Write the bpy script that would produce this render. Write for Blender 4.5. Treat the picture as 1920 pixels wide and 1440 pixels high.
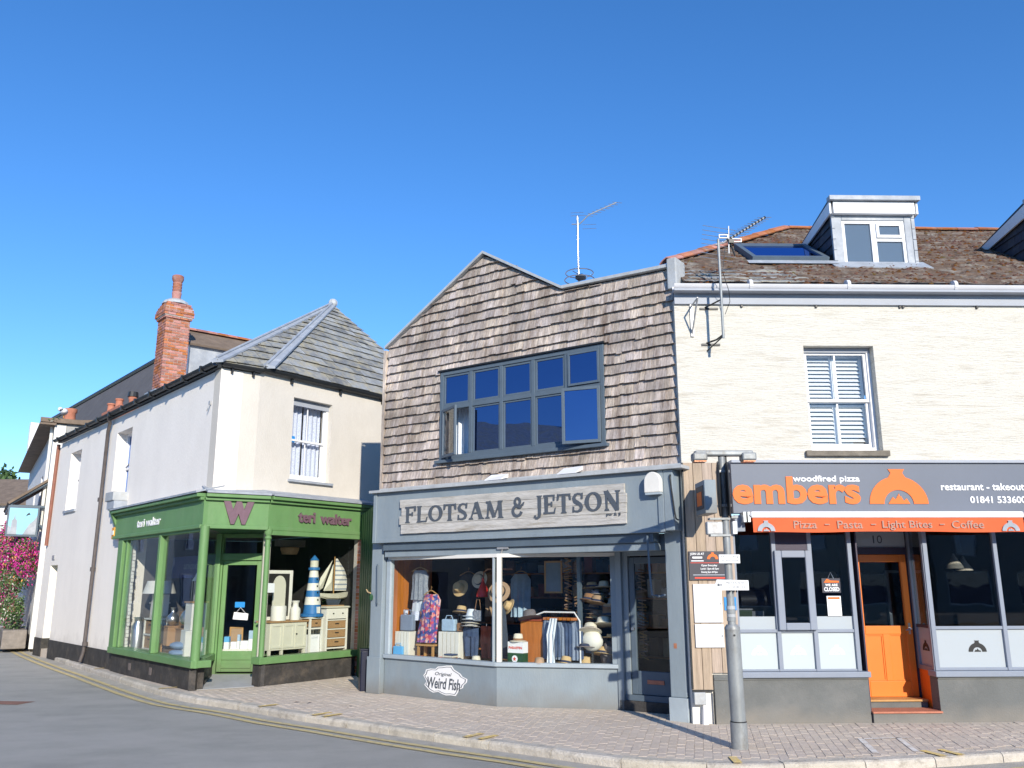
import bpy, bmesh, math, random
from mathutils import Vector, Matrix, noise
for o in list(bpy.data.objects): bpy.data.objects.remove(o)
S = bpy.context.scene
random.seed(7)
PI = math.pi
R = math.radians

# ------------------------------------------------------------------ camera
cam_d = bpy.data.cameras.new('camera'); cam = bpy.data.objects.new('camera', cam_d); S.collection.objects.link(cam)
PITCH, ROLL, EYE = 0.2277, 0.0026, 1.89
_f = Vector((0, math.cos(PITCH), math.sin(PITCH))); _r = Vector((1, 0, 0)); _d = Vector((0, math.sin(PITCH), -math.cos(PITCH)))
_r2 = _r*math.cos(ROLL) + _d*math.sin(ROLL); _d2 = _d*math.cos(ROLL) - _r*math.sin(ROLL)
_m = Matrix((_r2, -_d2, -_f)).transposed().to_4x4(); _m.translation = (0, 0, EYE)
cam.matrix_world = _m
cam_d.sensor_width = 36; cam_d.lens = 1611/1920*36; cam_d.clip_end = 3000; cam_d.clip_start = .05
S.camera = cam

# ------------------------------------------------------------------ sky, sun, exposure
SUN_AZ, SUN_EL = R(163.7), R(22)
W = bpy.data.worlds.new('World'); S.world = W; W.use_nodes = True
nt = W.node_tree; nt.nodes.clear()
sky = nt.nodes.new('ShaderNodeTexSky'); sky.sky_type = 'NISHITA'; sky.sun_disc = False
sky.sun_elevation = SUN_EL; sky.sun_rotation = SUN_AZ
sky.air_density = 1.0; sky.dust_density = 0.0; sky.ozone_density = 4.2; sky.altitude = 20
hs = nt.nodes.new('ShaderNodeHueSaturation'); hs.inputs['Saturation'].default_value = 1.18; hs.inputs['Hue'].default_value = 0.5
bg = nt.nodes.new('ShaderNodeBackground'); bg.inputs['Strength'].default_value = 0.15
wo = nt.nodes.new('ShaderNodeOutputWorld')
nt.links.new(sky.outputs[0], hs.inputs['Color']); tint = nt.nodes.new('ShaderNodeMix'); tint.data_type = 'RGBA'; tint.blend_type = 'MULTIPLY'; tint.inputs[0].default_value = 1; tint.inputs[7].default_value = (.86, .885, 1.0, 1)
nt.links.new(hs.outputs[0], tint.inputs[6]); nt.links.new(tint.outputs[2], bg.inputs[0]); nt.links.new(bg.outputs[0], wo.inputs[0])
sd = bpy.data.lights.new('sun', 'SUN'); sd.energy = 3.7; sd.angle = R(0.5); sd.color = (1.0, 0.92, 0.79)
sun = bpy.data.objects.new('sun', sd); S.collection.objects.link(sun)
_sv = Vector((math.sin(SUN_AZ)*math.cos(SUN_EL), math.cos(SUN_AZ)*math.cos(SUN_EL), math.sin(SUN_EL)))
sun.rotation_euler = _sv.to_track_quat('Z', 'Y').to_euler(); sun.location = _sv*60
S.view_settings.view_transform = 'Standard'; S.view_settings.look = 'None'; S.view_settings.gamma = 1
S.view_settings.exposure = 0.55; S.view_settings.use_curve_mapping = False

# ------------------------------------------------------------------ materials
MATS = {}
def _n(t, k, **kw):
    n = t.nodes.new(k)
    for a, b in kw.items(): setattr(n, a, b)
    return n
def mat(name, col, rough=.7, var=.15, scale=6, bump=.1, bscale=60, metal=0, piece=0, stretch=(1,1,1), dirt=None, dscale=1.2, dlo=.5, dhi=.75, spec=.4, emit=None, bstretch=None, coat=0, low=None, speck=0, sscale=260):
    """procedural paint / stone / wood: colour noise on two scales, piece = variation per object and per island, dirt = second colour in patches"""
    if name in MATS: return MATS[name]
    m = bpy.data.materials.new(name); m.use_nodes = True; t = m.node_tree; b = t.nodes['Principled BSDF']
    L = t.links.new
    tc = _n(t, 'ShaderNodeTexCoord'); geo = _n(t, 'ShaderNodeNewGeometry')
    mp = _n(t, 'ShaderNodeMapping'); mp.inputs['Scale'].default_value = stretch
    oi = _n(t, 'ShaderNodeObjectInfo')
    L(tc.outputs['Object'], mp.inputs['Vector'])
    src = mp.outputs[0]
    if piece:
        ad = _n(t, 'ShaderNodeMath', operation='ADD'); L(oi.outputs['Random'], ad.inputs[0]); L(geo.outputs['Random Per Island'], ad.inputs[1])
        fr = _n(t, 'ShaderNodeMath', operation='FRACT'); L(ad.outputs[0], fr.inputs[0])
        mu = _n(t, 'ShaderNodeMath', operation='MULTIPLY'); mu.inputs[1].default_value = 37; L(fr.outputs[0], mu.inputs[0])
        va = _n(t, 'ShaderNodeVectorMath', operation='ADD'); L(src, va.inputs[0]); L(mu.outputs[0], va.inputs[1]); src = va.outputs[0]
    n1 = _n(t, 'ShaderNodeTexNoise'); n1.inputs['Scale'].default_value = scale; n1.inputs['Detail'].default_value = 6; n1.inputs['Roughness'].default_value = .65
    L(src, n1.inputs['Vector'])
    mr = _n(t, 'ShaderNodeMapRange'); mr.inputs[1].default_value = .25; mr.inputs[2].default_value = .75; mr.inputs[3].default_value = 1-var; mr.inputs[4].default_value = 1+var
    L(n1.outputs[0], mr.inputs[0])
    c = _n(t, 'ShaderNodeMix', data_type='RGBA', blend_type='MULTIPLY'); c.inputs[0].default_value = 1; c.inputs[6].default_value = (*col, 1)
    L(mr.outputs[0], c.inputs[7]); out = c.outputs[2]
    if piece:
        hv = _n(t, 'ShaderNodeHueSaturation')
        m2 = _n(t, 'ShaderNodeMapRange'); m2.inputs[3].default_value = 1-piece; m2.inputs[4].default_value = 1+piece; L(fr.outputs[0], m2.inputs[0]); L(m2.outputs[0], hv.inputs['Value'])
        f2 = _n(t, 'ShaderNodeMath', operation='MULTIPLY'); f2.inputs[1].default_value = 7.31; L(fr.outputs[0], f2.inputs[0])
        f3 = _n(t, 'ShaderNodeMath', operation='FRACT'); L(f2.outputs[0], f3.inputs[0])
        m3 = _n(t, 'ShaderNodeMapRange'); m3.inputs[3].default_value = .5-.06*piece; m3.inputs[4].default_value = .5+.05*piece; L(f3.outputs[0], m3.inputs[0]); L(m3.outputs[0], hv.inputs['Hue'])
        m4 = _n(t, 'ShaderNodeMapRange'); m4.inputs[3].default_value = 1-piece; m4.inputs[4].default_value = 1+piece; L(f3.outputs[0], m4.inputs[0]); L(m4.outputs[0], hv.inputs['Saturation'])
        L(out, hv.inputs['Color']); out = hv.outputs[0]
    if speck:
        n9 = _n(t, 'ShaderNodeTexNoise'); n9.inputs['Scale'].default_value = sscale; n9.inputs['Detail'].default_value = 2; L(tc.outputs['Object'], n9.inputs['Vector'])
        m9 = _n(t, 'ShaderNodeMapRange'); m9.inputs[1].default_value = .3; m9.inputs[2].default_value = .7; m9.inputs[3].default_value = 1-speck; m9.inputs[4].default_value = 1+speck; L(n9.outputs[0], m9.inputs[0])
        c9 = _n(t, 'ShaderNodeMix', data_type='RGBA', blend_type='MULTIPLY'); c9.inputs[0].default_value = 1; L(out, c9.inputs[6]); L(m9.outputs[0], c9.inputs[7]); out = c9.outputs[2]
    if dirt:
        n3 = _n(t, 'ShaderNodeTexNoise'); n3.inputs['Scale'].default_value = dscale; n3.inputs['Detail'].default_value = 8; n3.inputs['Roughness'].default_value = .7
        L(mp.outputs[0], n3.inputs['Vector'])
        m5 = _n(t, 'ShaderNodeMapRange'); m5.inputs[1].default_value = dlo; m5.inputs[2].default_value = dhi; L(n3.outputs[0], m5.inputs[0])
        d = _n(t, 'ShaderNodeMix', data_type='RGBA'); L(m5.outputs[0], d.inputs[0]); L(out, d.inputs[6]); d.inputs[7].default_value = (*dirt, 1); out = d.outputs[2]
    if low:   # grime near the foot of a wall: (height, colour) in object space
        sx = _n(t, 'ShaderNodeSeparateXYZ'); L(tc.outputs['Object'], sx.inputs[0])
        n4 = _n(t, 'ShaderNodeTexNoise'); n4.inputs['Scale'].default_value = 3; n4.inputs['Detail'].default_value = 6; L(tc.outputs['Object'], n4.inputs['Vector'])
        aa = _n(t, 'ShaderNodeMath', operation='MULTIPLY_ADD'); L(n4.outputs[0], aa.inputs[0]); aa.inputs[1].default_value = -low[0]*1.6; L(sx.outputs[2], aa.inputs[2])
        m6 = _n(t, 'ShaderNodeMapRange'); m6.inputs[1].default_value = -low[0]*.9; m6.inputs[2].default_value = low[0]*.3; m6.inputs[3].default_value = .8; m6.inputs[4].default_value = 0; L(aa.outputs[0], m6.inputs[0])
        d = _n(t, 'ShaderNodeMix', data_type='RGBA'); L(m6.outputs[0], d.inputs[0]); L(out, d.inputs[6]); d.inputs[7].default_value = (*low[1], 1); out = d.outputs[2]
    L(out, b.inputs['Base Color'])
    b.inputs['Roughness'].default_value = rough; b.inputs['Metallic'].default_value = metal; b.inputs['Specular IOR Level'].default_value = spec
    if coat: b.inputs['Coat Weight'].default_value = coat
    if emit: b.inputs['Emission Color'].default_value = (*emit[0], 1); b.inputs['Emission Strength'].default_value = emit[1]
    if bump:
        n2 = _n(t, 'ShaderNodeTexNoise'); n2.inputs['Scale'].default_value = bscale; n2.inputs['Detail'].default_value = 4
        if bstretch:
            mp2 = _n(t, 'ShaderNodeMapping'); mp2.inputs['Scale'].default_value = bstretch; L(tc.outputs['Object'], mp2.inputs['Vector']); L(mp2.outputs[0], n2.inputs['Vector'])
        else: L(src, n2.inputs['Vector'])
        bp = _n(t, 'ShaderNodeBump'); bp.inputs['Strength'].default_value = bump; bp.inputs['Distance'].default_value = .02
        L(n2.outputs[0], bp.inputs['Height']); L(bp.outputs[0], b.inputs['Normal'])
    MATS[name] = m; return m
def glass(name, tint=(.9,.93,.93), refl=1.0, base=.04, frost=0, fcol=(.8,.85,.85), wav=.0012, gcol=(1,1,1)):
    if name in MATS: return MATS[name]
    m = bpy.data.materials.new(name); m.use_nodes = True; t = m.node_tree; t.nodes.clear(); L = t.links.new
    tr = _n(t, 'ShaderNodeBsdfTransparent'); tr.inputs[0].default_value = (*tint, 1)
    gl = _n(t, 'ShaderNodeBsdfGlossy'); gl.inputs['Roughness'].default_value = .01; gl.inputs[0].default_value = (*gcol, 1)
    g_ = _n(t, 'ShaderNodeNewGeometry'); dt = _n(t, 'ShaderNodeVectorMath', operation='DOT_PRODUCT'); L(g_.outputs['Normal'], dt.inputs[0]); L(g_.outputs['Incoming'], dt.inputs[1])
    ab = _n(t, 'ShaderNodeMath', operation='ABSOLUTE'); L(dt.outputs['Value'], ab.inputs[0]); su = _n(t, 'ShaderNodeMath', operation='SUBTRACT'); su.inputs[0].default_value = 1; su.use_clamp = True; L(ab.outputs[0], su.inputs[1])
    pw_ = _n(t, 'ShaderNodeMath', operation='POWER'); pw_.inputs[1].default_value = 4.2; L(su.outputs[0], pw_.inputs[0])
    ma = _n(t, 'ShaderNodeMath', operation='MULTIPLY_ADD'); ma.inputs[1].default_value = refl; ma.inputs[2].default_value = base; ma.use_clamp = True
    tc = _n(t, 'ShaderNodeTexCoord'); no = _n(t, 'ShaderNodeTexNoise'); no.inputs['Scale'].default_value = 1.7; no.inputs['Detail'].default_value = 1
    bp = _n(t, 'ShaderNodeBump'); bp.inputs['Strength'].default_value = 1; bp.inputs['Distance'].default_value = wav
    L(tc.outputs['Object'], no.inputs['Vector']); L(no.outputs[0], bp.inputs['Height']); L(bp.outputs[0], gl.inputs['Normal'])
    L(pw_.outputs[0], ma.inputs[0])
    mx = _n(t, 'ShaderNodeMixShader'); L(ma.outputs[0], mx.inputs[0]); L(gl.outputs[0], mx.inputs[2])
    if frost:
        df = _n(t, 'ShaderNodeBsdfDiffuse'); df.inputs[0].default_value = (*fcol, 1)
        m2 = _n(t, 'ShaderNodeMixShader'); m2.inputs[0].default_value = frost; L(tr.outputs[0], m2.inputs[1]); L(df.outputs[0], m2.inputs[2]); L(m2.outputs[0], mx.inputs[1])
    else: L(tr.outputs[0], mx.inputs[1])
    o = _n(t, 'ShaderNodeOutputMaterial'); L(mx.outputs[0], o.inputs[0]); MATS[name] = m; return m
def leafmat(name, cols, pos, scale=9):
    """colour per leaf island from a ramp"""
    m = bpy.data.materials.new(name); m.use_nodes = True; t = m.node_tree; b = t.nodes['Principled BSDF']; L = t.links.new
    g = _n(t, 'ShaderNodeNewGeometry'); cr = _n(t, 'ShaderNodeValToRGB'); cr.color_ramp.interpolation = 'CONSTANT'
    e = cr.color_ramp.elements
    while len(e) < len(cols): e.new(.5)
    for k, (c, p) in enumerate(zip(cols, pos)): e[k].position = p; e[k].color = (*c, 1)
    L(g.outputs['Random Per Island'], cr.inputs[0]); L(cr.outputs[0], b.inputs['Base Color']); b.inputs['Roughness'].default_value = .6
    MATS[name] = m; return m
def fabric(name, cols, scale=30, thr=.5, kind='noise'):
    m = bpy.data.materials.new(name); m.use_nodes = True; t = m.node_tree; b = t.nodes['Principled BSDF']; L = t.links.new
    tc = _n(t, 'ShaderNodeTexCoord')
    cr = _n(t, 'ShaderNodeValToRGB'); cr.color_ramp.interpolation = 'CONSTANT'; e = cr.color_ramp.elements
    while len(e) < len(cols): e.new(.5)
    for k, c in enumerate(cols): e[k].position = k/len(cols); e[k].color = (*c, 1)
    if kind == 'vor':
        n = _n(t, 'ShaderNodeTexVoronoi'); n.inputs['Scale'].default_value = scale; sp = _n(t, 'ShaderNodeSeparateColor'); L(n.outputs['Color'], sp.inputs[0]); v = sp.outputs[0]
    elif kind == 'stripe':
        n = _n(t, 'ShaderNodeTexWave'); n.bands_direction = 'Z'; n.inputs['Scale'].default_value = scale; n.inputs['Distortion'].default_value = .3; v = n.outputs[1]
    else:
        n = _n(t, 'ShaderNodeTexNoise'); n.inputs['Scale'].default_value = scale; n.inputs['Detail'].default_value = 3
        q = _n(t, 'ShaderNodeMapRange'); q.inputs[1].default_value = .3; q.inputs[2].default_value = .7; L(n.outputs[0], q.inputs[0]); v = q.outputs[0]
    L(tc.outputs['Object'], n.inputs['Vector']); L(v, cr.inputs[0]); L(cr.outputs[0], b.inputs['Base Color']); b.inputs['Roughness'].default_value = .9
    MATS[name] = m; return m

M = MATS
mat('stucco_cream', (.64,.60,.53), .9, .07, 1.5, .3, 28, stretch=(1,1,.6), dirt=(.55,.51,.44), dscale=1.1, dlo=.5, dhi=.95, speck=.04, sscale=90, low=(.5,(.55,.52,.47)))
mat('stucco_white', (.90,.845,.765), .9, .04, 1.0, .25, 26, stretch=(1,1,.55), dirt=(.78,.73,.66), dscale=.9, dlo=.48, dhi=.95, speck=.04, sscale=90, low=(.6,(.52,.48,.43)))
mat('render_cream', (.62,.595,.525), .9, .09, 4, .9, 20, stretch=(.4,1,4.5), bstretch=(.35,1,3.2), dirt=(.40,.35,.27), dscale=3.2, dlo=.535, dhi=.78, speck=.05, sscale=45)
mat('plinth_black', (.045,.042,.04), .75, .5, 5, .4, 30, dirt=(.12,.10,.08), dscale=3, dlo=.5, dhi=.75)
mat('green_paint', (.135,.27,.10), .5, .12, 3, .15, 45, stretch=(1,1,.5), dirt=(.185,.29,.135), dscale=2.5, dlo=.48, dhi=.85, low=(.45,(.12,.15,.08)))
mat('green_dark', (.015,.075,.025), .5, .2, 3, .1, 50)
mat('bluegrey_paint', (.235,.285,.32), .6, .12, 2.5, .15, 40, stretch=(1.2,1.2,.35), dirt=(.275,.315,.335), dscale=2.0, dlo=.48, dhi=.8, low=(.3,(.20,.195,.18)))
mat('bluegrey_light', (.36,.42,.46), .6, .12, 3, .1, 50)
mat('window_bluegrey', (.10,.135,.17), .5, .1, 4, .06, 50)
mat('shingle_wood', (.50,.43,.375), .9, .45, 12, .8, 40, piece=.22, stretch=(3,1,.3), dirt=(.17,.115,.085), dscale=2.6, dlo=.47, dhi=.72, speck=.34, sscale=1.5, bstretch=(4,1,.2))
mat('shingle_back', (.06,.05,.045), .9)
mat('plank_wood', (.44,.35,.27), .85, .3, 6, .4, 25, piece=.2, stretch=(4,1,.35), dirt=(.2,.14,.10), dscale=2.5, dlo=.56, dhi=.8)
mat('signboard_wood', (.52,.50,.46), .85, .3, 5, .5, 25, piece=.10, stretch=(.5,1,4), dirt=(.25,.21,.14), dscale=2.2, dlo=.52, dhi=.76)
mat('orange_wood', (.48,.17,.05), .6, .3, 5, .2, 20, piece=.1, stretch=(3,3,.25))
mat('pine', (.50,.28,.10), .6, .2, 5, .1, 20, stretch=(1,1,.3))
mat('lead', (.33,.36,.40), .55, .2, 4, .15, 20, dirt=(.5,.52,.54), dscale=3)
mat('lead_light', (.42,.44,.45), .6, .18, 5, .15, 20, dirt=(.38,.38,.36), dscale=6)
mat('slate_mix', (.26,.27,.27), .7, .35, 9, .6, 30, piece=.38, dirt=(.40,.36,.25), dscale=4.5, dlo=.46, dhi=.66)
mat('slate_plain', (.27,.27,.30), .7, .15, 3, .2, 20, piece=.12)
mat('slate_dark', (.035,.04,.055), .6, .3, 6, .2, 20, piece=.3)
mat('moss_roof', (.12,.082,.058), .95, .6, 5, .9, 28, dirt=(.25,.225,.19), dscale=3.2, dlo=.5, dhi=.66)
mat('moss', (.105,.045,.024), .98, .6, 18, .9, 60, piece=.35, dirt=(.13,.12,.035), dscale=4, dlo=.55, dhi=.7)
mat('ridge_tile', (.42,.17,.10), .85, .25, 6, .3, 30, piece=.2, dirt=(.40,.33,.26), dscale=5, dlo=.52, dhi=.8)
mat('brick', (.42,.17,.11), .9, .22, 12, .5, 60, piece=.25, dirt=(.48,.40,.36), dscale=6, dlo=.52, dhi=.9)
mat('mortar', (.50,.46,.42), .95, .2, 20, .3, 60)
mat('terracotta', (.48,.19,.12), .85, .2, 10, .3, 40)
mat('white_paint', (.80,.80,.80), .5, .04, 4, .05, 40)
mat('offwhite', (.76,.74,.68), .6, .08, 4, .1, 40)
mat('gutter_white', (.66,.66,.68), .4, .06, 2, 0)
mat('fascia_grey', (.36,.385,.43), .6, .06, 2, .05)
mat('black_metal', (.022,.024,.026), .45, .2, 5, .1, 30)
mat('drainpipe', (.10,.085,.08), .6, .3, 5, .1, 30)
mat('grey_metal', (.42,.43,.44), .45, .25, 9, .1, 30, metal=.3, dirt=(.25,.22,.19), dscale=4)
mat('galvanised', (.30,.32,.325), .5, .25, 5, .15, 25, metal=.25, dirt=(.20,.19,.17), dscale=3.5, dlo=.5, dhi=.7, stretch=(1,1,.5))
mat('steel', (.62,.63,.63), .3, .1, 8, 0, metal=.9)
mat('embers_grey', (.135,.155,.195), .5, .05, 2, .02)
mat('embers_frame', (.24,.275,.335), .5, .06, 3, .04)
mat('embers_riser', (.14,.147,.143), .85, .12, 2, .2, 40, dirt=(.20,.20,.19), dscale=1.8, dlo=.48, dhi=.8, low=(.22,(.24,.22,.19)), speck=.05, sscale=120)
mat('purple_dark', (.05,.04,.065), .5, .1)
mat('orange_paint', (.80,.20,.022), .4, .05, 3, .03, spec=.5)
mat('orange_print', (.78,.15,.012), .5, .02, 3, 0)
mat('orange_canvas', (.74,.125,.04), .8, .06, 3, .08, 90)
mat('canvas_print', (.42,.26,.20), .8, .15, 20, 0)
mat('white_print', (.85,.85,.85), .5, 0, 3, 0)
mat('black_print', (.02,.02,.02), .5, 0, 3, 0)
mat('grey_print', (.08,.095,.115), .6, .1, 10, .05)
mat('plum_metal', (.17,.10,.125), .45, .15, 10, .1)
mat('red_print', (.7,.06,.03), .5, 0, 3, 0)
mat('poster_dark', (.045,.045,.06), .5, .05, 3, 0)
mat('paper', (.86,.87,.88), .6, .02, 3, 0)
mat('paper_ink', (.50,.53,.58), .6, .1, 30, 0)
mat('blue_print', (.02,.25,.62), .5, .05, 3, 0)
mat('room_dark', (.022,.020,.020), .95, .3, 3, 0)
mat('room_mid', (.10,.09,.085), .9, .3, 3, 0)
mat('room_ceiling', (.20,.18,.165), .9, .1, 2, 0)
mat('floor_boards', (.22,.15,.10), .7, .2, 4, .1, stretch=(1,.2,1))
mat('asphalt', (.40,.39,.355), .92, .15, 1.6, .9, 190, stretch=(.7,1,1), dirt=(.48,.465,.425), dscale=.55, dlo=.44, dhi=.7, speck=.38, sscale=210)
mat('paver', (.60,.505,.41), .9, .12, 14, .35, 70, piece=.04, dirt=(.64,.56,.46), dscale=1.1, dlo=.45, dhi=.75, speck=.12, sscale=200)
mat('paver_joint', (.60,.52,.42), .95, .2, 30, .3, 80)
mat('pavement_concrete', (.60,.51,.415), .92, .16, 2.2, .5, 90, speck=.16, sscale=240, dirt=(.60,.54,.46), dscale=.9, dlo=.45, dhi=.75)
mat('kerb_stone', (.52,.475,.40), .9, .2, 8, .6, 40, speck=.15, sscale=200, piece=.09, dirt=(.26,.23,.19), dscale=5, dlo=.53, dhi=.75)
mat('channel', (.44,.41,.35), .92, .18, 4, .5, 60, speck=.2, sscale=240, dirt=(.25,.23,.2), dscale=2.5, dlo=.55, dhi=.8)
mat('yellow_line', (.62,.50,.24), .85, .12, 10, .2, 60, dirt=(.33,.30,.25), dscale=9, dlo=.5, dhi=.68)
mat('yellow_bright', (.80,.58,.20), .85, .12, 10, .2, 60, dirt=(.62,.52,.36), dscale=14, dlo=.5, dhi=.66)
mat('chalk', (.78,.74,.68), .9, .1, 10, 0, dirt=(.60,.52,.43), dscale=12, dlo=.45, dhi=.6)
mat('iron_cover', (.18,.15,.14), .8, .3, 15, .4, 60)
mat('ramp_grey', (.36,.37,.38), .9, .15, 3, .2, 50)
mat('earth', (.16,.13,.09), .95)
mat('gold_straw', (.62,.44,.22), .85, .12, 30, .3, 90)
mat('cream_straw', (.78,.72,.58), .85, .08, 30, .3, 90)
mat('brown_felt', (.30,.16,.08), .9, .1, 10, .1)
mat('grey_felt', (.17,.15,.15), .9, .1, 10, .1)
mat('tan_felt', (.40,.27,.17), .9, .1, 10, .1)
mat('denim', (.055,.085,.16), .9, .3, 12, .2, 60)
mat('denim_dark', (.03,.04,.08), .9, .25, 12, .2, 60)
mat('rust_cloth', (.36,.075,.035), .9, .2, 10, .2, 40)
mat('slate_cloth', (.05,.065,.09), .9, .2, 10, .2, 40)
mat('pale_cloth', (.72,.77,.82), .9, .08, 8, .2, 40)
mat('blue_bag', (.12,.42,.75), .7, .1, 8, .1)
mat('lightblue_bag', (.38,.52,.66), .8, .15, 20, .1)
mat('greyblue_bag', (.22,.27,.36), .8, .2, 30, .1)
mat('white_furniture', (.80,.78,.70), .55, .05, 4, .05)
mat('cream_furniture', (.66,.64,.52), .55, .05, 4, .05)
mat('wicker', (.42,.25,.12), .8, .3, 60, .6, 90)
mat('cardboard', (.46,.28,.15), .85, .1, 5, .05)
mat('cushion_blue', (.25,.36,.52), .9, .1, 8, .2, 50)
mat('lighthouse_blue', (.03,.17,.42), .5, .1, 6, .05)
mat('reflected_sign_blue', (.008,.03,.16), .5, .05)
mat('reflection_and_print', (.20,.26,.33), .6)
mat('red_enamel', (.65,.03,.02), .3, .05)
mat('copper', (.35,.17,.10), .4, .1, metal=.6)
mat('bin_blue', (.006,.009,.03), .4, .1)
mat('amber', (.75,.33,.03), .4, .05)
mat('red_pipe', (.25,.10,.065), .6, .2)
mat('far_wall_grey', (.38,.38,.37), .9, .1, 2, .2)
mat('far_wall_white', (.74,.73,.70), .9, .08, 2, .1)
mat('far_roof', (.20,.15,.11), .9, .3, 3, .3)
mat('bark', (.06,.045,.03), .95, .3)
mat('pot_stone', (.25,.22,.19), .9, .3)
mat('shutter_white', (.80,.82,.80), .5, .03)
mat('sill_stone', (.20,.175,.14), .9, .3, 10, .3)
mat('sign_sky', (.30,.62,.80), .6, .05)
mat('gull_white', (.80,.80,.80), .8, .03)
mat('gull_grey', (.38,.40,.43), .8, .03)
mat('string_wood', (.32,.19,.10), .85, .3, piece=.3)
mat('rust_spot', (.38,.16,.09), .9, .2, 20, 0)
fabric('lace', [(.62,.66,.78), (.74,.77,.85), (.52,.57,.72)], 45)
fabric('speckle_grey', [(.10,.12,.15), (.32,.35,.40), (.16,.18,.22), (.5,.52,.55)], 60)
fabric('floral', [(.55,.08,.12), (.06,.08,.28), (.70,.45,.42), (.10,.16,.40), (.75,.30,.25), (.30,.10,.30)], 22, kind='vor')
fabric('striped_hat', [(.05,.06,.10), (.75,.72,.65)], 26, kind='stripe')
fabric('sail_stripe', [(.74,.72,.64), (.74,.72,.64), (.74,.72,.64), (.28,.32,.38)], 3.2, kind='stripe')
glass('glass_shop', (.96,.975,.97), .55, .03)
glass('glass_upper', (.12,.14,.18), 1.0, .30, gcol=(.34,.50,.95), wav=.002)
glass('glass_house', (.95,.96,.97), .7, .04)
glass('glass_dark', (.62,.64,.66), .9, .05)
glass('glass_frosted', (.9,.95,.95), .5, .02, frost=.93, fcol=(.55,.61,.62))
glass('glass_frosted_grey', (.9,.95,.95), .5, .02, frost=.80, fcol=(.52,.57,.60))
glass('glass_dormer', (.5,.55,.6), .9, .05, frost=.5, fcol=(.20,.27,.35))
leafmat('leaf_tree', [(.02,.05,.012), (.04,.09,.02), (.07,.13,.03)], [0,.4,.8])
leafmat('leaf_flower', [(.05,.10,.03), (.12,.20,.06), (.62,.03,.28), (.75,.08,.40), (.75,.33,.10), (.50,.02,.12), (.75,.70,.62)], [0,.22,.38,.60,.82,.88,.94])
leafmat('leaf_green', [(.05,.11,.03), (.10,.19,.06), (.17,.25,.10), (.55,.10,.22), (.60,.58,.50)], [0,.3,.55,.84,.92])

# ------------------------------------------------------------------ object helpers
COL = S.collection
WM = {}                                    # world matrix per object name
def world(o): return WM.get(o.name, Matrix.Identity(4))
def frame(x, y, azd):
    """facade frame: x runs along the facade (to the right as one faces it), y runs inwards, z up"""
    a = R(azd); u = Vector((math.sin(a), math.cos(a), 0)); n = Vector((-u.y, u.x, 0))
    m = Matrix((( u.x, n.x, 0, x), (u.y, n.y, 0, y), (0, 0, 1, 0), (0, 0, 0, 1))); return m
ID = Matrix.Identity(4)
def T(x, y, z, rz=0, rx=0, ry=0, s=1):
    return Matrix.Translation((x, y, z)) @ Matrix.Rotation(rz, 4, 'Z') @ Matrix.Rotation(rx, 4, 'X') @ Matrix.Rotation(ry, 4, 'Y') @ Matrix.Scale(s, 4)
def tag(o, label=None, cat=None, group=None, kind=None):
    if label: o['label'] = label
    if cat: o['category'] = cat
    if group: o['group'] = group
    if kind: o['kind'] = kind
    return o
def thing(name, label, cat, fr, loc=(0,0,0), rz=0, group=None):
    o = bpy.data.objects.new(name, None); COL.objects.link(o); o.empty_display_size = .2
    m = fr @ Matrix.Translation(loc) @ Matrix.Rotation(rz, 4, 'Z'); o.matrix_world = m; WM[o.name] = m.copy()
    return tag(o, label, cat, group)
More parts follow.
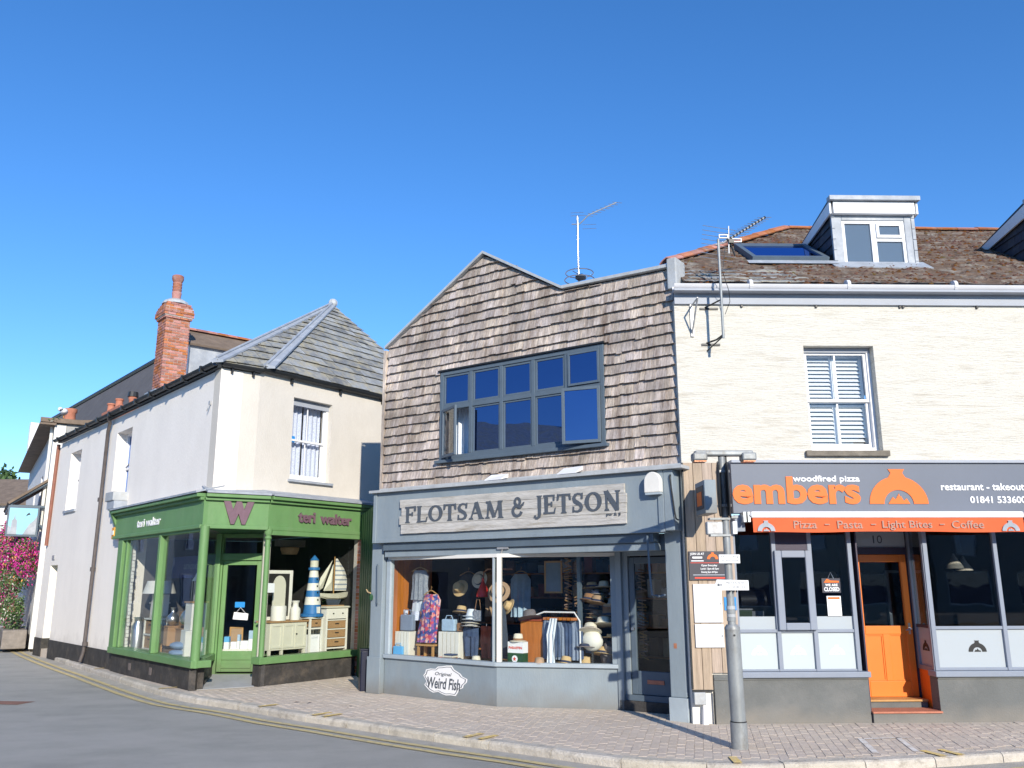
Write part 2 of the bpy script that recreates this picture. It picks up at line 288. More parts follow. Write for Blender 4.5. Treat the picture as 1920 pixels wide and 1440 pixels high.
class MB:
    def __init__(s, fr=None): s.v = []; s.f = []; s.fr = fr; s.sm = False
    def add(s, vs, fs):
        k = len(s.v); s.v += [Vector(v) for v in vs]; s.f += [tuple(i+k for i in f) for f in fs]; return s
    def box(s, x0, x1, y0, y1, z0, z1, m=None):
        vs = [(x0,y0,z0),(x1,y0,z0),(x1,y1,z0),(x0,y1,z0),(x0,y0,z1),(x1,y0,z1),(x1,y1,z1),(x0,y1,z1)]
        if m: vs = [m @ Vector(v) for v in vs]
        return s.add(vs, [(0,3,2,1),(4,5,6,7),(0,1,5,4),(1,2,6,5),(2,3,7,6),(3,0,4,7)])
    def cbox(s, cx, cy, z0, w, d, h, m=None): return s.box(cx-w/2, cx+w/2, cy-d/2, cy+d/2, z0, z0+h, m)
    def prism(s, poly, y0, y1, m=None):
        """poly in (x,z), anticlockwise seen from the front; extruded from y0 to y1"""
        n = len(poly); vs = [(x, y0, z) for x, z in poly] + [(x, y1, z) for x, z in poly]
        if m: vs = [m @ Vector(v) for v in vs]
        return s.add(vs, [tuple(range(n)), tuple(reversed(range(n, 2*n)))] + [(i, n+i, n+(i+1) % n, (i+1) % n) for i in range(n)])
    def slab(s, poly, z0, z1, m=None):
        """poly in (x,y) extruded in z"""
        n = len(poly); vs = [(x, y, z0) for x, y in poly] + [(x, y, z1) for x, y in poly]
        if m: vs = [m @ Vector(v) for v in vs]
        return s.add(vs, [tuple(reversed(range(n))), tuple(range(n, 2*n))] + [(i, (i+1) % n, n+(i+1) % n, n+i) for i in range(n)])
    def poly(s, pts): return s.add(pts, [tuple(range(len(pts)))])
    def thick(s, pts, th):
        """a plate through 3-D points with thickness th downwards"""
        p = [Vector(q) for q in pts]; nn = (p[1]-p[0]).cross(p[2]-p[0]).normalized()*th; n = len(p)
        if nn.z < 0: nn = -nn; p.reverse()
        vs = p + [q-nn for q in p]
        return s.add(vs, [tuple(range(n)), tuple(reversed(range(n, 2*n)))] + [(i, n+i, n+(i+1) % n, (i+1) % n) for i in range(n)])
    def cyl(s, p0, p1, r0, r1=None, n=12, cap=True):
        r1 = r0 if r1 is None else r1; p0 = Vector(p0); p1 = Vector(p1); a = (p1-p0).normalized()
        b = a.orthogonal().normalized(); c = a.cross(b); vs = []
        for p, r in ((p0, r0), (p1, r1)):
            for i in range(n): t = 2*PI*i/n; vs.append(p + b*math.cos(t)*r + c*math.sin(t)*r)
        fs = [(i, (i+1) % n, n+(i+1) % n, n+i) for i in range(n)]
        if cap: fs += [tuple(reversed(range(n))), tuple(range(n, 2*n))]
        return s.add(vs, fs)
    def tube(s, pts, r, n=8):
        P = [Vector(p) for p in pts]; vs = []; prev = None
        for i, p in enumerate(P):
            a = ((P[min(i+1, len(P)-1)]-P[max(i-1, 0)])).normalized()
            b = (prev - a*prev.dot(a)).normalized() if prev is not None else a.orthogonal().normalized(); prev = b; c = a.cross(b)
            rr = r[i] if isinstance(r, (list, tuple)) else r
            for k in range(n): t = 2*PI*k/n; vs.append(p + b*math.cos(t)*rr + c*math.sin(t)*rr)
        fs = [(j*n+k, j*n+(k+1) % n, (j+1)*n+(k+1) % n, (j+1)*n+k) for j in range(len(P)-1) for k in range(n)]
        fs += [tuple(reversed(range(n))), tuple(range((len(P)-1)*n, len(P)*n))]
        return s.add(vs, fs)
    def lathe(s, prof, c=(0,0,0), n=18, sx=1, sy=1, m=None):
        vs = []; c = Vector(c)
        for r, z in prof:
            for k in range(n):
                t = 2*PI*k/n; v = Vector((r*math.cos(t)*sx, r*math.sin(t)*sy, z)); v = (m @ v) if m else v; vs.append(v+c)
        fs = [(j*n+k, j*n+(k+1) % n, (j+1)*n+(k+1) % n, (j+1)*n+k) for j in range(len(prof)-1) for k in range(n)]
        if prof[0][0] > 1e-4: fs.append(tuple(reversed(range(n))))
        if prof[-1][0] > 1e-4: fs.append(tuple(range((len(prof)-1)*n, len(prof)*n)))
        return s.add(vs, fs)
    def blob(s, c, r, n=8, jit=0, seed=0, sc=(1,1,1)):
        c = Vector(c); vs = []; m = n//2+1
        for j in range(m+1):
            a = PI*j/m
            for k in range(n):
                t = 2*PI*k/n; d = Vector((math.sin(a)*math.cos(t), math.sin(a)*math.sin(t), math.cos(a)))
                q = 1+jit*noise.noise(d*2+Vector((seed, seed*.7, 3))); vs.append(c+Vector((d.x*sc[0], d.y*sc[1], d.z*sc[2]))*r*q)
        fs = [(j*n+k, (j+1)*n+k, (j+1)*n+(k+1) % n, j*n+(k+1) % n) for j in range(m) for k in range(n)]
        return s.add(vs, fs)
    def build(s, name, m, parent=None, smooth=False, bevel=0):
        me = bpy.data.meshes.new(name)
        P = world(parent).inverted() if parent is not None else ID
        X = P @ (s.fr if s.fr is not None else (world(parent) if parent is not None else ID))
        me.from_pydata([X @ v for v in s.v], [], s.f); me.update()
        bm = bmesh.new(); bm.from_mesh(me); bmesh.ops.remove_doubles(bm, verts=bm.verts, dist=1e-6) if smooth else None
        bmesh.ops.recalc_face_normals(bm, faces=bm.faces); bm.to_mesh(me); bm.free()
        me.materials.append(M[m] if isinstance(m, str) else m)
        if smooth:
            me.polygons.foreach_set('use_smooth', [True]*len(me.polygons))
            me.set_sharp_from_angle(angle=R(50))
        o = bpy.data.objects.new(name, me); COL.objects.link(o)
        if parent is not None: o.parent = parent; WM[o.name] = world(parent).copy()
        else: WM[o.name] = ID.copy()
        if bevel:
            b = o.modifiers.new('bevel', 'BEVEL'); b.width = bevel; b.segments = 2; b.limit_method = 'ANGLE'; b.angle_limit = R(40)
        return o
def piece(name, mesh, parent, local):
    o = bpy.data.objects.new(name, mesh); COL.objects.link(o); o.parent = parent; o.matrix_local = local; WM[o.name] = world(parent) @ local; return o
def mesh_of(mb, name, m):
    me = bpy.data.meshes.new(name); me.from_pydata(mb.v, [], mb.f); bm = bmesh.new(); bm.from_mesh(me); bmesh.ops.recalc_face_normals(bm, faces=bm.faces); bm.to_mesh(me); bm.free()
    me.materials.append(M[m]); return me
def copy_tree(o, parent=None, local=None):
    c = o.copy(); COL.objects.link(c)
    if parent is not None: c.parent = parent
    if local is not None: c.matrix_local = local
    WM[c.name] = (world(parent) if parent is not None else ID) @ c.matrix_local
    for ch in o.children: copy_tree(ch, c)
    return c
def holes(mb, x0, x1, z0, z1, y0, y1, hs):
    """wall slab with rectangular openings (hx0,hx1,hz0,hz1)"""
    xs = sorted({x0, x1, *[h[0] for h in hs], *[h[1] for h in hs]}); zs = sorted({z0, z1, *[h[2] for h in hs], *[h[3] for h in hs]})
    xs = [x for x in xs if x0 <= x <= x1]; zs = [z for z in zs if z0 <= z <= z1]
    full = lambda i, k: 0 <= i < len(xs)-1 and 0 <= k < len(zs)-1 and not any(h[0]-1e-6 <= xs[i] and xs[i+1] <= h[1]+1e-6 and h[2]-1e-6 <= zs[k] and zs[k+1] <= h[3]+1e-6 for h in hs)
    for i in range(len(xs)-1):
        for k in range(len(zs)-1):
            if not full(i, k): continue
            a, b, c, d = xs[i], xs[i+1], zs[k], zs[k+1]
            mb.add([(a,y0,c),(b,y0,c),(b,y0,d),(a,y0,d)], [(0,1,2,3)]); mb.add([(a,y1,c),(b,y1,c),(b,y1,d),(a,y1,d)], [(3,2,1,0)])
            if not full(i-1, k): mb.add([(a,y0,c),(a,y0,d),(a,y1,d),(a,y1,c)], [(0,1,2,3)])
            if not full(i+1, k): mb.add([(b,y0,c),(b,y0,d),(b,y1,d),(b,y1,c)], [(3,2,1,0)])
            if not full(i, k-1): mb.add([(a,y0,c),(b,y0,c),(b,y1,c),(a,y1,c)], [(3,2,1,0)])
            if not full(i, k+1): mb.add([(a,y0,d),(b,y0,d),(b,y1,d),(a,y1,d)], [(0,1,2,3)])
    return mb
def text(s, name, m, parent, fr, x0, x1, z0, z1, y, bold=0, depth=.004, shear=0, curved=False):
    """lettering fitted into the rectangle x0..x1, z0..z1 of a frame, standing on the plane y"""
    c = bpy.data.curves.new('txt', 'FONT'); c.body = s; c.size = 1; c.offset = bold; c.extrude = .01; c.shear = shear; c.resolution_u = 3
    t = bpy.data.objects.new('txt', c); COL.objects.link(t)
    dg = bpy.context.evaluated_depsgraph_get(); me = bpy.data.meshes.new_from_object(t.evaluated_get(dg)); bpy.data.objects.remove(t)
    vs = [v.co.copy() for v in me.vertices]; ax = min(v.x for v in vs); bx = max(v.x for v in vs); az = min(v.y for v in vs); bz = max(v.y for v in vs)
    P = world(parent).inverted() @ fr
    for v, q in zip(me.vertices, vs):
        v.co = P @ Vector((x0+(q.x-ax)/(bx-ax)*(x1-x0), y-depth*(q.z > 0), z0+(q.y-az)/(bz-az)*(z1-z0)))
    me.materials.clear(); me.materials.append(M[m]); bm = bmesh.new(); bm.from_mesh(me); bmesh.ops.recalc_face_normals(bm, faces=bm.faces); bm.to_mesh(me); bm.free()
    o = bpy.data.objects.new(name, me); COL.objects.link(o); o.parent = parent; WM[o.name] = world(parent).copy(); return o
def frame_bars(mb, x0, x1, z0, z1, y0, y1, w, wt=None, wb=None):
    wt = wt or w; wb = wb or w
    mb.box(x0, x0+w, y0, y1, z0, z1); mb.box(x1-w, x1, y0, y1, z0, z1); mb.box(x0+w, x1-w, y0, y1, z0, z0+wb); mb.box(x0+w, x1-w, y0, y1, z1-wt, z1); return mb
def leaves(mb, c, r, n, size, seed=0, sc=(1,1,1), droop=0):
    rnd = random.Random(seed); c = Vector(c)
    for _ in range(n):
        d = Vector((rnd.gauss(0,1), rnd.gauss(0,1), rnd.gauss(0,1))).normalized()
        rr = r*(rnd.random()**.4)*(1+.35*noise.noise(d*2.3+Vector((seed,0,0))))
        p = c+Vector((d.x*sc[0], d.y*sc[1], d.z*sc[2]))*rr; p.z -= droop*rnd.random()*rnd.random()
        a = Vector((rnd.gauss(0,1), rnd.gauss(0,1), rnd.gauss(0,1))).normalized(); b = a.orthogonal().normalized(); s_ = size*rnd.uniform(.6,1.3)
        mb.add([p-a*s_, p+b*s_*.5, p+a*s_, p-b*s_*.5], [(0,1,2,3)])
    return mb
# ------------------------------------------------------------------ frames of the facades
FF = frame(-2.52, 16.16, 125.05)     # timber-shingled shop
TF = frame(-4.79, 17.02, 37)         # green shop, right-hand front
LF = frame(-6.03, 16.8, 139.5)       # green shop, long side wall on the side street
WF = frame(-5.83, 16.38, 58.4)       # green shop, chamfered corner
DF = frame(-5.92, 18.06, 91)         # green shop, recessed door
EF = frame(2.75, 12.53, 88.5)        # cream building with the pizza restaurant
def wp(fr, x, y, z=0): return fr @ Vector((x, y, z))

# ------------------------------------------------------------------ ground
ROADZ = -.10
g = MB(ID); g.add([(-400,-400,ROADZ),(400,-400,ROADZ),(400,600,ROADZ),(-400,600,ROADZ)], [(0,1,2,3)])
tag(g.build('road', 'asphalt'), 'grey asphalt road sweeping round the corner in front of the shops', 'road', kind='structure')
kerb = [(-34,54),(-27,44.5),(-19.6,34.5),(-14.65,27.32),(-11.6,23.2),(-8.86,19.68),(-7.3,17.65),(-5.95,16.01),(-5.2,15.3),(-4.4,14.67),(-3.4,13.75),(-2.44,12.98),(-1.5,12.2),(-.54,11.44),(.2,10.9),(.83,10.4),(1.25,10.12),(1.75,9.93),(2.4,9.85),(3.07,9.87),(4.4,10.1),(5.86,10.5),(8,11.0),(12,11.6),(30,13.2)]
def smooth_line(P, n=4):
    out = []
    for i in range(len(P)-1):
        p0 = Vector(P[max(i-1,0)]); p1 = Vector(P[i]); p2 = Vector(P[i+1]); p3 = Vector(P[min(i+2,len(P)-1)])
        for k in range(n):
            t = k/n; out.append(.5*((2*p1)+(p2-p0)*t+(2*p0-5*p1+4*p2-p3)*t*t+(3*p1-p0-3*p2+p3)*t**3))
    out.append(Vector(P[-1])); return out
KL = smooth_line(kerb)
def offs(P, d):
    o = []
    for i, p in enumerate(P):
        a = (P[min(i+1,len(P)-1)]-P[max(i-1,0)]).normalized(); o.append(p+Vector((-a.y, a.x))*d)   # + is towards the buildings
    return o
KIN = offs(KL, .15)
pv = MB(ID)
back = [Vector((-40, 62)), Vector((12, 40)), Vector((30, 20))]
pts = [(p.x, p.y) for p in KIN] + [(30,40),(0,60),(-30,62)]
pv.slab(pts, -.3, 0)
pave = tag(pv.build('pavement', 'pavement_concrete'), 'buff pavement running along the foot of the shopfronts', 'pavement', kind='structure')
# kerb: real stones 0.9 m long
kroot = bpy.data.objects.new('kerb', None); COL.objects.link(kroot); tag(kroot, 'pale worn kerb along the edge of the pavement', 'kerb', kind='structure')
def along(P, step):
    L = [0]
    for a, b in zip(P, P[1:]): L.append(L[-1]+(b-a).length)
    def at(d):
        for i in range(len(P)-1):
            if L[i+1] >= d: t = (d-L[i])/(L[i+1]-L[i]); return P[i].lerp(P[i+1], t)
        return P[-1]
    return L[-1], at
Lk, atk = along(KL, .9)
rk = random.Random(3); d = 0
while d < Lk-1:
    ln = .9+rk.uniform(-.08,.08); a, b = atk(d+.004), atk(d+ln-.006); mid = atk(d+ln/2)
    q = MB(ID); na = Vector((-(b-a).y, (b-a).x)).normalized(); dz = rk.uniform(-.005,.005); w = .15
    sec = [(-.012,ROADZ-.1),(-.006,-.03+dz),(.006,-.008+dz),(.03,.006+dz),(w-.002,.008+dz),(w-.002,ROADZ-.1)]
    vs = []
    for p in (a, mid, b): vs += [(p.x+na.x*o_, p.y+na.y*o_, z) for o_, z in sec]
    n = len(sec); fs = [(j*n+k, j*n+(k+1)%n, (j+1)*n+(k+1)%n, (j+1)*n+k) for j in range(2) for k in range(n)] + [tuple(range(n)), tuple(reversed(range(2*n,3*n)))]
    q.add(vs, fs); q.build('kerbstone', 'kerb_stone', kroot); d += ln
def ribbon(name, P, o0, o1, z, m, label, i0=0, i1=None, wob=0):
    A = offs(P, o0); B = offs(P, o1); i1 = i1 or len(P); q = MB(ID); rnd = random.Random(5)
    vs = []
    for a, b in zip(A[i0:i1], B[i0:i1]):
        j = rnd.uniform(-wob, wob); vs += [(a.x+j*.5, a.y+j, z), (b.x+j*.5, b.y+j, z)]
    q.add(vs, [(2*k, 2*k+2, 2*k+3, 2*k+1) for k in range(len(vs)//2-1)])
    return tag(q.build(name, m), label, 'road marking' if 'line' in name else 'gutter', kind='structure')
ribbon('gutter_channel', KL, -.30, -.004, ROADZ+.004, 'channel', 'pale concrete gutter channel at the foot of the kerb')
ribbon('yellow_line', KL, -.37, -.27, ROADZ+.010, 'yellow_line', 'faded yellow line nearer the kerb', 4, None, .006)
ribbon('yellow_line', KL, -.57, -.47, ROADZ+.010, 'yellow_line', 'faded yellow line further out in the road', 4, None, .006)
# loading ticks on the kerb
def ticks(dist, n, sp, w=.09):
    for k in range(n):
        a = atk(dist+k*sp); b = atk(dist+k*sp+w); na = Vector((-(b-a).y,(b-a).x)).normalized(); q = MB(ID)
        q.add([(a.x-na.x*.003,a.y-na.y*.003,.0165),(b.x-na.x*.003,b.y-na.y*.003,.0165),(b.x+na.x*.34,b.y+na.y*.34,.0165),(a.x+na.x*.34,a.y+na.y*.34,.0165)], [(0,1,2,3)])
        tag(q.build('yellow_kerb_mark', 'yellow_bright'), 'short yellow mark painted across the kerb', 'road marking', kind='structure')
def dist_near(x, y): 
    best = min(range(0, int(Lk*10)), key=lambda i: (atk(i/10)-Vector((x,y))).length); return best/10
for (x, y, n) in ((-9.6,20.6,1),(-6.6,16.7,1),(-4.0,14.3,1),(-2.95,13.4,2),(-.6,11.5,2),(2.35,9.85,1),(4.75,10.2,2)): ticks(dist_near(x,y), n, .24)
# dark trench patch, red patch and stains in the asphalt
def patch(name, pts, z, m, label, kind='structure', cat='road patch'):
    q = MB(ID); q.add([(x,y,z) for x,y in pts], [tuple(range(len(pts)))]); return tag(q.build(name, m), label, cat, kind=kind)
patch('iron_cover', [(-3.75,14.75),(-3.15,14.45),(-3.02,14.72),(-3.6,15.02)], .006, 'iron_cover', 'rusty iron inspection cover in the pavement below the green shop')
patch('iron_cover', [(-3.1,14.35),(-2.6,14.1),(-2.47,14.36),(-2.97,14.62)], .006, 'iron_cover', 'second rusty inspection cover, nearer the shingled shop')
mat('asphalt_dark', (.125,.123,.125), .95, .2, 2, .6, 150); mat('asphalt_red', (.27,.14,.10), .95, .3, 5, .6, 120)
patch('road_patch', [(-9.6,15.6),(-8.4,15.4),(-8.3,15.8),(-9.7,16.0)], ROADZ+.004, 'asphalt_red', 'small reddish repair patch in the asphalt at the left')
# stack of paver courses on the right: laid along the direction that runs into the street
rp = random.Random(11)
pm = MB(); w, l, h = .1005, .2005, .004; e = .003
pm.add([(0,0,0),(w,0,0),(w,l,0),(0,l,0),(e,e,h),(w-e,e,h),(w-e,l-e,h),(e,l-e,h)], [(4,5,6,7),(0,1,5,4),(1,2,6,5),(2,3,7,6),(3,0,4,7)])
paver_mesh = mesh_of(pm, 'paver', 'paver')
def inside(p, P):
    c = False; j = len(P)-1
    for i in range(len(P)):
        if (P[i][1] > p[1]) != (P[j][1] > p[1]) and p[0] < (P[j][0]-P[i][0])*(p[1]-P[i][1])/(P[j][1]-P[i][1])+P[i][0]: c = not c
        j = i
    return c
e0 = wp(EF, 0, 0); e1 = wp(EF, 9, 0)
face = [wp(LF, -.2, -.14), wp(LF, .36, -.14), wp(TF, -.02, -.03), wp(TF, 2.44, -.02), wp(FF, -.75, 2.5), wp(FF, -.04, -.14), wp(FF, .31, -.14), wp(FF, 2.93, -.24), wp(FF, 4.7, .5), wp(FF, 5.8, .55), wp(FF, 6.05, -.03), wp(EF, -.25, -.02), wp(EF, 9.5, -.02)]
region = [(p.x, p.y) for p in KIN if p.x > -5.9 and p.x < 12] + [(p.x, p.y-.01) for p in reversed(face)]
q = MB(ID); q.add([(x,y,.004) for x,y in region], [tuple(range(len(region)))])
tag(q.build('paved_strip', 'paver_joint'), 'block-paved part of the pavement in front of the restaurant', 'pavement', kind='structure')
ps = bpy.data.objects['paved_strip']
cand = []; rot = R(-12); cs, sn = math.cos(rot), math.sin(rot)
for i in range(-90, 130):
    for j in range(-10, 60):
        lx, ly = i*.102, j*.202+(i%2)*.101; x, y = .5+lx*cs-ly*sn, 9+lx*sn+ly*cs
        cor = [(x,y),(x+w*cs,y+w*sn),(x+w*cs-l*sn,y+w*sn+l*cs),(x-l*sn,y+l*cs)]
        if all(inside(c, region) for c in cor): cand.append((math.hypot(x,y)+abs(x-2)*.3, x, y))
cand.sort(); rest = MB(ID)
for k, (dd, x, y) in enumerate(cand):
    m_ = T(x, y, .005+rp.uniform(-.0025,.0025), rot)@Matrix.Rotation(rp.uniform(-.012,.012),4,'X')@Matrix.Rotation(rp.uniform(-.02,.02),4,'Y')
    if k < 300: piece('paver', paver_mesh, ps, m_)
    else: rest.add([m_ @ v for v in pm.v], pm.f)
tag(rest.build('pavers', 'paver', ps), kind='stuff')
# pale scuffs of an old painted sign on the paving
for pts_ in ([(4.05,10.35),(4.12,10.33),(4.32,11.3),(4.25,11.32)], [(4.55,10.45),(4.61,10.43),(4.8,11.35),(4.74,11.37)], [(4.3,11.25),(4.95,11.35),(4.95,11.40),(4.3,11.31)]):
    patch('worn_paint', pts_, .0150, 'chalk', 'faint worn white paint line on the block paving', cat='road marking')

# ------------------------------------------------------------------ shingled shop
fb = thing('timber_clad_shop', 'two-storey shop clad in weathered wooden shingles with a blue-grey shopfront and a stepped gable', 'building', FF)
def roofz(x):
    P = [(-.02,6.12),(2.47,7.73),(4.13,6.72),(6.17,6.67)]
    P[0] = (.2,6.35); 
    if x <= .2: return 6.35-(.2-x)*.4
    for (a, b), (c, d_) in zip(P, P[1:]):
        if a <= x <= c: return b+(d_-b)*(x-a)/(c-a)
    return 6.67
WX0, WX1, WZ0, WZ1 = 1.52, 4.90, 4.02, 5.64
bk = MB(FF)
bk.prism([(.15,3.5),(WX0,3.5),(WX0,roofz(WX0)),(.2,6.35)], .03, .25)
bk.prism([(WX1,3.5),(6.12,3.5),(6.17,6.67),(WX1,roofz(WX1))], .03, .25)
bk.prism([(WX0,3.5),(WX1,3.5),(WX1,WZ0),(WX0,WZ0)], .03, .25)
bk.prism([(WX0,WZ1),(WX1,WZ1),(WX1,roofz(WX1)),(4.13,6.72),(2.47,7.73),(WX0,roofz(WX0))], .03, .25)
bk.build('wall', 'shingle_back', fb)
# shingles, laid course by course and cut to the gable
rs = random.Random(21); SH = []; CH = .172; z = 3.56; row = 0
while z < 7.75:
    x = .14-rs.random()*.1; 
    while x < 6.16:
        wd = rs.choice([.09,.11,.13,.15,.17,.2])*rs.uniform(.9,1.1); xa, xb = max(x, .14+.012*z-.04), min(x+wd-.004, 6.16)
        x += wd
        if xb-xa < .03: continue
        z0 = z+rs.uniform(-.009,.009)-(rs.random()<.02)*.025; zt = z+CH+.05
        ta, tb = min(zt, roofz(xa)-.02), min(zt, roofz(xb)-.02)
        if max(ta, tb) < z0+.03: continue
        ta, tb = max(ta, z0+.01), max(tb, z0+.01)
        if xb > WX0-.0 and xa < WX1+.0:            # at the window
            if z0 < WZ0 < max(ta,tb) and z0 < WZ0-.01: ta = tb = min(ta, WZ0-.012)
            elif z0 >= WZ0-.012 and z0 < WZ1+.02:
                if z+CH > WZ1+.05 and ta > WZ1+.04: z0 = WZ1+.01
                elif xa < WX0-.03: xb = WX0-.006
                elif xb > WX1+.03: xa = WX1+.006
                else: continue
        if z0 < WZ0-.01 and zt > WZ0 and (xa < WX0 < xb or xa < WX1 < xb): ta, tb = min(zt, roofz(xa)-.02), min(zt, roofz(xb)-.02)
        if xb-xa < .02: continue
        ya = -.044-rs.uniform(0,.020); yb = .008
        SH.append((xa, xb, z0, ta, tb, ya, yb))
    z += CH; row += 1
def shingle(mb, s_):
    xa, xb, z0, ta, tb, ya, yb = s_
    return mb.add([(xa,ya,z0),(xb,ya,z0),(xb,ya+.02,z0),(xa,ya+.02,z0),(xa,yb,ta),(xb,yb,tb),(xb,yb+.013,tb),(xa,yb+.013,ta)], [(0,1,5,4),(1,2,6,5),(2,3,7,6),(3,0,4,7),(0,3,2,1),(4,5,6,7)])
ctr = Vector((0,0,1.9))
SH.sort(key=lambda s_: -((s_[1]-s_[0])*(.5*(s_[3]+s_[4])-s_[2])/((wp(FF, s_[0], 0, s_[2])-ctr).length**2)))
rest = MB(FF)
for k, s_ in enumerate(SH):
    if k < 300: shingle(MB(FF), s_).build('shingle', 'shingle_wood', fb)
    else: shingle(rest, s_)
tag(rest.build('shingles', 'shingle_wood', fb), kind='stuff')
# roof behind the parapet gable, side wall, coping
rf = MB(FF)
rf.thick([(.15,.02,6.33),(2.47,.02,7.70),(2.47,5.5,7.70),(.15,5.5,6.33)], .06); rf.thick([(2.47,.02,7.70),(4.13,.02,6.69),(4.13,5.5,6.69),(2.47,5.5,7.70)], .06); rf.thick([(4.13,.02,6.69),(6.17,.02,6.64),(6.17,5.5,6.64),(4.13,5.5,6.69)], .06)
rf.build('roof', 'slate_plain', fb)
cp = MB(FF)
def cope(a, b, w0=-.075, w1=.2, h=.05):
    (x0_, z0_), (x1_, z1_) = a, b
    cp.prism([(x0_,z0_),(x1_,z1_),(x1_,z1_+h),(x0_,z0_+h)], w0, w1)
cope((.12,6.31),(2.47,7.73)); cope((2.475,7.735),(4.13,6.725)); cope((4.135,6.722),(6.12,6.675))
cp.build('coping', 'lead_light', fb)
MB(FF).box(6.08,6.24,-.10,.25,6.30,6.80).build('parapet_cap', 'lead_light', fb, bevel=.02)
MB(FF).box(.08,.14,-.05,.03,3.52,6.28,m=Matrix.Identity(4)).build('corner_board', 'shingle_wood', fb)
MB(FF).box(6.155,6.20,-.06,.1,3.55,6.30).build('corner_strip', 'black_metal', fb)
# left flank: green boarding below, timber above
sp = wp(FF,0,0); FS = Matrix.Translation((0,0,0)) @ frame(sp.x-.78, sp.y+2.84, 164.6)    # runs from the back to the front corner
fl = MB(FS)
for k in range(14): fl.box(k*.21+.003, k*.21+.205, -.008*(k%2), .03, 0, 3.35)
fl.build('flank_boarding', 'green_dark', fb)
MB(FF).box(.16,.28,.26,5.4,3.36,6.3).build('flank_wall', 'shingle_back', fb)
# window with five lights over five fanlights
win = MB(FF); yo, yi = -.055, .06
frame_bars(win, WX0, WX1, WZ0, WZ1, yo, yi, .07, .07, .08)
mul = [WX0+.035+k*(WX1-WX0-.07)/5 for k in range(6)]
for k in range(1,5): win.box(mul[k]-.036, mul[k]+.036, yo+.004, yi, WZ0+.08, WZ1-.07)
for k in range(5):
    a = mul[k]+.036; b = mul[k+1]-.036; win.box(a, b, yo+.006, yi, 4.93, 5.01)
w_ = win.build('window', 'window_bluegrey', fb, bevel=.006)
MB(FF).box(WX0-.06, WX1+.06, -.12, .02, WZ0-.055, WZ0-.002).build('window_sill', 'window_bluegrey', fb, bevel=.006)
MB(FF).prism([(WX0-.03,WZ1+.003),(WX1+.03,WZ1+.003),(WX1+.03,WZ1+.03),(WX0-.03,WZ1+.03)], -.09, .03).build('head_flashing', 'black_metal', fb)
def sash(parent, fr_, x0, x1, z0, z1, y, wbar, m, gm, name='casement', dy=.04):
    o = frame_bars(MB(fr_), x0, x1, z0, z1, y, y+dy, wbar).build(name, m, parent, bevel=.004)
    MB(fr_).box(x0+wbar, x1-wbar, y+dy*.45, y+dy*.55, z0+wbar, z1-wbar).build('pane', gm, o); return o
for k in range(5):
    a = mul[k]+.037; b = mul[k+1]-.037
    sash(fb, FF, a, b, 5.012, WZ1-.072, -.035 if k<4 else -.075, .038, 'window_bluegrey', 'glass_upper', 'fanlight')
    if k in (1,2,3): sash(fb, FF, a, b, WZ0+.082, 4.928, -.03, .03, 'window_bluegrey', 'glass_upper', 'fixed_light')
# the two opened casements: hinged left one swung out a little, right one ajar
hl = FF @ Matrix.Translation((mul[0]+.04, -.06, 0)) @ Matrix.Rotation(R(-27),4,'Z')
sash(fb, hl, 0, .57, WZ0+.03, 4.93, -.02, .05, 'window_bluegrey', 'glass_house', 'open_casement')
hr = FF @ Matrix.Translation((mul[5]-.03, -.06, 0)) @ Matrix.Rotation(R(14),4,'Z')
sash(fb, hr, -.64, 0, WZ0+.02, 4.95, -.04, .05, 'window_bluegrey', 'glass_upper', 'open_casement')
cu = MB(FF)
def curtain(mb, x0, x1, z0, z1, y, amp=.03, per=.09, n=None, hem=0):
    n = n or max(8, int((x1-x0)/per*6)); vs = []
    for i in range(n+1):
        x = x0+(x1-x0)*i/n; yy = y+amp*math.sin((x-x0)/per*2*PI)+amp*.4*math.sin((x-x0)/per*4.7)
        vs += [(x, yy, z0+hem*math.sin(i)), (x, yy, z1)]
    return mb.add(vs, [(2*i, 2*i+2, 2*i+3, 2*i+1) for i in range(n)])
curtain(cu, 1.62, 2.10, 4.08, 5.55, .28, .03, .12); cu.build('curtain', 'pale_cloth', fb)
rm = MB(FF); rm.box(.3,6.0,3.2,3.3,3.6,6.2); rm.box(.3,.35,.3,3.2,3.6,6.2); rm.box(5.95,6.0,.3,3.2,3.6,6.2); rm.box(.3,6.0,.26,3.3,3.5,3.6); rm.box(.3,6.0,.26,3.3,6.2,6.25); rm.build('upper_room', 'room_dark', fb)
# fascia box and sign board
fa = MB(FF); fa.box(.16,5.93,-.25,.02,2.60,3.50); fa.build('fascia', 'bluegrey_paint', fb, bevel=.01)
tr = MB(FF); tr.box(.16,.24,-.275,-.25,2.60,3.50); tr.box(5.86,5.95,-.275,-.25,2.60,3.50); tr.box(.24,5.86,-.268,-.25,2.60,2.665); tr.build('fascia_trim', 'bluegrey_paint', fb, bevel=.006)
fl_ = MB(FF); fl_.prism([(.10,3.50),(6.28,3.50),(6.28,3.545),(.10,3.545)], -.34, .02); fl_.prism([(.14,3.546),(6.2,3.546),(6.2,3.60),(.14,3.60)], -.10, .0); fl_.build('lead_flashing', 'lead_light', fb)
for (x, dd) in ((2.75,.0),(4.18,.02)):
    q = MB(FF); q.add([(x,-.345,3.552),(x+.34,-.345,3.552),(x+.36,-.16,3.60+dd),(x+.04,-.20,3.63),(x,-.345,3.562),(x+.34,-.345,3.562),(x+.36,-.16,3.66+dd),(x+.04,-.20,3.66)], [(0,1,2,3),(4,5,6,7),(0,1,5,4),(1,2,6,5),(2,3,7,6),(3,0,4,7)]); q.build('flashing_patch', 'white_paint', fb)
sg = thing('shop_sign_board', 'weathered driftwood board lettered FLOTSAM & JETSON above the shop window', 'sign', FF, (.84,-.30,2.74))
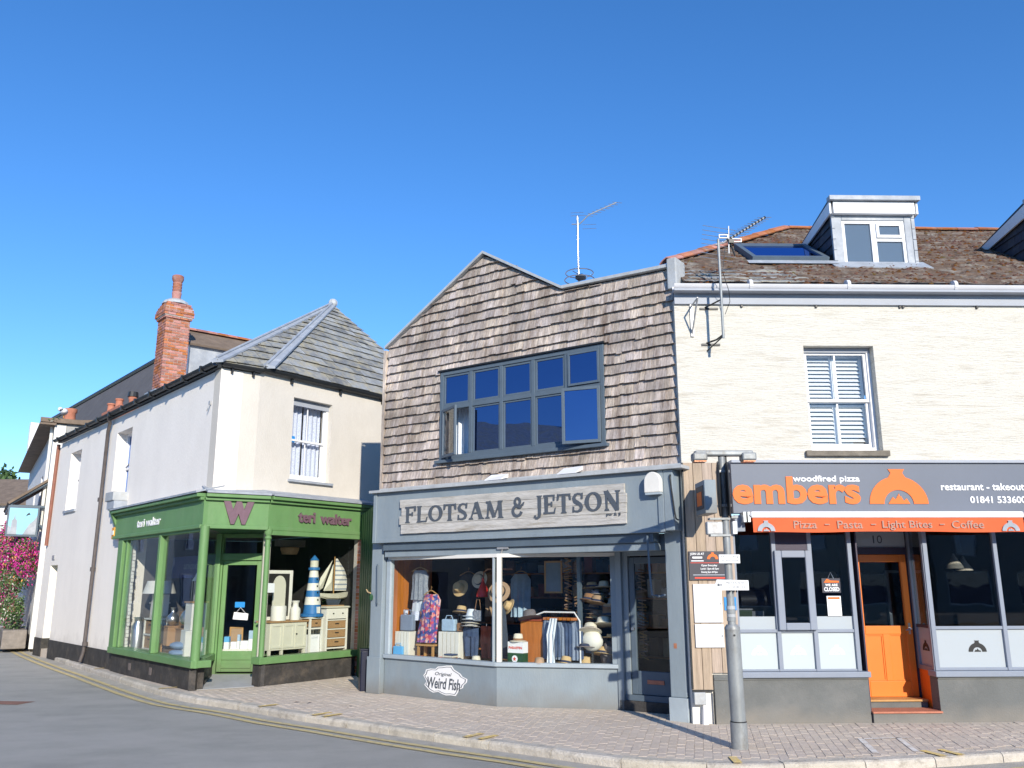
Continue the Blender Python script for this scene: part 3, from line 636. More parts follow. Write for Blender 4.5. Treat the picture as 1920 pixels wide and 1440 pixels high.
zz = [2.752, 2.905, 3.055, 3.20, 3.345]
for i in range(4):
    rr = random.Random(i); xs_ = [.85+k*(5.33-.85)/24 for k in range(25)]
    lo = [zz[i]+(.012*noise.noise(Vector((x*2.2,i,0)))-.008 if i==0 else 0) for x in xs_]; hi = [zz[i+1]-.005]*25
    xs_[0] += rr.uniform(-.02,.03); xs_[-1] += rr.uniform(-.04,.03)
    q = MB(FF); q.prism(list(zip(xs_, lo))+list(reversed(list(zip(xs_, hi)))), -.300-.006*(i%2), -.262); q.build('board', 'signboard_wood', sg)
# ----- serif letters cut from strokes (unit cap height 1)
def st(pts, ws):                      # stroke of changing width -> quads
    out = []; P = [Vector(p) for p in pts]; L_, R_ = [], []
    for i, p in enumerate(P):
        a = (P[min(i+1,len(P)-1)]-P[max(i-1,0)]).normalized(); nn = Vector((-a.y,a.x)); w_ = ws[i] if isinstance(ws,(list,tuple)) else ws
        L_.append(p+nn*w_/2); R_.append(p-nn*w_/2)
    return L_+R_[::-1]
def arc(cx, cz, rx, rz, a0, a1, n, w0, w1=None):   # w0 at horizontals, w1 at the flanks
    w1 = w1 or w0; P = []; Wd = []
    for i in range(n+1):
        t = R(a0+(a1-a0)*i/n); P.append((cx+rx*math.cos(t), cz+rz*math.sin(t))); Wd.append(w0+(w1-w0)*abs(math.cos(t))**1.5)
    return st(P, Wd)
def serif(x, z, w=.36, up=1): h = .07*up; return [(x-w/2,z),(x+w/2,z),(x+w/2-.02,z+h*.6),(x+.1,z+h*1.5),(x-.1,z+h*1.5),(x-w/2+.02,z+h*.6)][::(1 if up>0 else -1)]
def V(x, z0=0, z1=1, w=.2): return [(x-w/2,z0),(x+w/2,z0),(x+w/2,z1),(x-w/2,z1)]
GL = {
 'F': (.78, [V(.2), serif(.2,0), [(.02,.9),(.74,.9),(.78,1.02),(.02,1.0)], [(.66,.72),(.78,.70),(.80,1.0),(.66,.94)], [(.25,.48),(.55,.48),(.55,.58),(.25,.58)], [(.5,.4),(.58,.4),(.58,.66),(.5,.66)]]),
 'L': (.78, [V(.2), serif(.2,0), serif(.2,1,.36,-1), [(.2,0),(.72,0),(.76,.1),(.2,.1)], [(.64,.05),(.72,0),(.80,.32),(.72,.30)]]),
 'O': (1.0, [arc(.5,.5,.38,.44,0,360,28,.10,.22)]),
 'T': (.86, [V(.43), serif(.43,0), [(.04,.9),(.82,.9),(.82,1.0),(.04,1.0)], [(.0,.66),(.09,.68),(.16,.98),(.02,1.02)], [(.77,.68),(.86,.66),(.84,1.02),(.70,.98)]]),
 'S': (.72, [st([(.10,.12),(.20,.06),(.36,.05),(.52,.12),(.58,.26),(.50,.40),(.34,.50),(.18,.60),(.12,.75),(.20,.89),(.36,.95),(.52,.93),(.60,.88)], [.06,.1,.12,.17,.2,.2,.21,.2,.18,.15,.11,.1,.07]), [(.03,.02),(.12,.0),(.15,.3),(.05,.33)], [(.55,.70),(.65,.68),(.68,1.0),(.58,.98)]]),
 'A': (.98, [st([(.14,.03),(.47,1.0)], .10), st([(.80,.03),(.47,1.0)], .23), serif(.15,0,.32), serif(.82,0,.38), [(.27,.32),(.68,.32),(.66,.41),(.30,.41)]]),
 'M': (1.18, [st([(.18,.03),(.26,1.0)], .10), st([(.24,1.0),(.60,.06)], .23), st([(.60,.06),(.95,1.0)], .09), st([(.93,1.0),(1.0,.03)], .22), serif(.17,0,.32), serif(1.0,0,.38), serif(.2,1,.26,-1), serif(.99,1,.28,-1)]),
 'J': (.52, [V(.34,.0,1.0), serif(.34,1,.36,-1), st([(.34,.05),(.32,-.1),(.22,-.18),(.08,-.16)], [.2,.18,.12,.12]), [(-.02,-.16),(.12,-.16),(.12,-.02),(-.0,-.03)]]),
 'E': (.80, [V(.2), serif(.12,0,.2), serif(.12,1,.2,-1), [(.2,0),(.72,0),(.76,.1),(.2,.1)], [(.64,.05),(.72,0),(.80,.32),(.72,.30)], [(.2,.9),(.70,.9),(.74,1.0),(.2,1.0)], [(.62,.70),(.70,.68),(.74,1.0),(.62,.94)], [(.25,.47),(.54,.47),(.54,.56),(.25,.56)], [(.5,.4),(.57,.4),(.57,.64),(.5,.64)]]),
 'N': (1.02, [V(.22,0,1,.10), st([(.2,.98),(.84,.03)], .24), V(.86,0,1,.10), serif(.22,0,.30), serif(.2,1,.28,-1), serif(.86,1,.32,-1)]),
 '&': (.90, [arc(.44,.28,.30,.27,-10,-330,22,.15,.18), arc(.46,.78,.18,.19,-60,250,18,.11,.13), st([(.30,.68),(.52,.44),(.82,.62)], [.12,.15,.1]), [(.74,.52),(.86,.54),(.94,.74),(.84,.72)]]),
}
cnt = 0
def word(wd, x0, x1, zb, hh, dz=0):
    global cnt
    tot = sum(GL[c][0] for c in wd)+.06*(len(wd)-1); sx = (x1-x0)/tot; x = x0
    for c in wd:
        ltr = MB(FF)
        for pl in GL[c][1]:
            cnt += 1; yy = -.3125-.0006*(cnt % 9)
            q = MB(FF); pp = [(x+p[0]*sx, zb+p[1]*hh) for p in pl]
            n = len(pp)
            if n > 8 and n % 2 == 0 and c in 'OS&J' or n in (6,) and c == '&':   # strip
                hN = n//2
                for i in range(hN-1): ltr.prism([pp[n-1-i], pp[n-2-i], pp[i+1], pp[i]], yy, -.300)
            else: ltr.prism(pp, yy, -.300)
        ltr.build('letter', 'grey_print', sg); x += (GL[c][0]+.06)*sx
word('FLOTSAM', .97, 3.12, 2.925, .285); word('&', 3.27, 3.52, 2.94, .30); word('JETSON', 3.72, 5.27, 2.945, .30)
text('pw & jl', 'small_lettering', 'grey_print', sg, FF, 5.02, 5.26, 2.855, 2.915, -.308, .01)
# alarm box
al = thing('alarm_box', 'cream rounded alarm box on the blue-grey fascia beside the sign board', 'alarm', FF, (5.82,-.28,3.15))
prof = [(5.69,3.17)]+[(5.82+.13*math.cos(R(180-a)), 3.32+.15*math.sin(R(180-a))) for a in range(0,181,15)]+[(5.95,3.17)]
MB(FF).prism([(x,z) for x,z in prof][::-1], -.37, -.278).build('cover', 'offwhite', al, bevel=.012)
MB(FF).box(5.70,5.94,-.36,-.28,3.14,3.17).build('base', 'bluegrey_light', al)
# roller blind box under the fascia
rb = MB(FF); rb.box(.36,5.72,-.15,.05,2.35,2.46); rb.build('blind_box', 'bluegrey_paint', fb, bevel=.01)
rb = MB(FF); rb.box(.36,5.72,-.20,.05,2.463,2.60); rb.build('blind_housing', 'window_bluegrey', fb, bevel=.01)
cl = MB(FF); cl.box(2.9,3.12,-.19,-.15,2.43,2.47); cl.cyl((3.01,-.17,2.45),(2.96,-.17,2.35),.012); cl.build('blind_clip', 'grey_metal', fb)
# piers
MB(FF).box(-.0,.28,-.10,.25,0,2.60).build('left_pier', 'bluegrey_paint', fb, bevel=.012)
MB(FF).box(-.02,.30,-.125,-.10,0,.62).build('pier_base', 'bluegrey_paint', fb, bevel=.008)
MB(FF).box(5.82,6.07,-.03,.22,.32,3.50).build('right_pier', 'bluegrey_paint', fb, bevel=.012)
MB(FF).box(5.80,6.09,-.06,.24,0,.318).build('pier_base', 'bluegrey_light', fb, bevel=.008)
MB(FF).box(5.95,6.10,-.27,-.0,2.62,3.50).build('pier_console', 'bluegrey_paint', fb, bevel=.012)
q = MB(FF); q.tube([(6.08,-.29,3.42),(6.07,-.29,3.38),(6.12,-.29,2.9),(6.14,-.29,2.78),(6.17,-.27,2.76)], .012); q.build('blind_crank', 'black_metal', fb)
q = MB(FF); q.tube([(5.62,-.16,2.58),(5.66,-.26,2.55),(5.68,-.26,2.0),(5.70,-.26,1.72),(5.78,-.2,1.70),(5.83,-.1,1.72)], .016); q.build('blind_arm', 'window_bluegrey', fb)
q = MB(FF); q.tube([(.16,-.12,2.22),(.20,-.16,2.2),(.22,-.16,1.55),(.20,-.14,1.52)], .013); q.build('left_blind_arm', 'window_bluegrey', fb)
# shop window: bends forward and then runs back to the door
A_, B_, C_ = (.30,0), (2.93,-.23), (4.70,.53)
def seg(a, b):
    v = Vector(b)-Vector(a); return FF @ Matrix.Translation((a[0],a[1],0)) @ Matrix.Rotation(math.atan2(v.y,v.x),4,'Z'), v.length
S1, l1 = seg(A_, B_); S2, l2 = seg(B_, C_)
for nm, Sx, ll in (('a',S1,l1),('b',S2,l2)):
    MB(Sx).box(.0,ll,0,.12,0,.60).build('stall_riser', 'bluegrey_paint', fb)
    MB(Sx).box(-.02 if Sx is S2 else 0,ll,-.05,.14,.603,.665).build('sill', 'bluegrey_light', fb, bevel=.008)
    MB(Sx).box(0,ll,.0,.07,2.30,2.36).build('window_head', 'offwhite', fb, bevel=.004)
MB(S1).box(.0,.10,-.02,.08,.667,2.30).build('window_post', 'bluegrey_light', fb, bevel=.006)
MB(S1).box(l1-.10,l1-.07,-.0,.05,.667,2.30).build('window_post', 'bluegrey_light', fb, bevel=.004)
MB(S2).box(.0,.075,-.02,.07,.667,2.30).build('window_post', 'offwhite', fb, bevel=.006)
MB(S2).box(l2-.09,l2+.02,-.02,.10,.667,2.30).build('window_post', 'bluegrey_paint', fb, bevel=.006)
MB(S1).box(.10,l1-.10,.025,.031,.667,2.30).build('shop_window', 'glass_shop', fb)
MB(S1).box(l1-.07,l1-.02,.025,.031,.667,2.30).build('shop_window', 'glass_shop', fb)
MB(S2).box(.075,l2-.09,.025,.031,.667,2.30).build('shop_window', 'glass_shop', fb)
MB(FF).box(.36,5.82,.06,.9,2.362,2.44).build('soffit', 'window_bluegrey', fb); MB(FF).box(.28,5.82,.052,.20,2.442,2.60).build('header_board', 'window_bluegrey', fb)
# door in the recess
dr = MB(FF); frame_bars(dr, 4.80, 5.82, .02, 2.42, .56, .66, .09, .12, .02); dr.build('door_frame', 'bluegrey_paint', fb, bevel=.006)
d_ = frame_bars(MB(FF), 4.90, 5.72, .24, 2.28, .585, .635, .09, .10, .34).build('door', 'window_bluegrey', fb, bevel=.006)
MB(FF).box(4.99,5.63,.605,.612,.58,2.18).build('pane', 'glass_shop', d_)
MB(FF).box(5.16,5.44,.572,.585,.40,.46).build('letter_plate', 'terracotta', d_, bevel=.004)
MB(FF).cyl((4.96,.57,1.2),(4.96,.53,1.2),.025).build('handle', 'steel', d_)
MB(FF).box(4.72,5.82,.50,.70,0,.15).build('door_step', 'plinth_black', fb)
MB(FF).box(4.80,5.82,.54,.70,.152,.235).build('threshold', 'window_bluegrey', fb)
MB(FF).box(4.70,4.80,.50,.62,0,2.42).build('door_post', 'bluegrey_paint', fb, bevel=.006)
MB(FF).box(4.96,5.0,.02,.04,.90,.93)
q = MB(FF); q.box(5.90,5.945,-.034,-.03,.98,1.05); q.build('rust_stain', 'rust_spot', fb)
# interior of the shop
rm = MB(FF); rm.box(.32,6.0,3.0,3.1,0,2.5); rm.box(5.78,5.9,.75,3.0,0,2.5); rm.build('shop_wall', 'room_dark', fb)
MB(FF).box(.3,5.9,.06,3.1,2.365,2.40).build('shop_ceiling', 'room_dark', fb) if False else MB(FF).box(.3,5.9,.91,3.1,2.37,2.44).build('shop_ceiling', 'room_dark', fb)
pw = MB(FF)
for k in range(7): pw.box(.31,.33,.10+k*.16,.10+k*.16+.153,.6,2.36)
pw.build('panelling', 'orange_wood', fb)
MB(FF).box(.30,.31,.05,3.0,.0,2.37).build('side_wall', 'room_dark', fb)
MB(FF).slab([(.34,.13),(2.92,-.09),(4.62,.64),(4.62,1.1),(.34,1.1)], .56, .60).build('display_floor', 'pine', fb)
MB(FF).slab([(.34,1.1),(5.78,1.1),(5.78,3),(.34,3)], .02, .05).build('shop_floor', 'room_mid', fb)
# round sticker cut-out on the stall riser (hand-drawn letters)
S1d = S1 @ Matrix.Translation((1.48,0,.315)) @ Matrix.Diagonal((1.62,1,1.27,1)) @ Matrix.Translation((-.93,0,-.30))
stk = thing('wall_decal', 'white scrawled sticker on the blue-grey stall riser under the left window', 'decal', S1, (1.48,-.012,.08))
rd = random.Random(4)
def squig(mb, x0, x1, z0, z1, y, seed, amp, n, w=.012):
    rr = random.Random(seed); P = []
    for i in range(n): P.append((x0+(x1-x0)*i/(n-1)+rr.uniform(-.01,.01), z0+(z1-z0)*((i%2)*.85+rr.uniform(0,.2))))
    for a, b in zip(P, P[1:]):
        pp = st([a, b], w); mb.prism([(p[0],p[1]) for p in pp], y, y+.002)
bl = MB(S1d); out = []
for i in range(30):
    a = 2*PI*i/30; rr = 1+.09*math.sin(5*a+1)+.06*math.sin(11*a); out.append((.93+.28*rr*math.cos(a), .30+.165*rr*math.sin(a)))
out2 = [(.93+(x-.93)*1.06, .30+(z-.30)*1.09) for x, z in out]
bl.prism(out2, -.004, -.001); bl.build('backing', 'white_print', stk)
k_ = MB(S1d)
for i in range(30):
    j = (i+1) % 30; k_.prism([out[i], out[j], (.93+(out[j][0]-.93)*.96, .3+(out[j][1]-.3)*.96), (.93+(out[i][0]-.93)*.96, .3+(out[i][1]-.3)*.96)][::-1], -.006, -.004)
k_.build('outline', 'grey_print', stk)
text('Original', 'script', 'grey_print', stk, S1d, .80, 1.04, .345, .40, -.006, .01, .002, .3)
text('Weird Fish', 'script', 'grey_print', stk, S1d, .69, 1.16, .19, .33, -.006, .02, .002, .2)
# ------------------------------------------------------------------ green corner shop
tb = thing('corner_shop', 'cream rendered corner building with a green shopfront, slate hipped roof and chamfered corner', 'building', TF)
UL, UT = .46, -.22            # where the long wall ends / right-hand wall begins at the chamfer
pL = wp(LF, UL, 0); pT = wp(TF, UT, .25); cv = pT-pL; CF = frame(pL.x, pL.y, math.degrees(math.atan2(cv.x, cv.y))); cl_ = cv.length
lw = MB(LF)
LWIN = [(-10.35,-9.25,3.92,5.58), (-6.05,-4.85,3.78,5.60)]
holes(lw, -11.55, UL, 3.35, 6.02, 0, .45, LWIN)
holes(lw, -12.1, -4.45, .40, 3.35, 0, .45, [(-11.25,-10.45,.40,2.42)])
lw.box(-12.1,-11.552,0,.45,3.35,5.9)
lw.build('side_wall', 'stucco_white', tb)
cw_ = MB(CF); cw_.box(0,cl_,0,.3,3.35,6.05); cw_.build('corner_wall', 'stucco_cream', tb)
tw = MB(TF); TW = (.66,1.72,3.99,5.72)
MB(TF).box(UT,4.3,.12,.40,6.10,6.17).build('eaves_board','black_metal',tb); MB(CF).box(0,cl_,-.12,.2,6.06,6.13).build('eaves_board','black_metal',tb)
holes(tw, UT, 4.4, 3.35, 6.10, .25, .6, [TW]); tw.build('front_wall', 'stucco_cream', tb)
pl = MB(LF); pl.box(-12.1,-11.25,-.025,.2,-.1,.40); pl.box(-10.45,-4.42,-.025,.2,-.1,.40); pl.build('plinth', 'plinth_black', tb)
MB(LF).box(-11.25,-10.45,.0,.4,-.1,.12).build('doorstep', 'pavement_concrete', tb)
# recessed windows and the side door in the long wall
for (a,b,c,d) in LWIN:
    w_ = frame_bars(MB(LF), a, b, c+.01, d, .24, .34, .07).build('window', 'white_paint', tb)
    MB(LF).box(a+.07,b-.07,.25,.30,(c+d)/2-.02,(c+d)/2+.03).build('meeting_rail', 'white_paint', w_)
    MB(LF).box(a+.07,b-.07,.30,.305,c+.07,d-.07).build('pane', 'glass_upper', w_)
    MB(LF).box(a-.05,b+.05,-.05,.30,c-.07,c-.002).build('window_sill', 'lead', tb)
    MB(LF).box(a,b,.40,.44,c,d).build('blind', 'lace', tb)
    q = MB(LF); q.tube([(a+.95,.22,(c+d)/2+.02),(a+.9,.10,(c+d)/2+.05),(a+.7,.08,(c+d)/2-.03)], .018, 6); q.build('sash_catch', 'grey_metal', tb)
MB(LF).box(-11.23,-10.47,.22,.30,.14,2.40).build('side_door', 'green_paint', tb)
MB(LF).box(-11.1,-10.85,-.03,.0,2.58,2.70).build('vent', 'grey_metal', tb)
for z in (1.62,1.75): MB(LF).box(-10.66,-10.47,.10,.18,z,z+.09).build('bell_box', 'grey_metal', tb)
# downpipe with its sockets and gutters
dp = thing('drainpipe', 'dark cast drainpipe running down the cream side wall to the pavement', 'drainpipe', LF, (-6.62,-.09,0))
q = MB(LF); q.tube([(-6.38,-.16,6.02),(-6.42,-.10,5.9),(-6.6,-.08,5.72),(-6.62,-.08,4.0),(-6.66,-.08,2.2),(-6.72,-.08,.3),(-6.72,-.14,.06)], .045, 10); q.build('pipe', 'drainpipe', dp, smooth=True)
for z in (3.92, 2.2, .42):
    MB(LF).cyl((-6.66-.02*(z<3),-.08,z),(-6.66-.02*(z<3),-.08,z+.10),.062,n=12).build('socket', 'drainpipe', dp)
gt = MB(LF)
gp = [(-12.15 if False else -11.75, 6.10), (UL+.06, 6.10)]
def gutter_run(fr_, x0, x1, y, z, r=.07, m='black_metal', parent=None, fascia=True, name='gutter'):
    q = MB(fr_); n = 7; vs = []; 
    for x in (x0, x1):
        for k in range(n): t = PI+PI*k/(n-1); vs.append((x, y-r+r*math.cos(t), z+r*math.sin(t)))
        for k in range(n): t = 2*PI-PI*k/(n-1); vs.append((x, y-r+(r-.008)*math.cos(t), z+(r-.008)*math.sin(t)))
    m_ = 2*n; q.add(vs, [(k, (k+1)%m_, m_+(k+1)%m_, m_+k) for k in range(m_)]+[tuple(range(m_)), tuple(reversed(range(m_,2*m_)))])
    o = q.build(name, m, parent, smooth=True); return o
gutter_run(LF, -11.75, UL+.05, -.09, 6.12, parent=tb); gutter_run(CF, -.02, cl_+.02, -.02, 6.13, parent=tb); gutter_run(TF, UT-.02, 4.3, .23, 6.15, parent=tb)
q = MB(LF); q.box(-11.7,UL+.02,-.09,.02,6.04,6.12); q.build('eaves_board', 'black_metal', tb)
q = MB(LF)
for k in range(12): x = -11.3+k*1.02; q.box(x-.03,x+.03,-.24,-.09,6.03,6.15)
tag(q.build('gutter_bracket', 'black_metal', tb), kind='stuff')
for x in (.55, 1.9, 3.2): MB(TF).box(x-.015,x+.015,.17,.25,5.98,6.08).build('gutter_bracket', 'black_metal', tb)
for x in (.2,.65): MB(CF).box(x-.015,x+.015,-.08,0,5.96,6.06).build('gutter_bracket', 'black_metal', tb)
# roof: slates on the two facets that face the street, lead on the hips
AP = Vector((-4.86, 22.25, 9.26)); ZE = 6.16
E0 = wp(LF, -11.7, -.12, ZE); E1 = wp(LF, UL+.02, -.12, ZE); E2 = wp(TF, UT-.02, .13, ZE); E3 = wp(TF, 5.6, .13, ZE); 
backL = wp(LF, -11.7, 4.3, ZE+3.0)
q = MB(ID); q.thick([E0, E1, AP, Vector((AP.x-(E1-E0).normalized().x*8, AP.y-(E1-E0).normalized().y*8, AP.z))], .06); q.build('roof_side', 'slate_plain', tb)
q = MB(ID); q.thick([E1, E2, AP], .05); q.thick([E2, E3, AP], .05)
Eb = AP+Vector((3.6, 3.4, -3.1)); q.thick([E3, Eb, AP], .05); q.build('roof_front', 'slate_mix', tb)
def slates(P0, P1, apex, courses, wid, parent, seed, nm='slate', lim=300):
    """courses of slates on the triangle P0 P1 apex"""
    rr = random.Random(seed); u = (P1-P0).normalized(); nn = (P1-P0).cross(apex-P0).normalized()
    if nn.z < 0: nn = -nn
    up = nn.cross(u); 
    if up.z < 0: up = -up
    H = (apex-P0).dot(up); L = (P1-P0).length; ax = (apex-P0).dot(u); out = []; h = 0; c = H/courses; k = 0
    while h < H-.12:
        cc = c*(1.35-.6*h/H); xa = ax*h/H; xb = L-(L-ax)*h/H; x = xa+rr.uniform(-.2,0)
        while x < xb:
            wd = wid*rr.uniform(.65,1.35)*(1.2-.4*h/H); a, b = max(x, xa), min(x+wd-.008, xb); x += wd
            if b-a < .05: continue
            top = min(h+cc+.04, H); xa2 = ax*top/H; xb2 = L-(L-ax)*top/H; a2, b2 = max(a, xa2), min(b, xb2)
            if b2 <= a2: a2 = b2 = (a2+b2)/2
            l0 = .034+rr.uniform(0,.016); jj = rr.uniform(-.012,.012); P = lambda s_, t_, e_: P0+u*s_+up*t_+nn*e_
            out.append(([P(a,h+jj,l0),P(b,h-jj,l0),P(b2,top,.008),P(a2,top,.008),P(a,h+jj,l0-.012),P(b,h-jj,l0-.012),P(b2,top,-.004),P(a2,top,-.004)],))
        h += cc; k += 1
    return out
FS6 = [(0,1,2,3),(7,6,5,4),(0,4,5,1),(1,5,6,2),(2,6,7,3),(3,7,4,0)]
SL = slates(E2, E3, AP, 17, .34, tb, 5)+slates(E1, E2, AP, 17, .30, tb, 6)
SL.sort(key=lambda s_: (s_[0][0]-Vector((0,0,1.9))).length)
rest = MB(ID)
for k, (s_,) in enumerate(SL):
    if k < 300: MB(ID).add(s_, FS6).build('slate', 'slate_mix', tb)
    else: rest.add(s_, FS6)
if rest.v: tag(rest.build('slates', 'slate_mix', tb), kind='stuff')
def hipstrip(a, b, w, m='lead', lift=.06):
    d = (b-a).normalized(); s_ = d.cross(Vector((0,0,1))).normalized()*w; q = MB(ID); up = Vector((0,0,lift))
    q.add([a-s_+up*.35, a+up, a+s_+up*.35, b-s_*.55+up*.35, b+up, b+s_*.55+up*.35, a-s_-up*.4, a+s_-up*.4, b-s_*.55-up*.4, b+s_*.55-up*.4], [(0,1,4,3),(1,2,5,4),(6,0,3,8),(2,7,9,5),(0,6,7,2,1),(3,4,5,9,8)])
    q.tube([a+up*1.3, b+up*1.3], .028, 8); return q.build('lead_hip', m, tb)
hipstrip(E2+Vector((.05,.05,.02)), AP, .17, 'lead'); hipstrip(E1, AP, .14, 'lead')
MB(ID).blob(AP+Vector((0,0,.05)), .13, 8).build('lead_cap', 'lead_light', tb)
# sash window with net curtains
def sash_window(parent, fr_, a, b, c, d, y, m='white_paint', gm='glass_house', bars=1):
    w_ = frame_bars(MB(fr_), a, b, c, d, y, y+.12, .055, .06, .07).build('window', m, parent, bevel=.004)
    mid = (c+d)/2-.02
    s1 = frame_bars(MB(fr_), a+.056, b-.056, mid-.01, d-.062, y+.03, y+.07, .04).build('upper_sash', m, w_)
    MB(fr_).box(a+.096,b-.096,y+.05,y+.055,mid+.03,d-.10).build('pane', gm, w_)
    s2 = frame_bars(MB(fr_), a+.056, b-.056, c+.072, mid+.03, y+.072, y+.11, .045, .04, .06).build('lower_sash', m, w_)
    MB(fr_).box(a+.10,b-.10,y+.09,y+.095,c+.13,mid-.01).build('pane', gm, w_)
    gb = MB(fr_)
    for k in range(bars):
        x = a+(b-a)*(k+1)/(bars+1); gb.box(x-.012,x+.012,y+.045,y+.062,mid+.03,d-.10); gb.box(x-.012,x+.012,y+.085,y+.10,c+.132,mid-.01)
    gb.build('glazing_bar', m, w_); return w_
MB(TF).box(.45,1.95,.95,1.0,3.7,6.0).build('room_back', 'room_mid', tb); MB(TF).box(.45,.5,.61,.95,3.7,6.0).build('room_side', 'room_mid', tb); MB(TF).box(1.9,1.95,.61,.95,3.7,6.0).build('room_side', 'room_mid', tb)
TWf = sash_window(tb, TF, *TW, .38)
MB(TF).box(TW[0]-.02,TW[1]+.02,.36,.385,TW[3]-.14,TW[3]).build('window_box_head', 'fascia_grey', tb)
MB(TF).box(TW[0]-.05,TW[1]+.06,.18,.40,TW[2]-.05,TW[2]-.002).build('window_sill', 'lead', tb)
cu = MB(TF); curtain(cu, TW[0]+.06, (TW[0]+TW[1])/2-.01, TW[2]+.06, TW[3]-.08, .58, .02, .11); curtain(cu, (TW[0]+TW[1])/2+.01, TW[1]-.06, TW[2]+.06, TW[3]-.08, .58, .02, .13); cu.build('net_curtain', 'lace', tb)
MB(TF).box(TW[0]+.10,TW[0]+.22,.425,.43,4.80,4.93).build('sticker', 'blue_print', tb)
q = MB(LF); q.box(.02,.08,-.04,0,5.36,5.44); q.tube([(.05,-.02,5.38),(.05,-.05,5.3),(.0,-.05,5.24)], .012, 6); q.build('cable_bracket', 'grey_metal', tb)
# chimney: bricks laid one by one, corbelled cap and pot
ch = thing('chimney_stack', 'tall red brick chimney with corbelled top rising above the side wall of the corner building', 'chimney', LF, (-4.62,.45,6.3)) if False else tb
CX0, CX1, CY0, CY1, CZ0 = -5.04, -4.46, .42, 1.02, 6.38
co = MB(LF); co.box(CX0+.012,CX1-.012,CY0+.012,CY1-.012,CZ0-.3,8.42); co.box(CX0-.05,CX1+.05,CY0-.05,CY1+.05,8.421,8.66)
chm = co.build('chimney', 'mortar', tb)
rb_ = random.Random(9); n_b = 0; bh = .068; bl_ = .19; bw = .095
def brickrow(z, x0, x1, y0, y1, off, h=bh):
    # right-hand face (x = x1) and street face (y = y0)
    L_ = y1-y0; y = y0-off
    while y < y1-.01:
        a, b = max(y, y0), min(y+bl_-.010, y1); y += bl_
        if b-a > .02: j = rb_.uniform(-.003,.005); MB(LF).box(x1-.07, x1+j, a, b, z, z+h-.010).build('brick', 'brick', chm)
    x = x0-(bl_/2-off)
    while x < x1-.08:
        a, b = max(x, x0), min(x+bl_-.010, x1-.075); x += bl_
        if b-a > .02: j = rb_.uniform(-.004,.004); MB(LF).box(a, b, y0+j-.002, y0+.07, z, z+h-.010).build('brick', 'brick', chm)
z = CZ0+.02; r_ = 0
while z < 8.36: brickrow(z, CX0, CX1, CY0, CY1, (r_%2)*bl_/2); z += bh+.004; r_ += 1
for k, o_ in enumerate((.035,.07,.07,.055,.03,.0)): brickrow(8.375+k*.072, CX0-o_, CX1+o_, CY0-o_, CY1+o_, (k%2)*bl_/2)
q = MB(LF); q.lathe([(.34,8.80),(.30,8.88),(.2,8.94),(.10,8.97)], (-4.75,.72,0), 14); q.build('flaunching', 'lead_light', chm)
q = MB(LF); q.lathe([(.10,8.92),(.115,8.96),(.105,9.0),(.12,9.12),(.12,9.14),(.105,9.16),(.12,9.22),(.105,9.24),(.12,9.30),(.105,9.32),(.12,9.38),(.105,9.40),(.12,9.44),(.145,9.50),(.145,9.58),(.12,9.60),(.10,9.60),(.10,9.50)], (-4.75,.72,0), 18); q.build('chimney_pot', 'brick', chm, smooth=True)
MB(LF).slab([(CX0-.06,CY0-.15),(CX1+.12,CY0-.15),(CX1+.12,CY0-.02),(CX0-.06,CY0-.02)],6.20,6.5).build('chimney_flashing','lead',chm)
q = MB(LF); q.thick([(CX1+.002,CY0-.02,6.42),(CX1+.20,CY0-.02,6.36),(CX1+.20,CY1+.05,6.80),(CX1+.002,CY1+.05,6.86)], .03); q.build('chimney_flashing', 'lead', chm)
# dormer behind the chimney
dm = MB(LF); dm.prism([(-6.75,6.5),(-5.05,6.5),(-5.05,8.0),(-5.9,8.5),(-6.75,8.0)], 1.27, 4.2); dmo = dm.build('dormer', 'lead', tb)
q = MB(LF); q.thick([(-4.92,1.12,7.95),(-5.9,1.12,8.56),(-5.9,4.4,8.56),(-4.92,4.4,7.95)], .05); q.thick([(-6.88,1.12,7.95),(-5.9,1.12,8.56),(-5.9,4.4,8.56),(-6.88,4.4,7.95)], .05); q.build('dormer_roof', 'far_roof', dmo)
for k in range(11): MB(LF).prism([(-6.03,8.55),(-5.9,8.645),(-5.77,8.55),(-5.9,8.58)], 1.12+k*.29, 1.12+k*.29+.28).build('ridge_tile', 'ridge_tile', dmo)
frame_bars(MB(LF), -6.7, -5.07, 6.9, 7.98, 1.20, 1.26, .08).build('dormer_window', 'white_paint', dmo)
MB(LF).box(-6.62,-5.15,1.23,1.235,6.98,7.90).build('pane', 'glass_upper', dmo)
MB(LF).box(-5.12,-5.035,1.17,1.26,6.75,8.04).build('corner_post', 'white_paint', dmo)

# ----- shopfront, long side (bay)
ba = MB(LF)
ba.box(-4.4,.34,-.12,.15,-.1,.40); ba.build('stall_riser', 'plinth_black', tb)
for x in (-3.05,-1.75): MB(LF).box(x-.07,x+.07,-.126,-.11,.12,.26).build('air_brick', 'iron_cover', tb)
MB(LF).box(-4.45,.58,-.20,.18,.402,.53).build('sill', 'green_paint', tb, bevel=.01)
MB(LF).box(-4.60,-4.28,-.14,.10,.40,2.93).build('pilaster', 'green_paint', tb, bevel=.012)
MB(LF).box(-4.18,-4.06,-.10,.02,.532,2.90).build('window_post', 'green_paint', tb, bevel=.008)
MB(LF).box(-1.86,-1.74,-.15,.0,.532,2.90).build('mullion', 'green_paint', tb, bevel=.01)
q = MB(LF); q.cyl((.50,-.10,.40),(.50,-.10,2.95),.085,n=14); q.build('corner_post', 'green_paint', tb, smooth=True)
MB(LF).box(-4.3,.45,-.14,.02,2.86,2.93).build('window_head', 'green_paint', tb, bevel=.006)
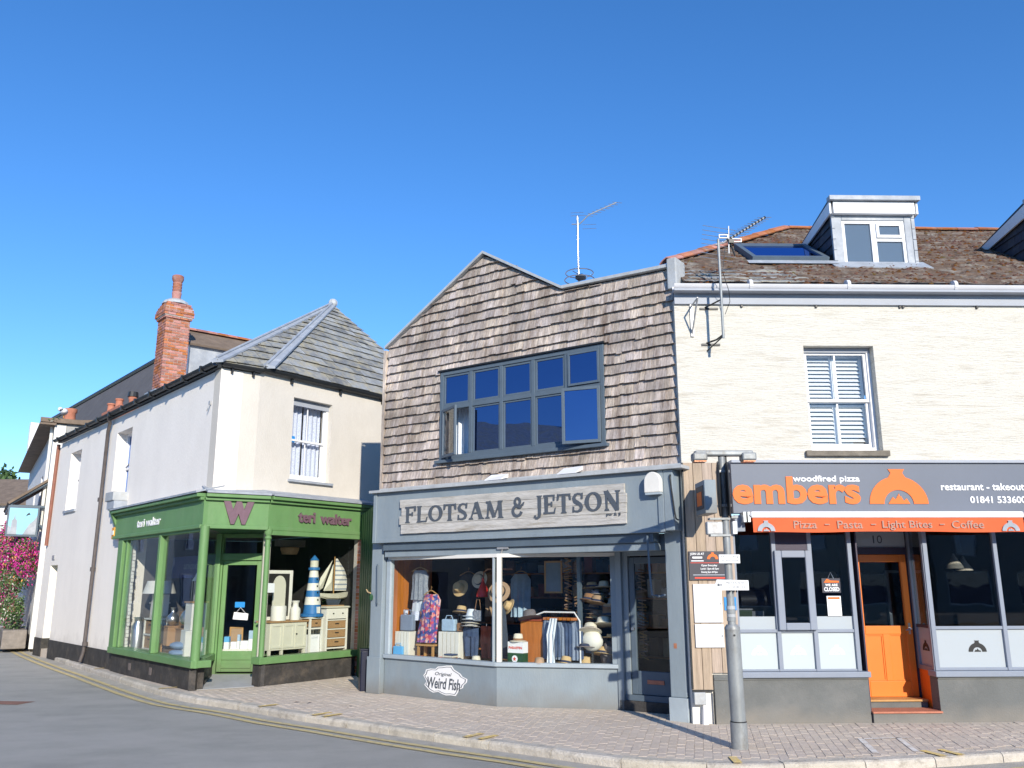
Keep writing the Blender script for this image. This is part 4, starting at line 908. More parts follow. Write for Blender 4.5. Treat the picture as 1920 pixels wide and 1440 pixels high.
for a, b in ((-4.06,-1.86),(-1.74,.42)): MB(LF).box(a,b,-.065,-.058,.532,2.86).build('shop_window', 'glass_shop', tb)
def fascia_run(fr_, x0, x1, y, z0, z1, m0='green_paint'):
    MB(fr_).box(x0,x1,y,y+.30,z0,z1).build('fascia', m0, tb)
    MB(fr_).box(x0,x1,y-.05,y-.001,z0-.02,z0+.055).build('fascia_moulding', m0, tb, bevel=.012)
    c = MB(fr_); c.prism([(0,0)]*0 or [(x0-.0,z1-.05),(x1,z1-.05),(x1,z1+.02),(x0,z1+.02)], y-.14, y+.2); c.prism([(x0,z1-.11),(x1,z1-.11),(x1,z1-.052),(x0,z1-.052)], y-.07, y+.2); c.build('cornice', m0, tb, bevel=.01)
    q = MB(fr_); q.add([(x0,y-.17,z1+.022),(x1,y-.17,z1+.022),(x1,y+.38,z1+.17),(x0,y+.38,z1+.17),(x0,y-.17,z1+.06),(x1,y-.17,z1+.06),(x1,y+.38,z1+.20),(x0,y+.38,z1+.20)], [(0,1,2,3),(4,5,6,7),(0,1,5,4),(1,2,6,5),(2,3,7,6),(3,0,4,7)]); q.build('lead_flashing', 'lead', tb)
fascia_run(LF, -4.95, .46, -.14, 2.93, 3.55); fascia_run(WF, 0, 1.22, -.0, 2.93, 3.55); fascia_run(TF, 0, 2.80, -.0, 2.93, 3.55)
MB(LF).box(-5.25,-4.70,-.30,.02,3.62,3.80).build('bracket_base', 'lead', tb); MB(LF).box(-5.35,-4.72,-.33,.02,3.802,4.02).build('bracket_cap', 'lead_light', tb, bevel=.02)
q = MB(LF); q.add([(-5.05,-.02,2.95),(-4.93,-.02,2.95),(-4.93,-.30,3.6),(-5.05,-.30,3.6),(-5.05,-.02,3.6),(-4.93,-.02,3.6)], [(0,1,2,3),(0,3,4),(1,5,2),(2,5,4,3),(0,4,5,1)]); q.build('fascia_bracket', 'green_paint', tb)
# lettering
text('teri walter', 'lettering', 'white_print', tb, LF, -3.35, -1.85, 3.10, 3.28, -.142, .02, .012)
text('W', 'letter', 'plum_metal', tb, WF, .34, .92, 3.00, 3.44, -.003, .09, .05)
text('teri', 'lettering', 'plum_metal', tb, TF, .72, 1.16, 3.10, 3.32, -.003, .028, .035)
text('walter', 'lettering', 'plum_metal', tb, TF, 1.30, 2.16, 3.10, 3.32, -.003, .028, .035)
# soffit, return glass, door
cc = [wp(LF,.46,-.1), wp(WF,1.2,0), wp(TF,.3,.1), wp(DF,.95,.05), wp(DF,-.12,.05), wp(LF,.0,.3)]
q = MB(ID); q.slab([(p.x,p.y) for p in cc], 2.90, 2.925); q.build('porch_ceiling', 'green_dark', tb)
a = wp(LF,.50,-.06); b = wp(DF,-.10,0); rv = b-a; RF = frame(a.x, a.y, math.degrees(math.atan2(rv.x, rv.y))); rl = rv.length
MB(RF).box(0,rl,.0,.12,-.1,.40).build('stall_riser', 'plinth_black', tb); MB(RF).box(-.02,rl,-.04,.14,.402,.53).build('sill', 'green_paint', tb, bevel=.01)
MB(RF).box(.08,rl-.1,.03,.037,.532,2.90).build('side_light', 'glass_shop', tb)
MB(RF).box(rl-.10,rl,-.02,.08,.53,2.90).build('post', 'green_paint', tb, bevel=.008)
q = frame_bars(MB(DF), -.14, .86, .10, 2.90, -.02, .10, .10, .08, .04); q.box(-.04,.76,-.03,.10,2.36,2.50); q.build('door_frame', 'green_paint', tb, bevel=.008)
gd = frame_bars(MB(DF), -.035, .755, .17, 2.355, .02, .07, .09, .09, .40).build('door', 'green_paint', tb, bevel=.008)
MB(DF).box(.055,.665,.04,.047,.57,2.265).build('pane', 'glass_shop', gd); MB(DF).box(-.04,.76,.03,.037,2.50,2.82).build('transom_light', 'glass_shop', tb)
for z in (.24,.40): MB(DF).box(.06,.66,.0,.02,z,z+.08).build('panel_bead', 'green_paint', gd, bevel=.006)
MB(DF).cyl((.72,.02,1.15),(.72,-.04,1.15),.022).build('handle', 'steel', gd)
MB(DF).box(.26,.46,.022,.035,1.42,1.53).build('door_notice', 'blue_print', gd); 
q = MB(DF); q.add([(.24,.0,1.19),(.54,.0,1.17),(.55,.0,1.30),(.26,.0,1.33),(.24,.02,1.19),(.54,.02,1.17),(.55,.02,1.30),(.26,.02,1.33)], [(0,1,2,3),(4,7,6,5),(0,4,5,1),(1,5,6,2),(2,6,7,3),(3,7,4,0)]); q.tube([(.30,.01,1.32),(.38,.02,1.42),(.50,.01,1.30)], .004, 5); q.build('hanging_notice', 'paper', gd)
a = wp(TF,.02,.02); b = wp(DF,.86,.0); rv = a-b; RG = frame(b.x, b.y, math.degrees(math.atan2(rv.x, rv.y))); rl = rv.length
MB(RG).box(0,rl,.0,.10,-.1,.40).build('stall_riser', 'plinth_black', tb); MB(RG).box(0,rl,.0,.12,.402,.53).build('sill', 'green_paint', tb); MB(RG).box(.08,rl-.04,.05,.057,.53,2.9).build('side_light', 'glass_shop', tb)
rp_ = [wp(LF,.34,.0), wp(TF,-.02,.1), wp(DF,.9,.1), wp(DF,-.1,.1)]
q = MB(ID); q.add([(*rp_[0].xy,.006),(*rp_[1].xy,.006),(*rp_[2].xy,.14),(*rp_[3].xy,.14),(*rp_[0].xy,-.05),(*rp_[1].xy,-.05),(*rp_[2].xy,-.05),(*rp_[3].xy,-.05)], [(0,1,2,3),(4,7,6,5),(0,4,5,1),(1,5,6,2),(2,6,7,3),(3,7,4,0)]); q.build('door_ramp', 'ramp_grey', tb)
# ----- shopfront, right-hand side
MB(TF).box(0,2.42,0,.2,-.1,.40).build('stall_riser', 'plinth_black', tb)
MB(TF).box(-.05,2.45,-.07,.2,.402,.53).build('sill', 'green_paint', tb, bevel=.01)
q = MB(TF); q.cyl((.04,.02,.53),(.04,.02,2.8),.05,n=12); q.lathe([(.05,2.72),(.075,2.76),(.05,2.80),(.08,2.86),(.085,2.93)],(.04,.02,0),12); q.build('corner_post', 'green_paint', tb, smooth=True)
MB(TF).box(.0,2.80,-.04,.06,2.82,2.93).build('window_head', 'green_paint', tb, bevel=.008)
MB(TF).box(.10,2.46,.03,.037,.532,2.82).build('shop_window', 'glass_shop', tb)
bp_ = MB(TF)
for k in range(38): MB(TF).box(2.47,2.56,-.015+.004*(k%3),.09,-.02+k*.075,-.02+k*.075+.066).build('brick', 'brick', tb)
MB(TF).box(2.475,2.555,.0,.2,-.1,2.82).build('brick_jamb', 'mortar', tb)
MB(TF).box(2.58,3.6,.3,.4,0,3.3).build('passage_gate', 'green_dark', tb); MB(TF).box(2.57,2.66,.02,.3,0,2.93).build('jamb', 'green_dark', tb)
# ----- rooms
P = [wp(LF,-4.5,.06), wp(LF,-4.5,3.2), wp(TF,2.56,2.6), wp(TF,2.56,.10)]
def wallseg(a, b, z0, z1, m, nm, th=.08):
    v = b-a; f_ = frame(a.x, a.y, math.degrees(math.atan2(v.x, v.y))); MB(f_).box(0,v.length,0,th,z0,z1).build(nm, m, tb)
wallseg(P[0], P[1], 0, 2.93, 'room_mid', 'shop_wall'); wallseg(P[1], P[2], 0, 2.93, 'room_dark', 'shop_wall'); wallseg(P[2], P[3], 0, 2.93, 'room_dark', 'shop_wall')
cc = [wp(LF,-4.5,.17), P[1], P[2], wp(TF,2.5,.31), wp(TF,.3,.31), wp(DF,.86,.12), wp(DF,-.1,.12), wp(LF,.0,.31)]
q = MB(ID); q.slab([(p.x,p.y) for p in cc], 2.935, 3.0); q.build('shop_ceiling', 'room_ceiling', tb)
q = MB(ID); q.slab([(p.x,p.y) for p in cc], -.02, .12); q.build('shop_floor', 'room_mid', tb)
MB(LF).slab([(-4.4,.02),(.20,.02),(.05,.08),(-.95,.72),(-1.1,1.1),(-4.4,1.1)], .40, .47).build('display_floor', 'floor_boards', tb)
MB(TF).slab([(.12,.10),(2.45,.10),(2.45,1.1),(.75,1.1)], .40, .47).build('display_floor', 'floor_boards', tb)
wb_ = MB(LF)
for k in range(30): MB(LF).box(-4.42+.03*(k%2),-4.05-.02*(k%3),.05,.11,.50+k*.08,.572+k*.08).build('stone_block', 'offwhite', tb)
# big rear range with pale slate roof, chimney pots
mat('rear_slate', (.13,.125,.13), .95, .15, 2, .2, 20, spec=.1)
rr_ = thing('rear_building', 'long grey slate roof of a taller building behind the corner shop', 'building', LF, (-20,4,0))
MB(LF).box(-20,-8.5,2.62,2.7,4,7.3).build('wall', 'far_wall_grey', rr_)
q = MB(LF); q.thick([(-22,2.5,7.2),(-8.5,2.5,7.2),(-16,4.0,10.2),(-33,4.0,10.2)], .1); q.build('roof', 'rear_slate', rr_)
q = MB(LF); q.tube([(-33.1,4.0,10.22),(-16,4.0,10.22)], .11, 8); q.build('ridge', 'black_metal', rr_)
MB(LF).box(-27,-16.1,3.2,6,4,8.5).build('wall', 'far_wall_grey', rr_)
MB(LF).prism([(-33.2,8.6),(-32.95,8.6),(-32.95,10.1),(-33.2,10.1)], 3.2, 4.1).build('verge', 'white_paint', rr_)
def pot(parent, fr_, x, y, z, h, r=.13, m='terracotta', nm='chimney_pot'):
    q = MB(fr_); q.lathe([(r*1.15,z),(r*.95,z+h*.15),(r*.85,z+h*.8),(r*1.05,z+h*.86),(r*1.05,z+h),(r*.7,z+h),(r*.7,z+h*.6)], (x,y,0), 12); return q.build(nm, m, parent, smooth=True)
cs_ = thing('chimney_stack', 'low red chimney stack with three clay pots peeping over the black gutter', 'chimney', LF, (-13.3,2.0,7.0))
MB(LF).box(-14.6,-12.6,1.8,2.4,6.9,7.62).build('stack', 'terracotta', cs_)
pot(cs_, LF, -14.3, 2.0, 7.6, .34); pot(cs_, LF, -13.4, 2.0, 7.6, .36); pot(cs_, LF, -12.3, 2.1, 7.3, .55); MB(LF).cyl((-12.3,2.1,7.86),(-12.3,2.1,8.02),.17,.15,12).build('cowl', 'black_metal', cs_)
c2 = thing('chimney_stack', 'single tall orange chimney pot on a white stack at the far end of the roof', 'chimney', LF, (-19.8,2.0,7.4))
MB(LF).box(-20.6,-19.2,1.7,2.4,7.0,7.75).build('stack', 'offwhite', c2); pot(c2, LF, -19.8, 2.0, 7.75, .85, .24)
# ------------------------------------------------------------------ cream building with the pizza restaurant
eb = thing('restaurant_building', 'cream rendered building with a mossy slate roof over the grey pizza restaurant front', 'building', EF)
EW = (1.67,2.74,3.78,5.39)
w_ = MB(EF); holes(w_, -.27, 9.6, 3.55, 6.10, 0, .4, [EW, (6.3,7.37,3.78,5.39)]); w_.build('wall', 'render_cream', eb)
MB(EF).box(-.27,9.6,-.045,.0,6.03,6.19).build('fascia_board', 'fascia_grey', eb)
gutter_run(EF, -.30, 9.6, -.045, 6.30, .085, 'gutter_white', eb)
MB(EF).box(-.3,9.6,-.20,-.045,6.195,6.225).build('soffit', 'fascia_grey', eb)
for x in (.85,2.35,4.0,5.35,5.5,7.0): MB(EF).cyl((x,-.13,6.30),(x+.05,-.13,6.30),.096,n=14).build('gutter_joint', 'gutter_white', eb)
for x in (.75,1.9,3.2,3.25,4.4): MB(EF).box(x,x+.03,-.03,.0,5.99,6.03).build('nail_block', 'black_metal', eb)
# roof: slate courses under moss, built as relief
import itertools
TP = math.tan(R(33.0)); RY0, RZ0 = -.10, 6.33
def rz_(y): return RZ0+(y-RY0)*TP
rfm = MB(EF); NX, NY = 190, 84; X0, X1, Y1 = -1.45, 9.6, 3.95
vs = []
for j in range(NY+1):
    for i in range(NX+1):
        y = RY0+(Y1-RY0)*j/NY; x = X0+(X1-X0)*i/NX
        hip = -1.43+(y-RY0)*1.09                      # left hip line
        x = max(x, hip, -.12)
        c = ((y-RY0)/.19) % 1; lay = (1-c)*.022
        ms = noise.fractal(Vector((x*2.3, y*2.3, 5)), 1, 2, 4); fine = noise.noise(Vector((x*16, y*16, 1)))*.5+noise.noise(Vector((x*34, y*34, 7)))*.3
        mask = max(0, min(1, (ms+.42+.10*(x>1.8))*2.0)); streak = abs((x-4.6)-(y-.2)*(-.35)) < .13+.08*noise.noise(Vector((x*3,y*3,0))) and y < 1.6
        if streak: mask *= .15
        h = lay + mask*(.022+.026*fine)
        vs.append((x, y-h*.5, rz_(y)+h*.84))
fs = [(j*(NX+1)+i, j*(NX+1)+i+1, (j+1)*(NX+1)+i+1, (j+1)*(NX+1)+i) for j in range(NY) for i in range(NX)]
rfm.add(vs, fs); rfo = rfm.build('roof', 'moss_roof', eb)
mm = M['moss_roof'].node_tree
# moss lumps: small uneven clumps scattered over the slates
ml = MB(EF); rm_ = random.Random(2)
for _ in range(9000):
    y = RY0+(Y1-RY0)*rm_.random(); x = rm_.uniform(-1.2, 9.4)
    if x < max(-.1,-1.40+(y-RY0)*1.09+.1): continue
    ms = noise.fractal(Vector((x*2.3, y*2.3, 5)), 1, 2, 4)+.42+.12*(x>1.8)-.30*(x<1.4)
    if ms*1.3+rm_.uniform(-.15,.25) < .30: continue
    if abs((x-4.6)-(y-.2)*(-.35)) < .16 and y < 1.6: continue
    s_ = rm_.uniform(.018,.055); a = rm_.random()*6.28; P = []
    cz = rz_(y)+.02
    for k in range(5): t = a+2*PI*k/5; P.append((x+s_*math.cos(t)*rm_.uniform(.7,1.3), y+s_*math.sin(t)*.8*rm_.uniform(.7,1.3)-.005, cz+s_*math.sin(t)*.8*TP+.0))
    P.append((x, y-s_*.35, cz+s_*.55)); ml.add(P, [(k,(k+1)%5,5) for k in range(5)])
tag(ml.build('moss', 'moss', eb), kind='stuff')
# separate slates at the left foot of the roof, where they are bare
for j in range(4):
    for i in range(9):
        x = -.10+i*.235+.117*(j%2); y = RY0+.02+j*.19
        if x > 1.75 or x < -1.2+(y)*1.09: continue
        jz = rm_.uniform(0,.008); q = MB(EF); x1 = x+.228; y1 = y+.24
        q.add([(x,y,rz_(y)+.042+jz),(x1,y,rz_(y)+.042+jz),(x1,y1,rz_(y1)+.018),(x,y1,rz_(y1)+.018),(x,y,rz_(y)+.028+jz),(x1,y,rz_(y)+.028+jz),(x1,y1,rz_(y1)+.004),(x,y1,rz_(y1)+.004)], FS6); q.build('slate', 'slate_mix', rfo)
# hip and ridge tiles
def tiles_line(a, b, n, w, parent):
    a = Vector(a); b = Vector(b); d = (b-a)/n; rr = random.Random(8)
    for k in range(n):
        p = a+d*k; e_ = p+d*.985; s_ = d.cross(Vector((0,0,1))).normalized()*w; up = Vector((0,0,w*.62+rr.uniform(-.006,.006))); o_ = Vector((0,0,rr.uniform(0,.012)))
        vs = []
        for P_ in (p+o_, e_+o_*.2):
            for t in (-1,-.55,0,.55,1): vs.append(P_+s_*t+up*(1-abs(t)**1.6))
            for t in (1,.55,0,-.55,-1): vs.append(P_+s_*t*.88+up*(1-abs(t)**1.6)-Vector((0,0,.02)))
        q = MB(EF); q.add(vs, [(i,(i+1)%10,10+(i+1)%10,10+i) for i in range(10)]+[tuple(range(10)),tuple(reversed(range(10,20)))]); q.build('ridge_tile', 'ridge_tile', parent)
hipt = (-1.43+(Y1-RY0)*1.09, Y1, rz_(Y1))
tiles_line((-.12,RY0+1.2,rz_(RY0+1.2)+.03), (hipt[0],hipt[1],hipt[2]+.03), 13, .15, rfo)
tiles_line((hipt[0]+.08,Y1+.02,rz_(Y1)+.02), (9.6,Y1+.02,rz_(Y1)+.02), 15, .15, rfo)
q = MB(EF); q.add([(hipt[0],Y1,hipt[2]),(9.6,Y1,hipt[2]),(9.6,Y1+4,hipt[2]-2.6),(hipt[0]-4.3,Y1+4,hipt[2]-2.6)], [(0,1,2,3)]); q.add([(-.12,RY0+1.2,rz_(RY0+1.2)),(hipt[0],Y1,hipt[2]),(hipt[0]-4.3,Y1+4,hipt[2]-2.6)], [(0,1,2)]); q.build('roof_back', 'slate_plain', eb)
q = MB(EF); q.slab([(.75,RY0-.02),(2.2,RY0-.02)] if False else [(-.25,.0),(9.6,.0),(9.6,.4),(-.25,.4)], 6.1, 6.30); q.build('wall_plate', 'stucco_white', eb)
# dormers
def dormer(x0, x1, label_slates=True):
    yf = 1.12; zb, zt = 7.00, 8.30; yb = 2.75; slope = (8.30-8.0)/(yb-yf)
    d = MB(EF); zc = lambda y: zt-(y-yf)*slope
    for xa, xb in ((x0+.02,x0+.10),(x1-.10,x1-.02)):
        d.add([(xa,yf+.02,rz_(yf)-.1),(xb,yf+.02,rz_(yf)-.1),(xa,yb,rz_(yb)-.1),(xb,yb,rz_(yb)-.1),(xa,yf+.02,zc(yf)-.1),(xb,yf+.02,zc(yf)-.1),(xa,yb,zc(yb)-.02),(xb,yb,zc(yb)-.02)], [(0,2,6,4),(1,5,7,3),(0,4,5,1),(2,3,7,6),(4,6,7,5),(0,1,3,2)])
    o = d.build('dormer', 'slate_dark', eb)
    rr = random.Random(int(x0*10))
    for side in (-1, 1):                                  # hung slates on the cheeks
        xs_ = x0 if side < 0 else x1; j = 0; z = 7.0
        while z < zt-.15:
            y = yf+.02-(j%2)*.1
            while y < yb:
                a, b = max(y,yf+.02), y+.195; y += .2
                if b-a < .05 or z+.22 < rz_(a)+.02 or z+.12 > zc(b)-.05: continue
                t = min(z+.24, zc(b)-.03); e_ = .022+rr.uniform(0,.008)
                q = MB(EF); X_ = lambda o_: xs_+side*o_
                q.add([(X_(e_),a,z),(X_(e_),b,z),(X_(0),b,t),(X_(0),a,t),(X_(e_-.008),a,z),(X_(e_-.008),b,z),(X_(-.012),b,t),(X_(-.012),a,t)], FS6); q.build('hung_slate', 'slate_dark', o)
            z += .17; j += 1
    fr_ = MB(EF); fr_.box(x0+.0,x0+.15,yf-.02,yf+.06,zb-.03,zt-.16); fr_.box(x1-.15,x1-.0,yf-.02,yf+.06,zb-.03,zt-.16); fr_.box(x0+.15,x1-.15,yf-.02,yf+.06,7.93,zt-.16); fr_.build('lead_front', 'lead', o, bevel=.01)
    for k in range(6):
        for xx in (x0-.03, x1-.03): MB(EF).box(xx,xx+.055,yf-.035,yf+.02,zb+.0+k*.195,zb+.185+k*.195).build('edge_slate', 'lead', o)
    MB(EF).box(x0-.01,x1+.01,yf-.12,yf-.03,8.02,8.23).build('fascia', 'white_paint', o)
    q = MB(EF); q.thick([(x0-.07,yf-.16,8.30),(x1+.07,yf-.16,8.30),(x1+.07,yb+.1,8.30-(yb+.1-yf)*slope-.03),(x0-.07,yb+.1,8.30-(yb+.1-yf)*slope-.03)], .05); q.build('roof_sheet', 'black_metal', o)
    MB(EF).box(x0-.09,x1+.09,yf-.19,yf-.05,8.24,8.315).build('roof_edge', 'lead', o)
    for xx in (x0-.075, x1+.045):
        q = MB(EF); q.add([(xx,yf-.10,8.02),(xx+.03,yf-.10,8.02),(xx+.03,yb,7.82),(xx,yb,7.82),(xx,yf-.10,8.235),(xx+.03,yf-.10,8.235),(xx+.03,yb,7.95),(xx,yb,7.95)], FS6); q.build('barge_board', 'white_paint', o)
    w = frame_bars(MB(EF), x0+.15, x1-.15, zb+.02, 7.93, yf+.0, yf+.07, .05).build('window', 'white_paint', o, bevel=.004)
    xm = (x0+x1)/2+.0
    MB(EF).box(xm-.045,xm+.045,yf+.002,yf+.068,zb+.07,7.88).build('mullion', 'white_paint', w)
    MB(EF).box(xm+.045,x1-.20,yf+.004,yf+.066,7.56,7.62).build('transom', 'white_paint', w)
    for a, b, c, dd in ((x0+.20,xm-.045,zb+.07,7.88),(xm+.045,x1-.20,zb+.07,7.56)):
        MB(EF).box(a,b,yf+.035,yf+.04,c,dd).build('pane', 'glass_dormer', w)
    s2 = frame_bars(MB(EF), xm+.045, x1-.20, 7.62, 7.88, yf-.03, yf+.03, .045).build('top_light', 'white_paint', w); MB(EF).box(xm+.09,x1-.245,yf+.0,yf+.005,7.665,7.835).build('pane', 'glass_dormer', s2)
    MB(EF).box(x0+.08,x1-.08,yf-.10,yf+.02,zb-.04,zb+.015).build('window_sill', 'lead_light', o)
    q = MB(EF); q.thick([(x0-.12,yf-.30,rz_(yf-.30)+.045),(x1+.12,yf-.30,rz_(yf-.30)+.045),(x1+.12,yf+.02,rz_(yf+.02)+.06),(x0-.12,yf+.02,rz_(yf+.02)+.06)], .02); q.build('apron_flashing', 'lead', o)
dormer(2.78, 4.16); dormer(6.2, 7.58)
# roof light left of the dormer
sk = []
def onroof(x, y, h): return (x, y-h*.545, rz_(y)+h*.839)
q = MB(EF); a, b, c, d = 1.35, 2.66, 1.15, 2.15
for (xa, xb, ya, yb) in ((a,b,c,c+.08),(a,b,d-.08,d),(a,a+.08,c+.08,d-.08),(b-.08,b,c+.08,d-.08)):
    q.add([onroof(xa,ya,.02),onroof(xb,ya,.02),onroof(xb,yb,.02),onroof(xa,yb,.02),onroof(xa,ya,.13),onroof(xb,ya,.13),onroof(xb,yb,.13),onroof(xa,yb,.13)], FS6)
so = q.build('roof_light', 'window_bluegrey', eb)
q = MB(EF); q.add([onroof(a+.08,c+.08,.10),onroof(b-.08,c+.08,.10),onroof(b-.08,d-.08,.10),onroof(a+.08,d-.08,.10)], [(0,1,2,3)]); q.build('pane', 'glass_upper', so)
q = MB(EF); q.add([onroof(a-.1,c-.14,.055),onroof(b+.12,c-.14,.055),onroof(b+.12,c,.07),onroof(a-.1,c,.07)], [(0,1,2,3)]); q.build('roof_light_flashing', 'lead', eb)
q = MB(EF); q.add([onroof(a,c,.02),onroof(b,c,.02),onroof(b,d,.02),onroof(a,d,.02)], [(0,1,2,3)]); q.build('roof_light_shaft', 'room_dark', so)
# sash window with louvred shutters
for (a, b, c, d) in (EW, (6.3,7.37,3.78,5.39)):
    sash_window(eb, EF, a+.0, b-.0, c, d, .14, bars=1)
    MB(EF).box(a-.0,b+.0,.13,.30,d-.07,d-.005).build('box_head', 'fascia_grey', eb)
    for z0, z1 in ((c+.08,(c+d)/2-.05),((c+d)/2-.03,d-.08)):
        for x0_, x1_ in ((a+.07,(a+b)/2-.005),((a+b)/2+.005,b-.07)):
            sh = frame_bars(MB(EF), x0_, x1_, z0, z1, .31, .34, .035).build('shutter', 'shutter_white', eb)
            n = int((z1-z0-.07)/.062)
            for k in range(n):
                z = z0+.037+k*(z1-z0-.07)/n
                q = MB(EF); q.add([(x0_+.035,.300,z),(x1_-.035,.300,z),(x1_-.035,.345,z+.052),(x0_+.035,.345,z+.052),(x0_+.035,.305,z-.006),(x1_-.035,.305,z-.006),(x1_-.035,.350,z+.046),(x0_+.035,.350,z+.046)], FS6); q.build('slat', 'shutter_white', sh)
    MB(EF).box(a-.1,b+.07,-.07,.14,c-.085,c-.003).build('window_sill', 'sill_stone', eb, bevel=.008)
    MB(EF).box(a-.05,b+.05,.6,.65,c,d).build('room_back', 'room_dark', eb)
# planks beside the shopfront
PX = [-.275,-.115,.02,.165,.30,.42]
for i in range(5):
    zb = .45 if i < 2 else .67
    MB(EF).box(PX[i]+.003, PX[i+1]-.004, -.02-.006*(i%2), .02, zb, 3.60).build('plank', 'plank_wood', eb)
MB(EF).box(-.275,.42,.021,.3,.0,3.6).build('pier', 'offwhite', eb)
MB(EF).box(-.275,-.255,-.03,.02,.46,3.6).build('plank_edge', 'black_metal', eb)
MB(EF).box(-.27,.02,-.035,.0,.425,.445).build('plank_edge', 'black_metal', eb)
mb_ = thing('meter_box', 'grey cover box with a white pipe on the white base below the planks', 'meter box', EF, (-.15,-.05,0))
MB(EF).box(-.265,-.10,-.09,-.002,.26,.42).build('cover', 'lead_light', mb_, bevel=.01)
q = MB(EF); q.tube([(-.13,-.06,.26),(-.125,-.06,.18),(-.12,-.05,.0)], [.018,.03,.045]); q.build('pipe', 'white_paint', mb_)
q = MB(EF); q.tube([(.02,-.04,.42),(.02,-.04,.0)], .014); q.build('cable', 'black_metal', mb_)
# stall risers
for x0_, x1_, nm in ((.035,2.19,'a'),(3.17,9.6,'b')):
    MB(EF).box(x0_,x1_,-.02,.2,0,.575).build('stall_riser', 'embers_riser', eb)
    MB(EF).box(x0_ if nm=='b' else .035,x1_,-.035,.2,.576,.60).build('riser_capping', 'embers_riser', eb)
MB(EF).box(.035,.42,-.02,.02,.601,.645).build('riser_top', 'embers_riser', eb)
MB(EF).box(.42,2.22,-.075,.16,.602,.68).build('sill', 'embers_frame', eb, bevel=.01); MB(EF).box(3.13,9.6,-.075,.16,.602,.68).build('sill', 'embers_frame', eb, bevel=.01)
# left window: three frosted panels under two lights and a casement
fw = MB(EF)
for x in (.42,1.00,1.52,2.10): fw.box(x-.03 if x>.42 else x-.0, x+.03, .0, .09, .682, 2.75)
fw.box(.45,2.07,.01,.08,1.20,1.245); fw.box(.45,2.07,.01,.08,.682,.71)
fw.build('window_frame', 'embers_frame', eb, bevel=.006)
for a, b in ((.45,.97),(1.03,1.49),(1.55,2.07)): MB(EF).box(a,b,.04,.047,.71,1.20).build('frosted_panel', 'glass_frosted', eb)
for a, b in ((.45,.97),(1.55,2.07)):
    MB(EF).box(a,b,.04,.047,1.245,1.42).build('frosted_strip', 'glass_frosted_grey', eb); MB(EF).box(a,b,.04,.047,1.422,2.75).build('shop_window', 'glass_dark', eb)
MB(EF).box(1.03,1.49,.01,.05,2.34,2.75).build('over_panel', 'purple_dark', eb)
cs = frame_bars(MB(EF), .99, 1.53, 1.235, 2.335, -.055, .0, .10).build('casement', 'embers_frame', eb, bevel=.012); MB(EF).box(1.09,1.43,-.03,-.024,1.335,2.235).build('pane', 'glass_dark', cs)
# right window
fw = MB(EF)
for x in (3.20,4.23,5.25,6.3): fw.box(x-.03, x+.03, .0, .09, .682, 2.75)
for a, b in ((3.23,4.20),(4.26,5.22),(5.28,6.27)): fw.box(a,b,.01,.08,1.235,1.28); fw.box(a,b,.01,.08,.682,.72)
fw.build('window_frame', 'embers_frame', eb, bevel=.006)
def oven(fr_, cx, z0, w, y, m, parent, nm='oven_logo', d=.003, fr2=None, flames=True):
    """domed oven mark: half ring with a chimney neck and flames"""
    q = MB(fr_); r1 = w/2; r0 = r1*.50; n = 22; pts = []
    for i in range(n):
        a, b = PI-PI*i/n, PI-PI*(i+1)/n; hz = .93
        q.prism([(cx+r0*math.cos(a),z0+r0*hz*math.sin(a)),(cx+r0*math.cos(b),z0+r0*hz*math.sin(b)),(cx+r1*math.cos(b),z0+r1*hz*math.sin(b)),(cx+r1*math.cos(a),z0+r1*hz*math.sin(a))][::1], y-d, y)
    q.prism([(cx-r1*.30,z0+r1*.88),(cx+r1*.30,z0+r1*.88),(cx+r1*.20,z0+r1*1.04),(cx+r1*.28,z0+r1*1.17),(cx-r1*.28,z0+r1*1.17),(cx-r1*.20,z0+r1*1.04)], y-d-.0006, y)
    if flames:
        f = r0*.74; q.prism([(cx-f,z0),(cx+f,z0),(cx+f*.72,z0+f*.50),(cx+f*.45,z0+f*.28),(cx+f*.2,z0+f*.72)], y-d-.001, y); q.prism([(cx-f,z0),(cx+f*.2,z0+f*.1),(cx+f*.05,z0+f*.95),(cx-f*.3,z0+f*.40),(cx-f*.55,z0+f*.62)], y-d-.0015, y)
    return q.build(nm, m, parent)
for a, b in ((3.23,4.20),(4.26,5.22),(5.28,6.27)):
    MB(EF).box(a,b,.04,.047,.72,1.235).build('frosted_panel', 'glass_frosted_grey', eb); MB(EF).box(a,b,.04,.047,1.28,2.75).build('shop_window', 'glass_dark', eb)
    oven(EF, (a+b)/2+.10, .93, .26, .039, 'black_print', eb)
for a, b in ((.45,.97),(1.03,1.49),(1.55,2.07)): oven(EF, (a+b)/2, .90, .22, .039, 'paper', eb)
# doorway
MB(EF).box(2.19,2.21,.0,.62,0,2.9).build('recess_side', 'purple_dark', eb)
MB(EF).box(2.21,3.17,-.05,.32,0,.13).build('door_step', 'embers_riser', eb); MB(EF).box(2.20,3.17,-.075,.32,.132,.155).build('step_tread', 'terracotta', eb)
MB(EF).box(2.21,3.17,.34,.62,0,.235).build('door_step', 'embers_riser', eb); MB(EF).box(2.21,3.17,.31,.62,.237,.262).build('step_tread', 'pine', eb)
q = MB(EF); q.box(2.24,2.37,.58,.66,.262,2.9); q.box(3.20,3.30,.605,.66,.262,2.9); q.box(2.37,3.20,.58,.66,2.30,2.40); q.build('door_frame', 'purple_dark', eb)
MB(EF).box(2.37,3.20,.60,.61,2.40,2.66).build('number_panel', 'glass_frosted_grey', eb); text('10', 'number', 'grey_print', eb, EF, 2.72, 2.86, 2.46, 2.58, .598, 0, .002)
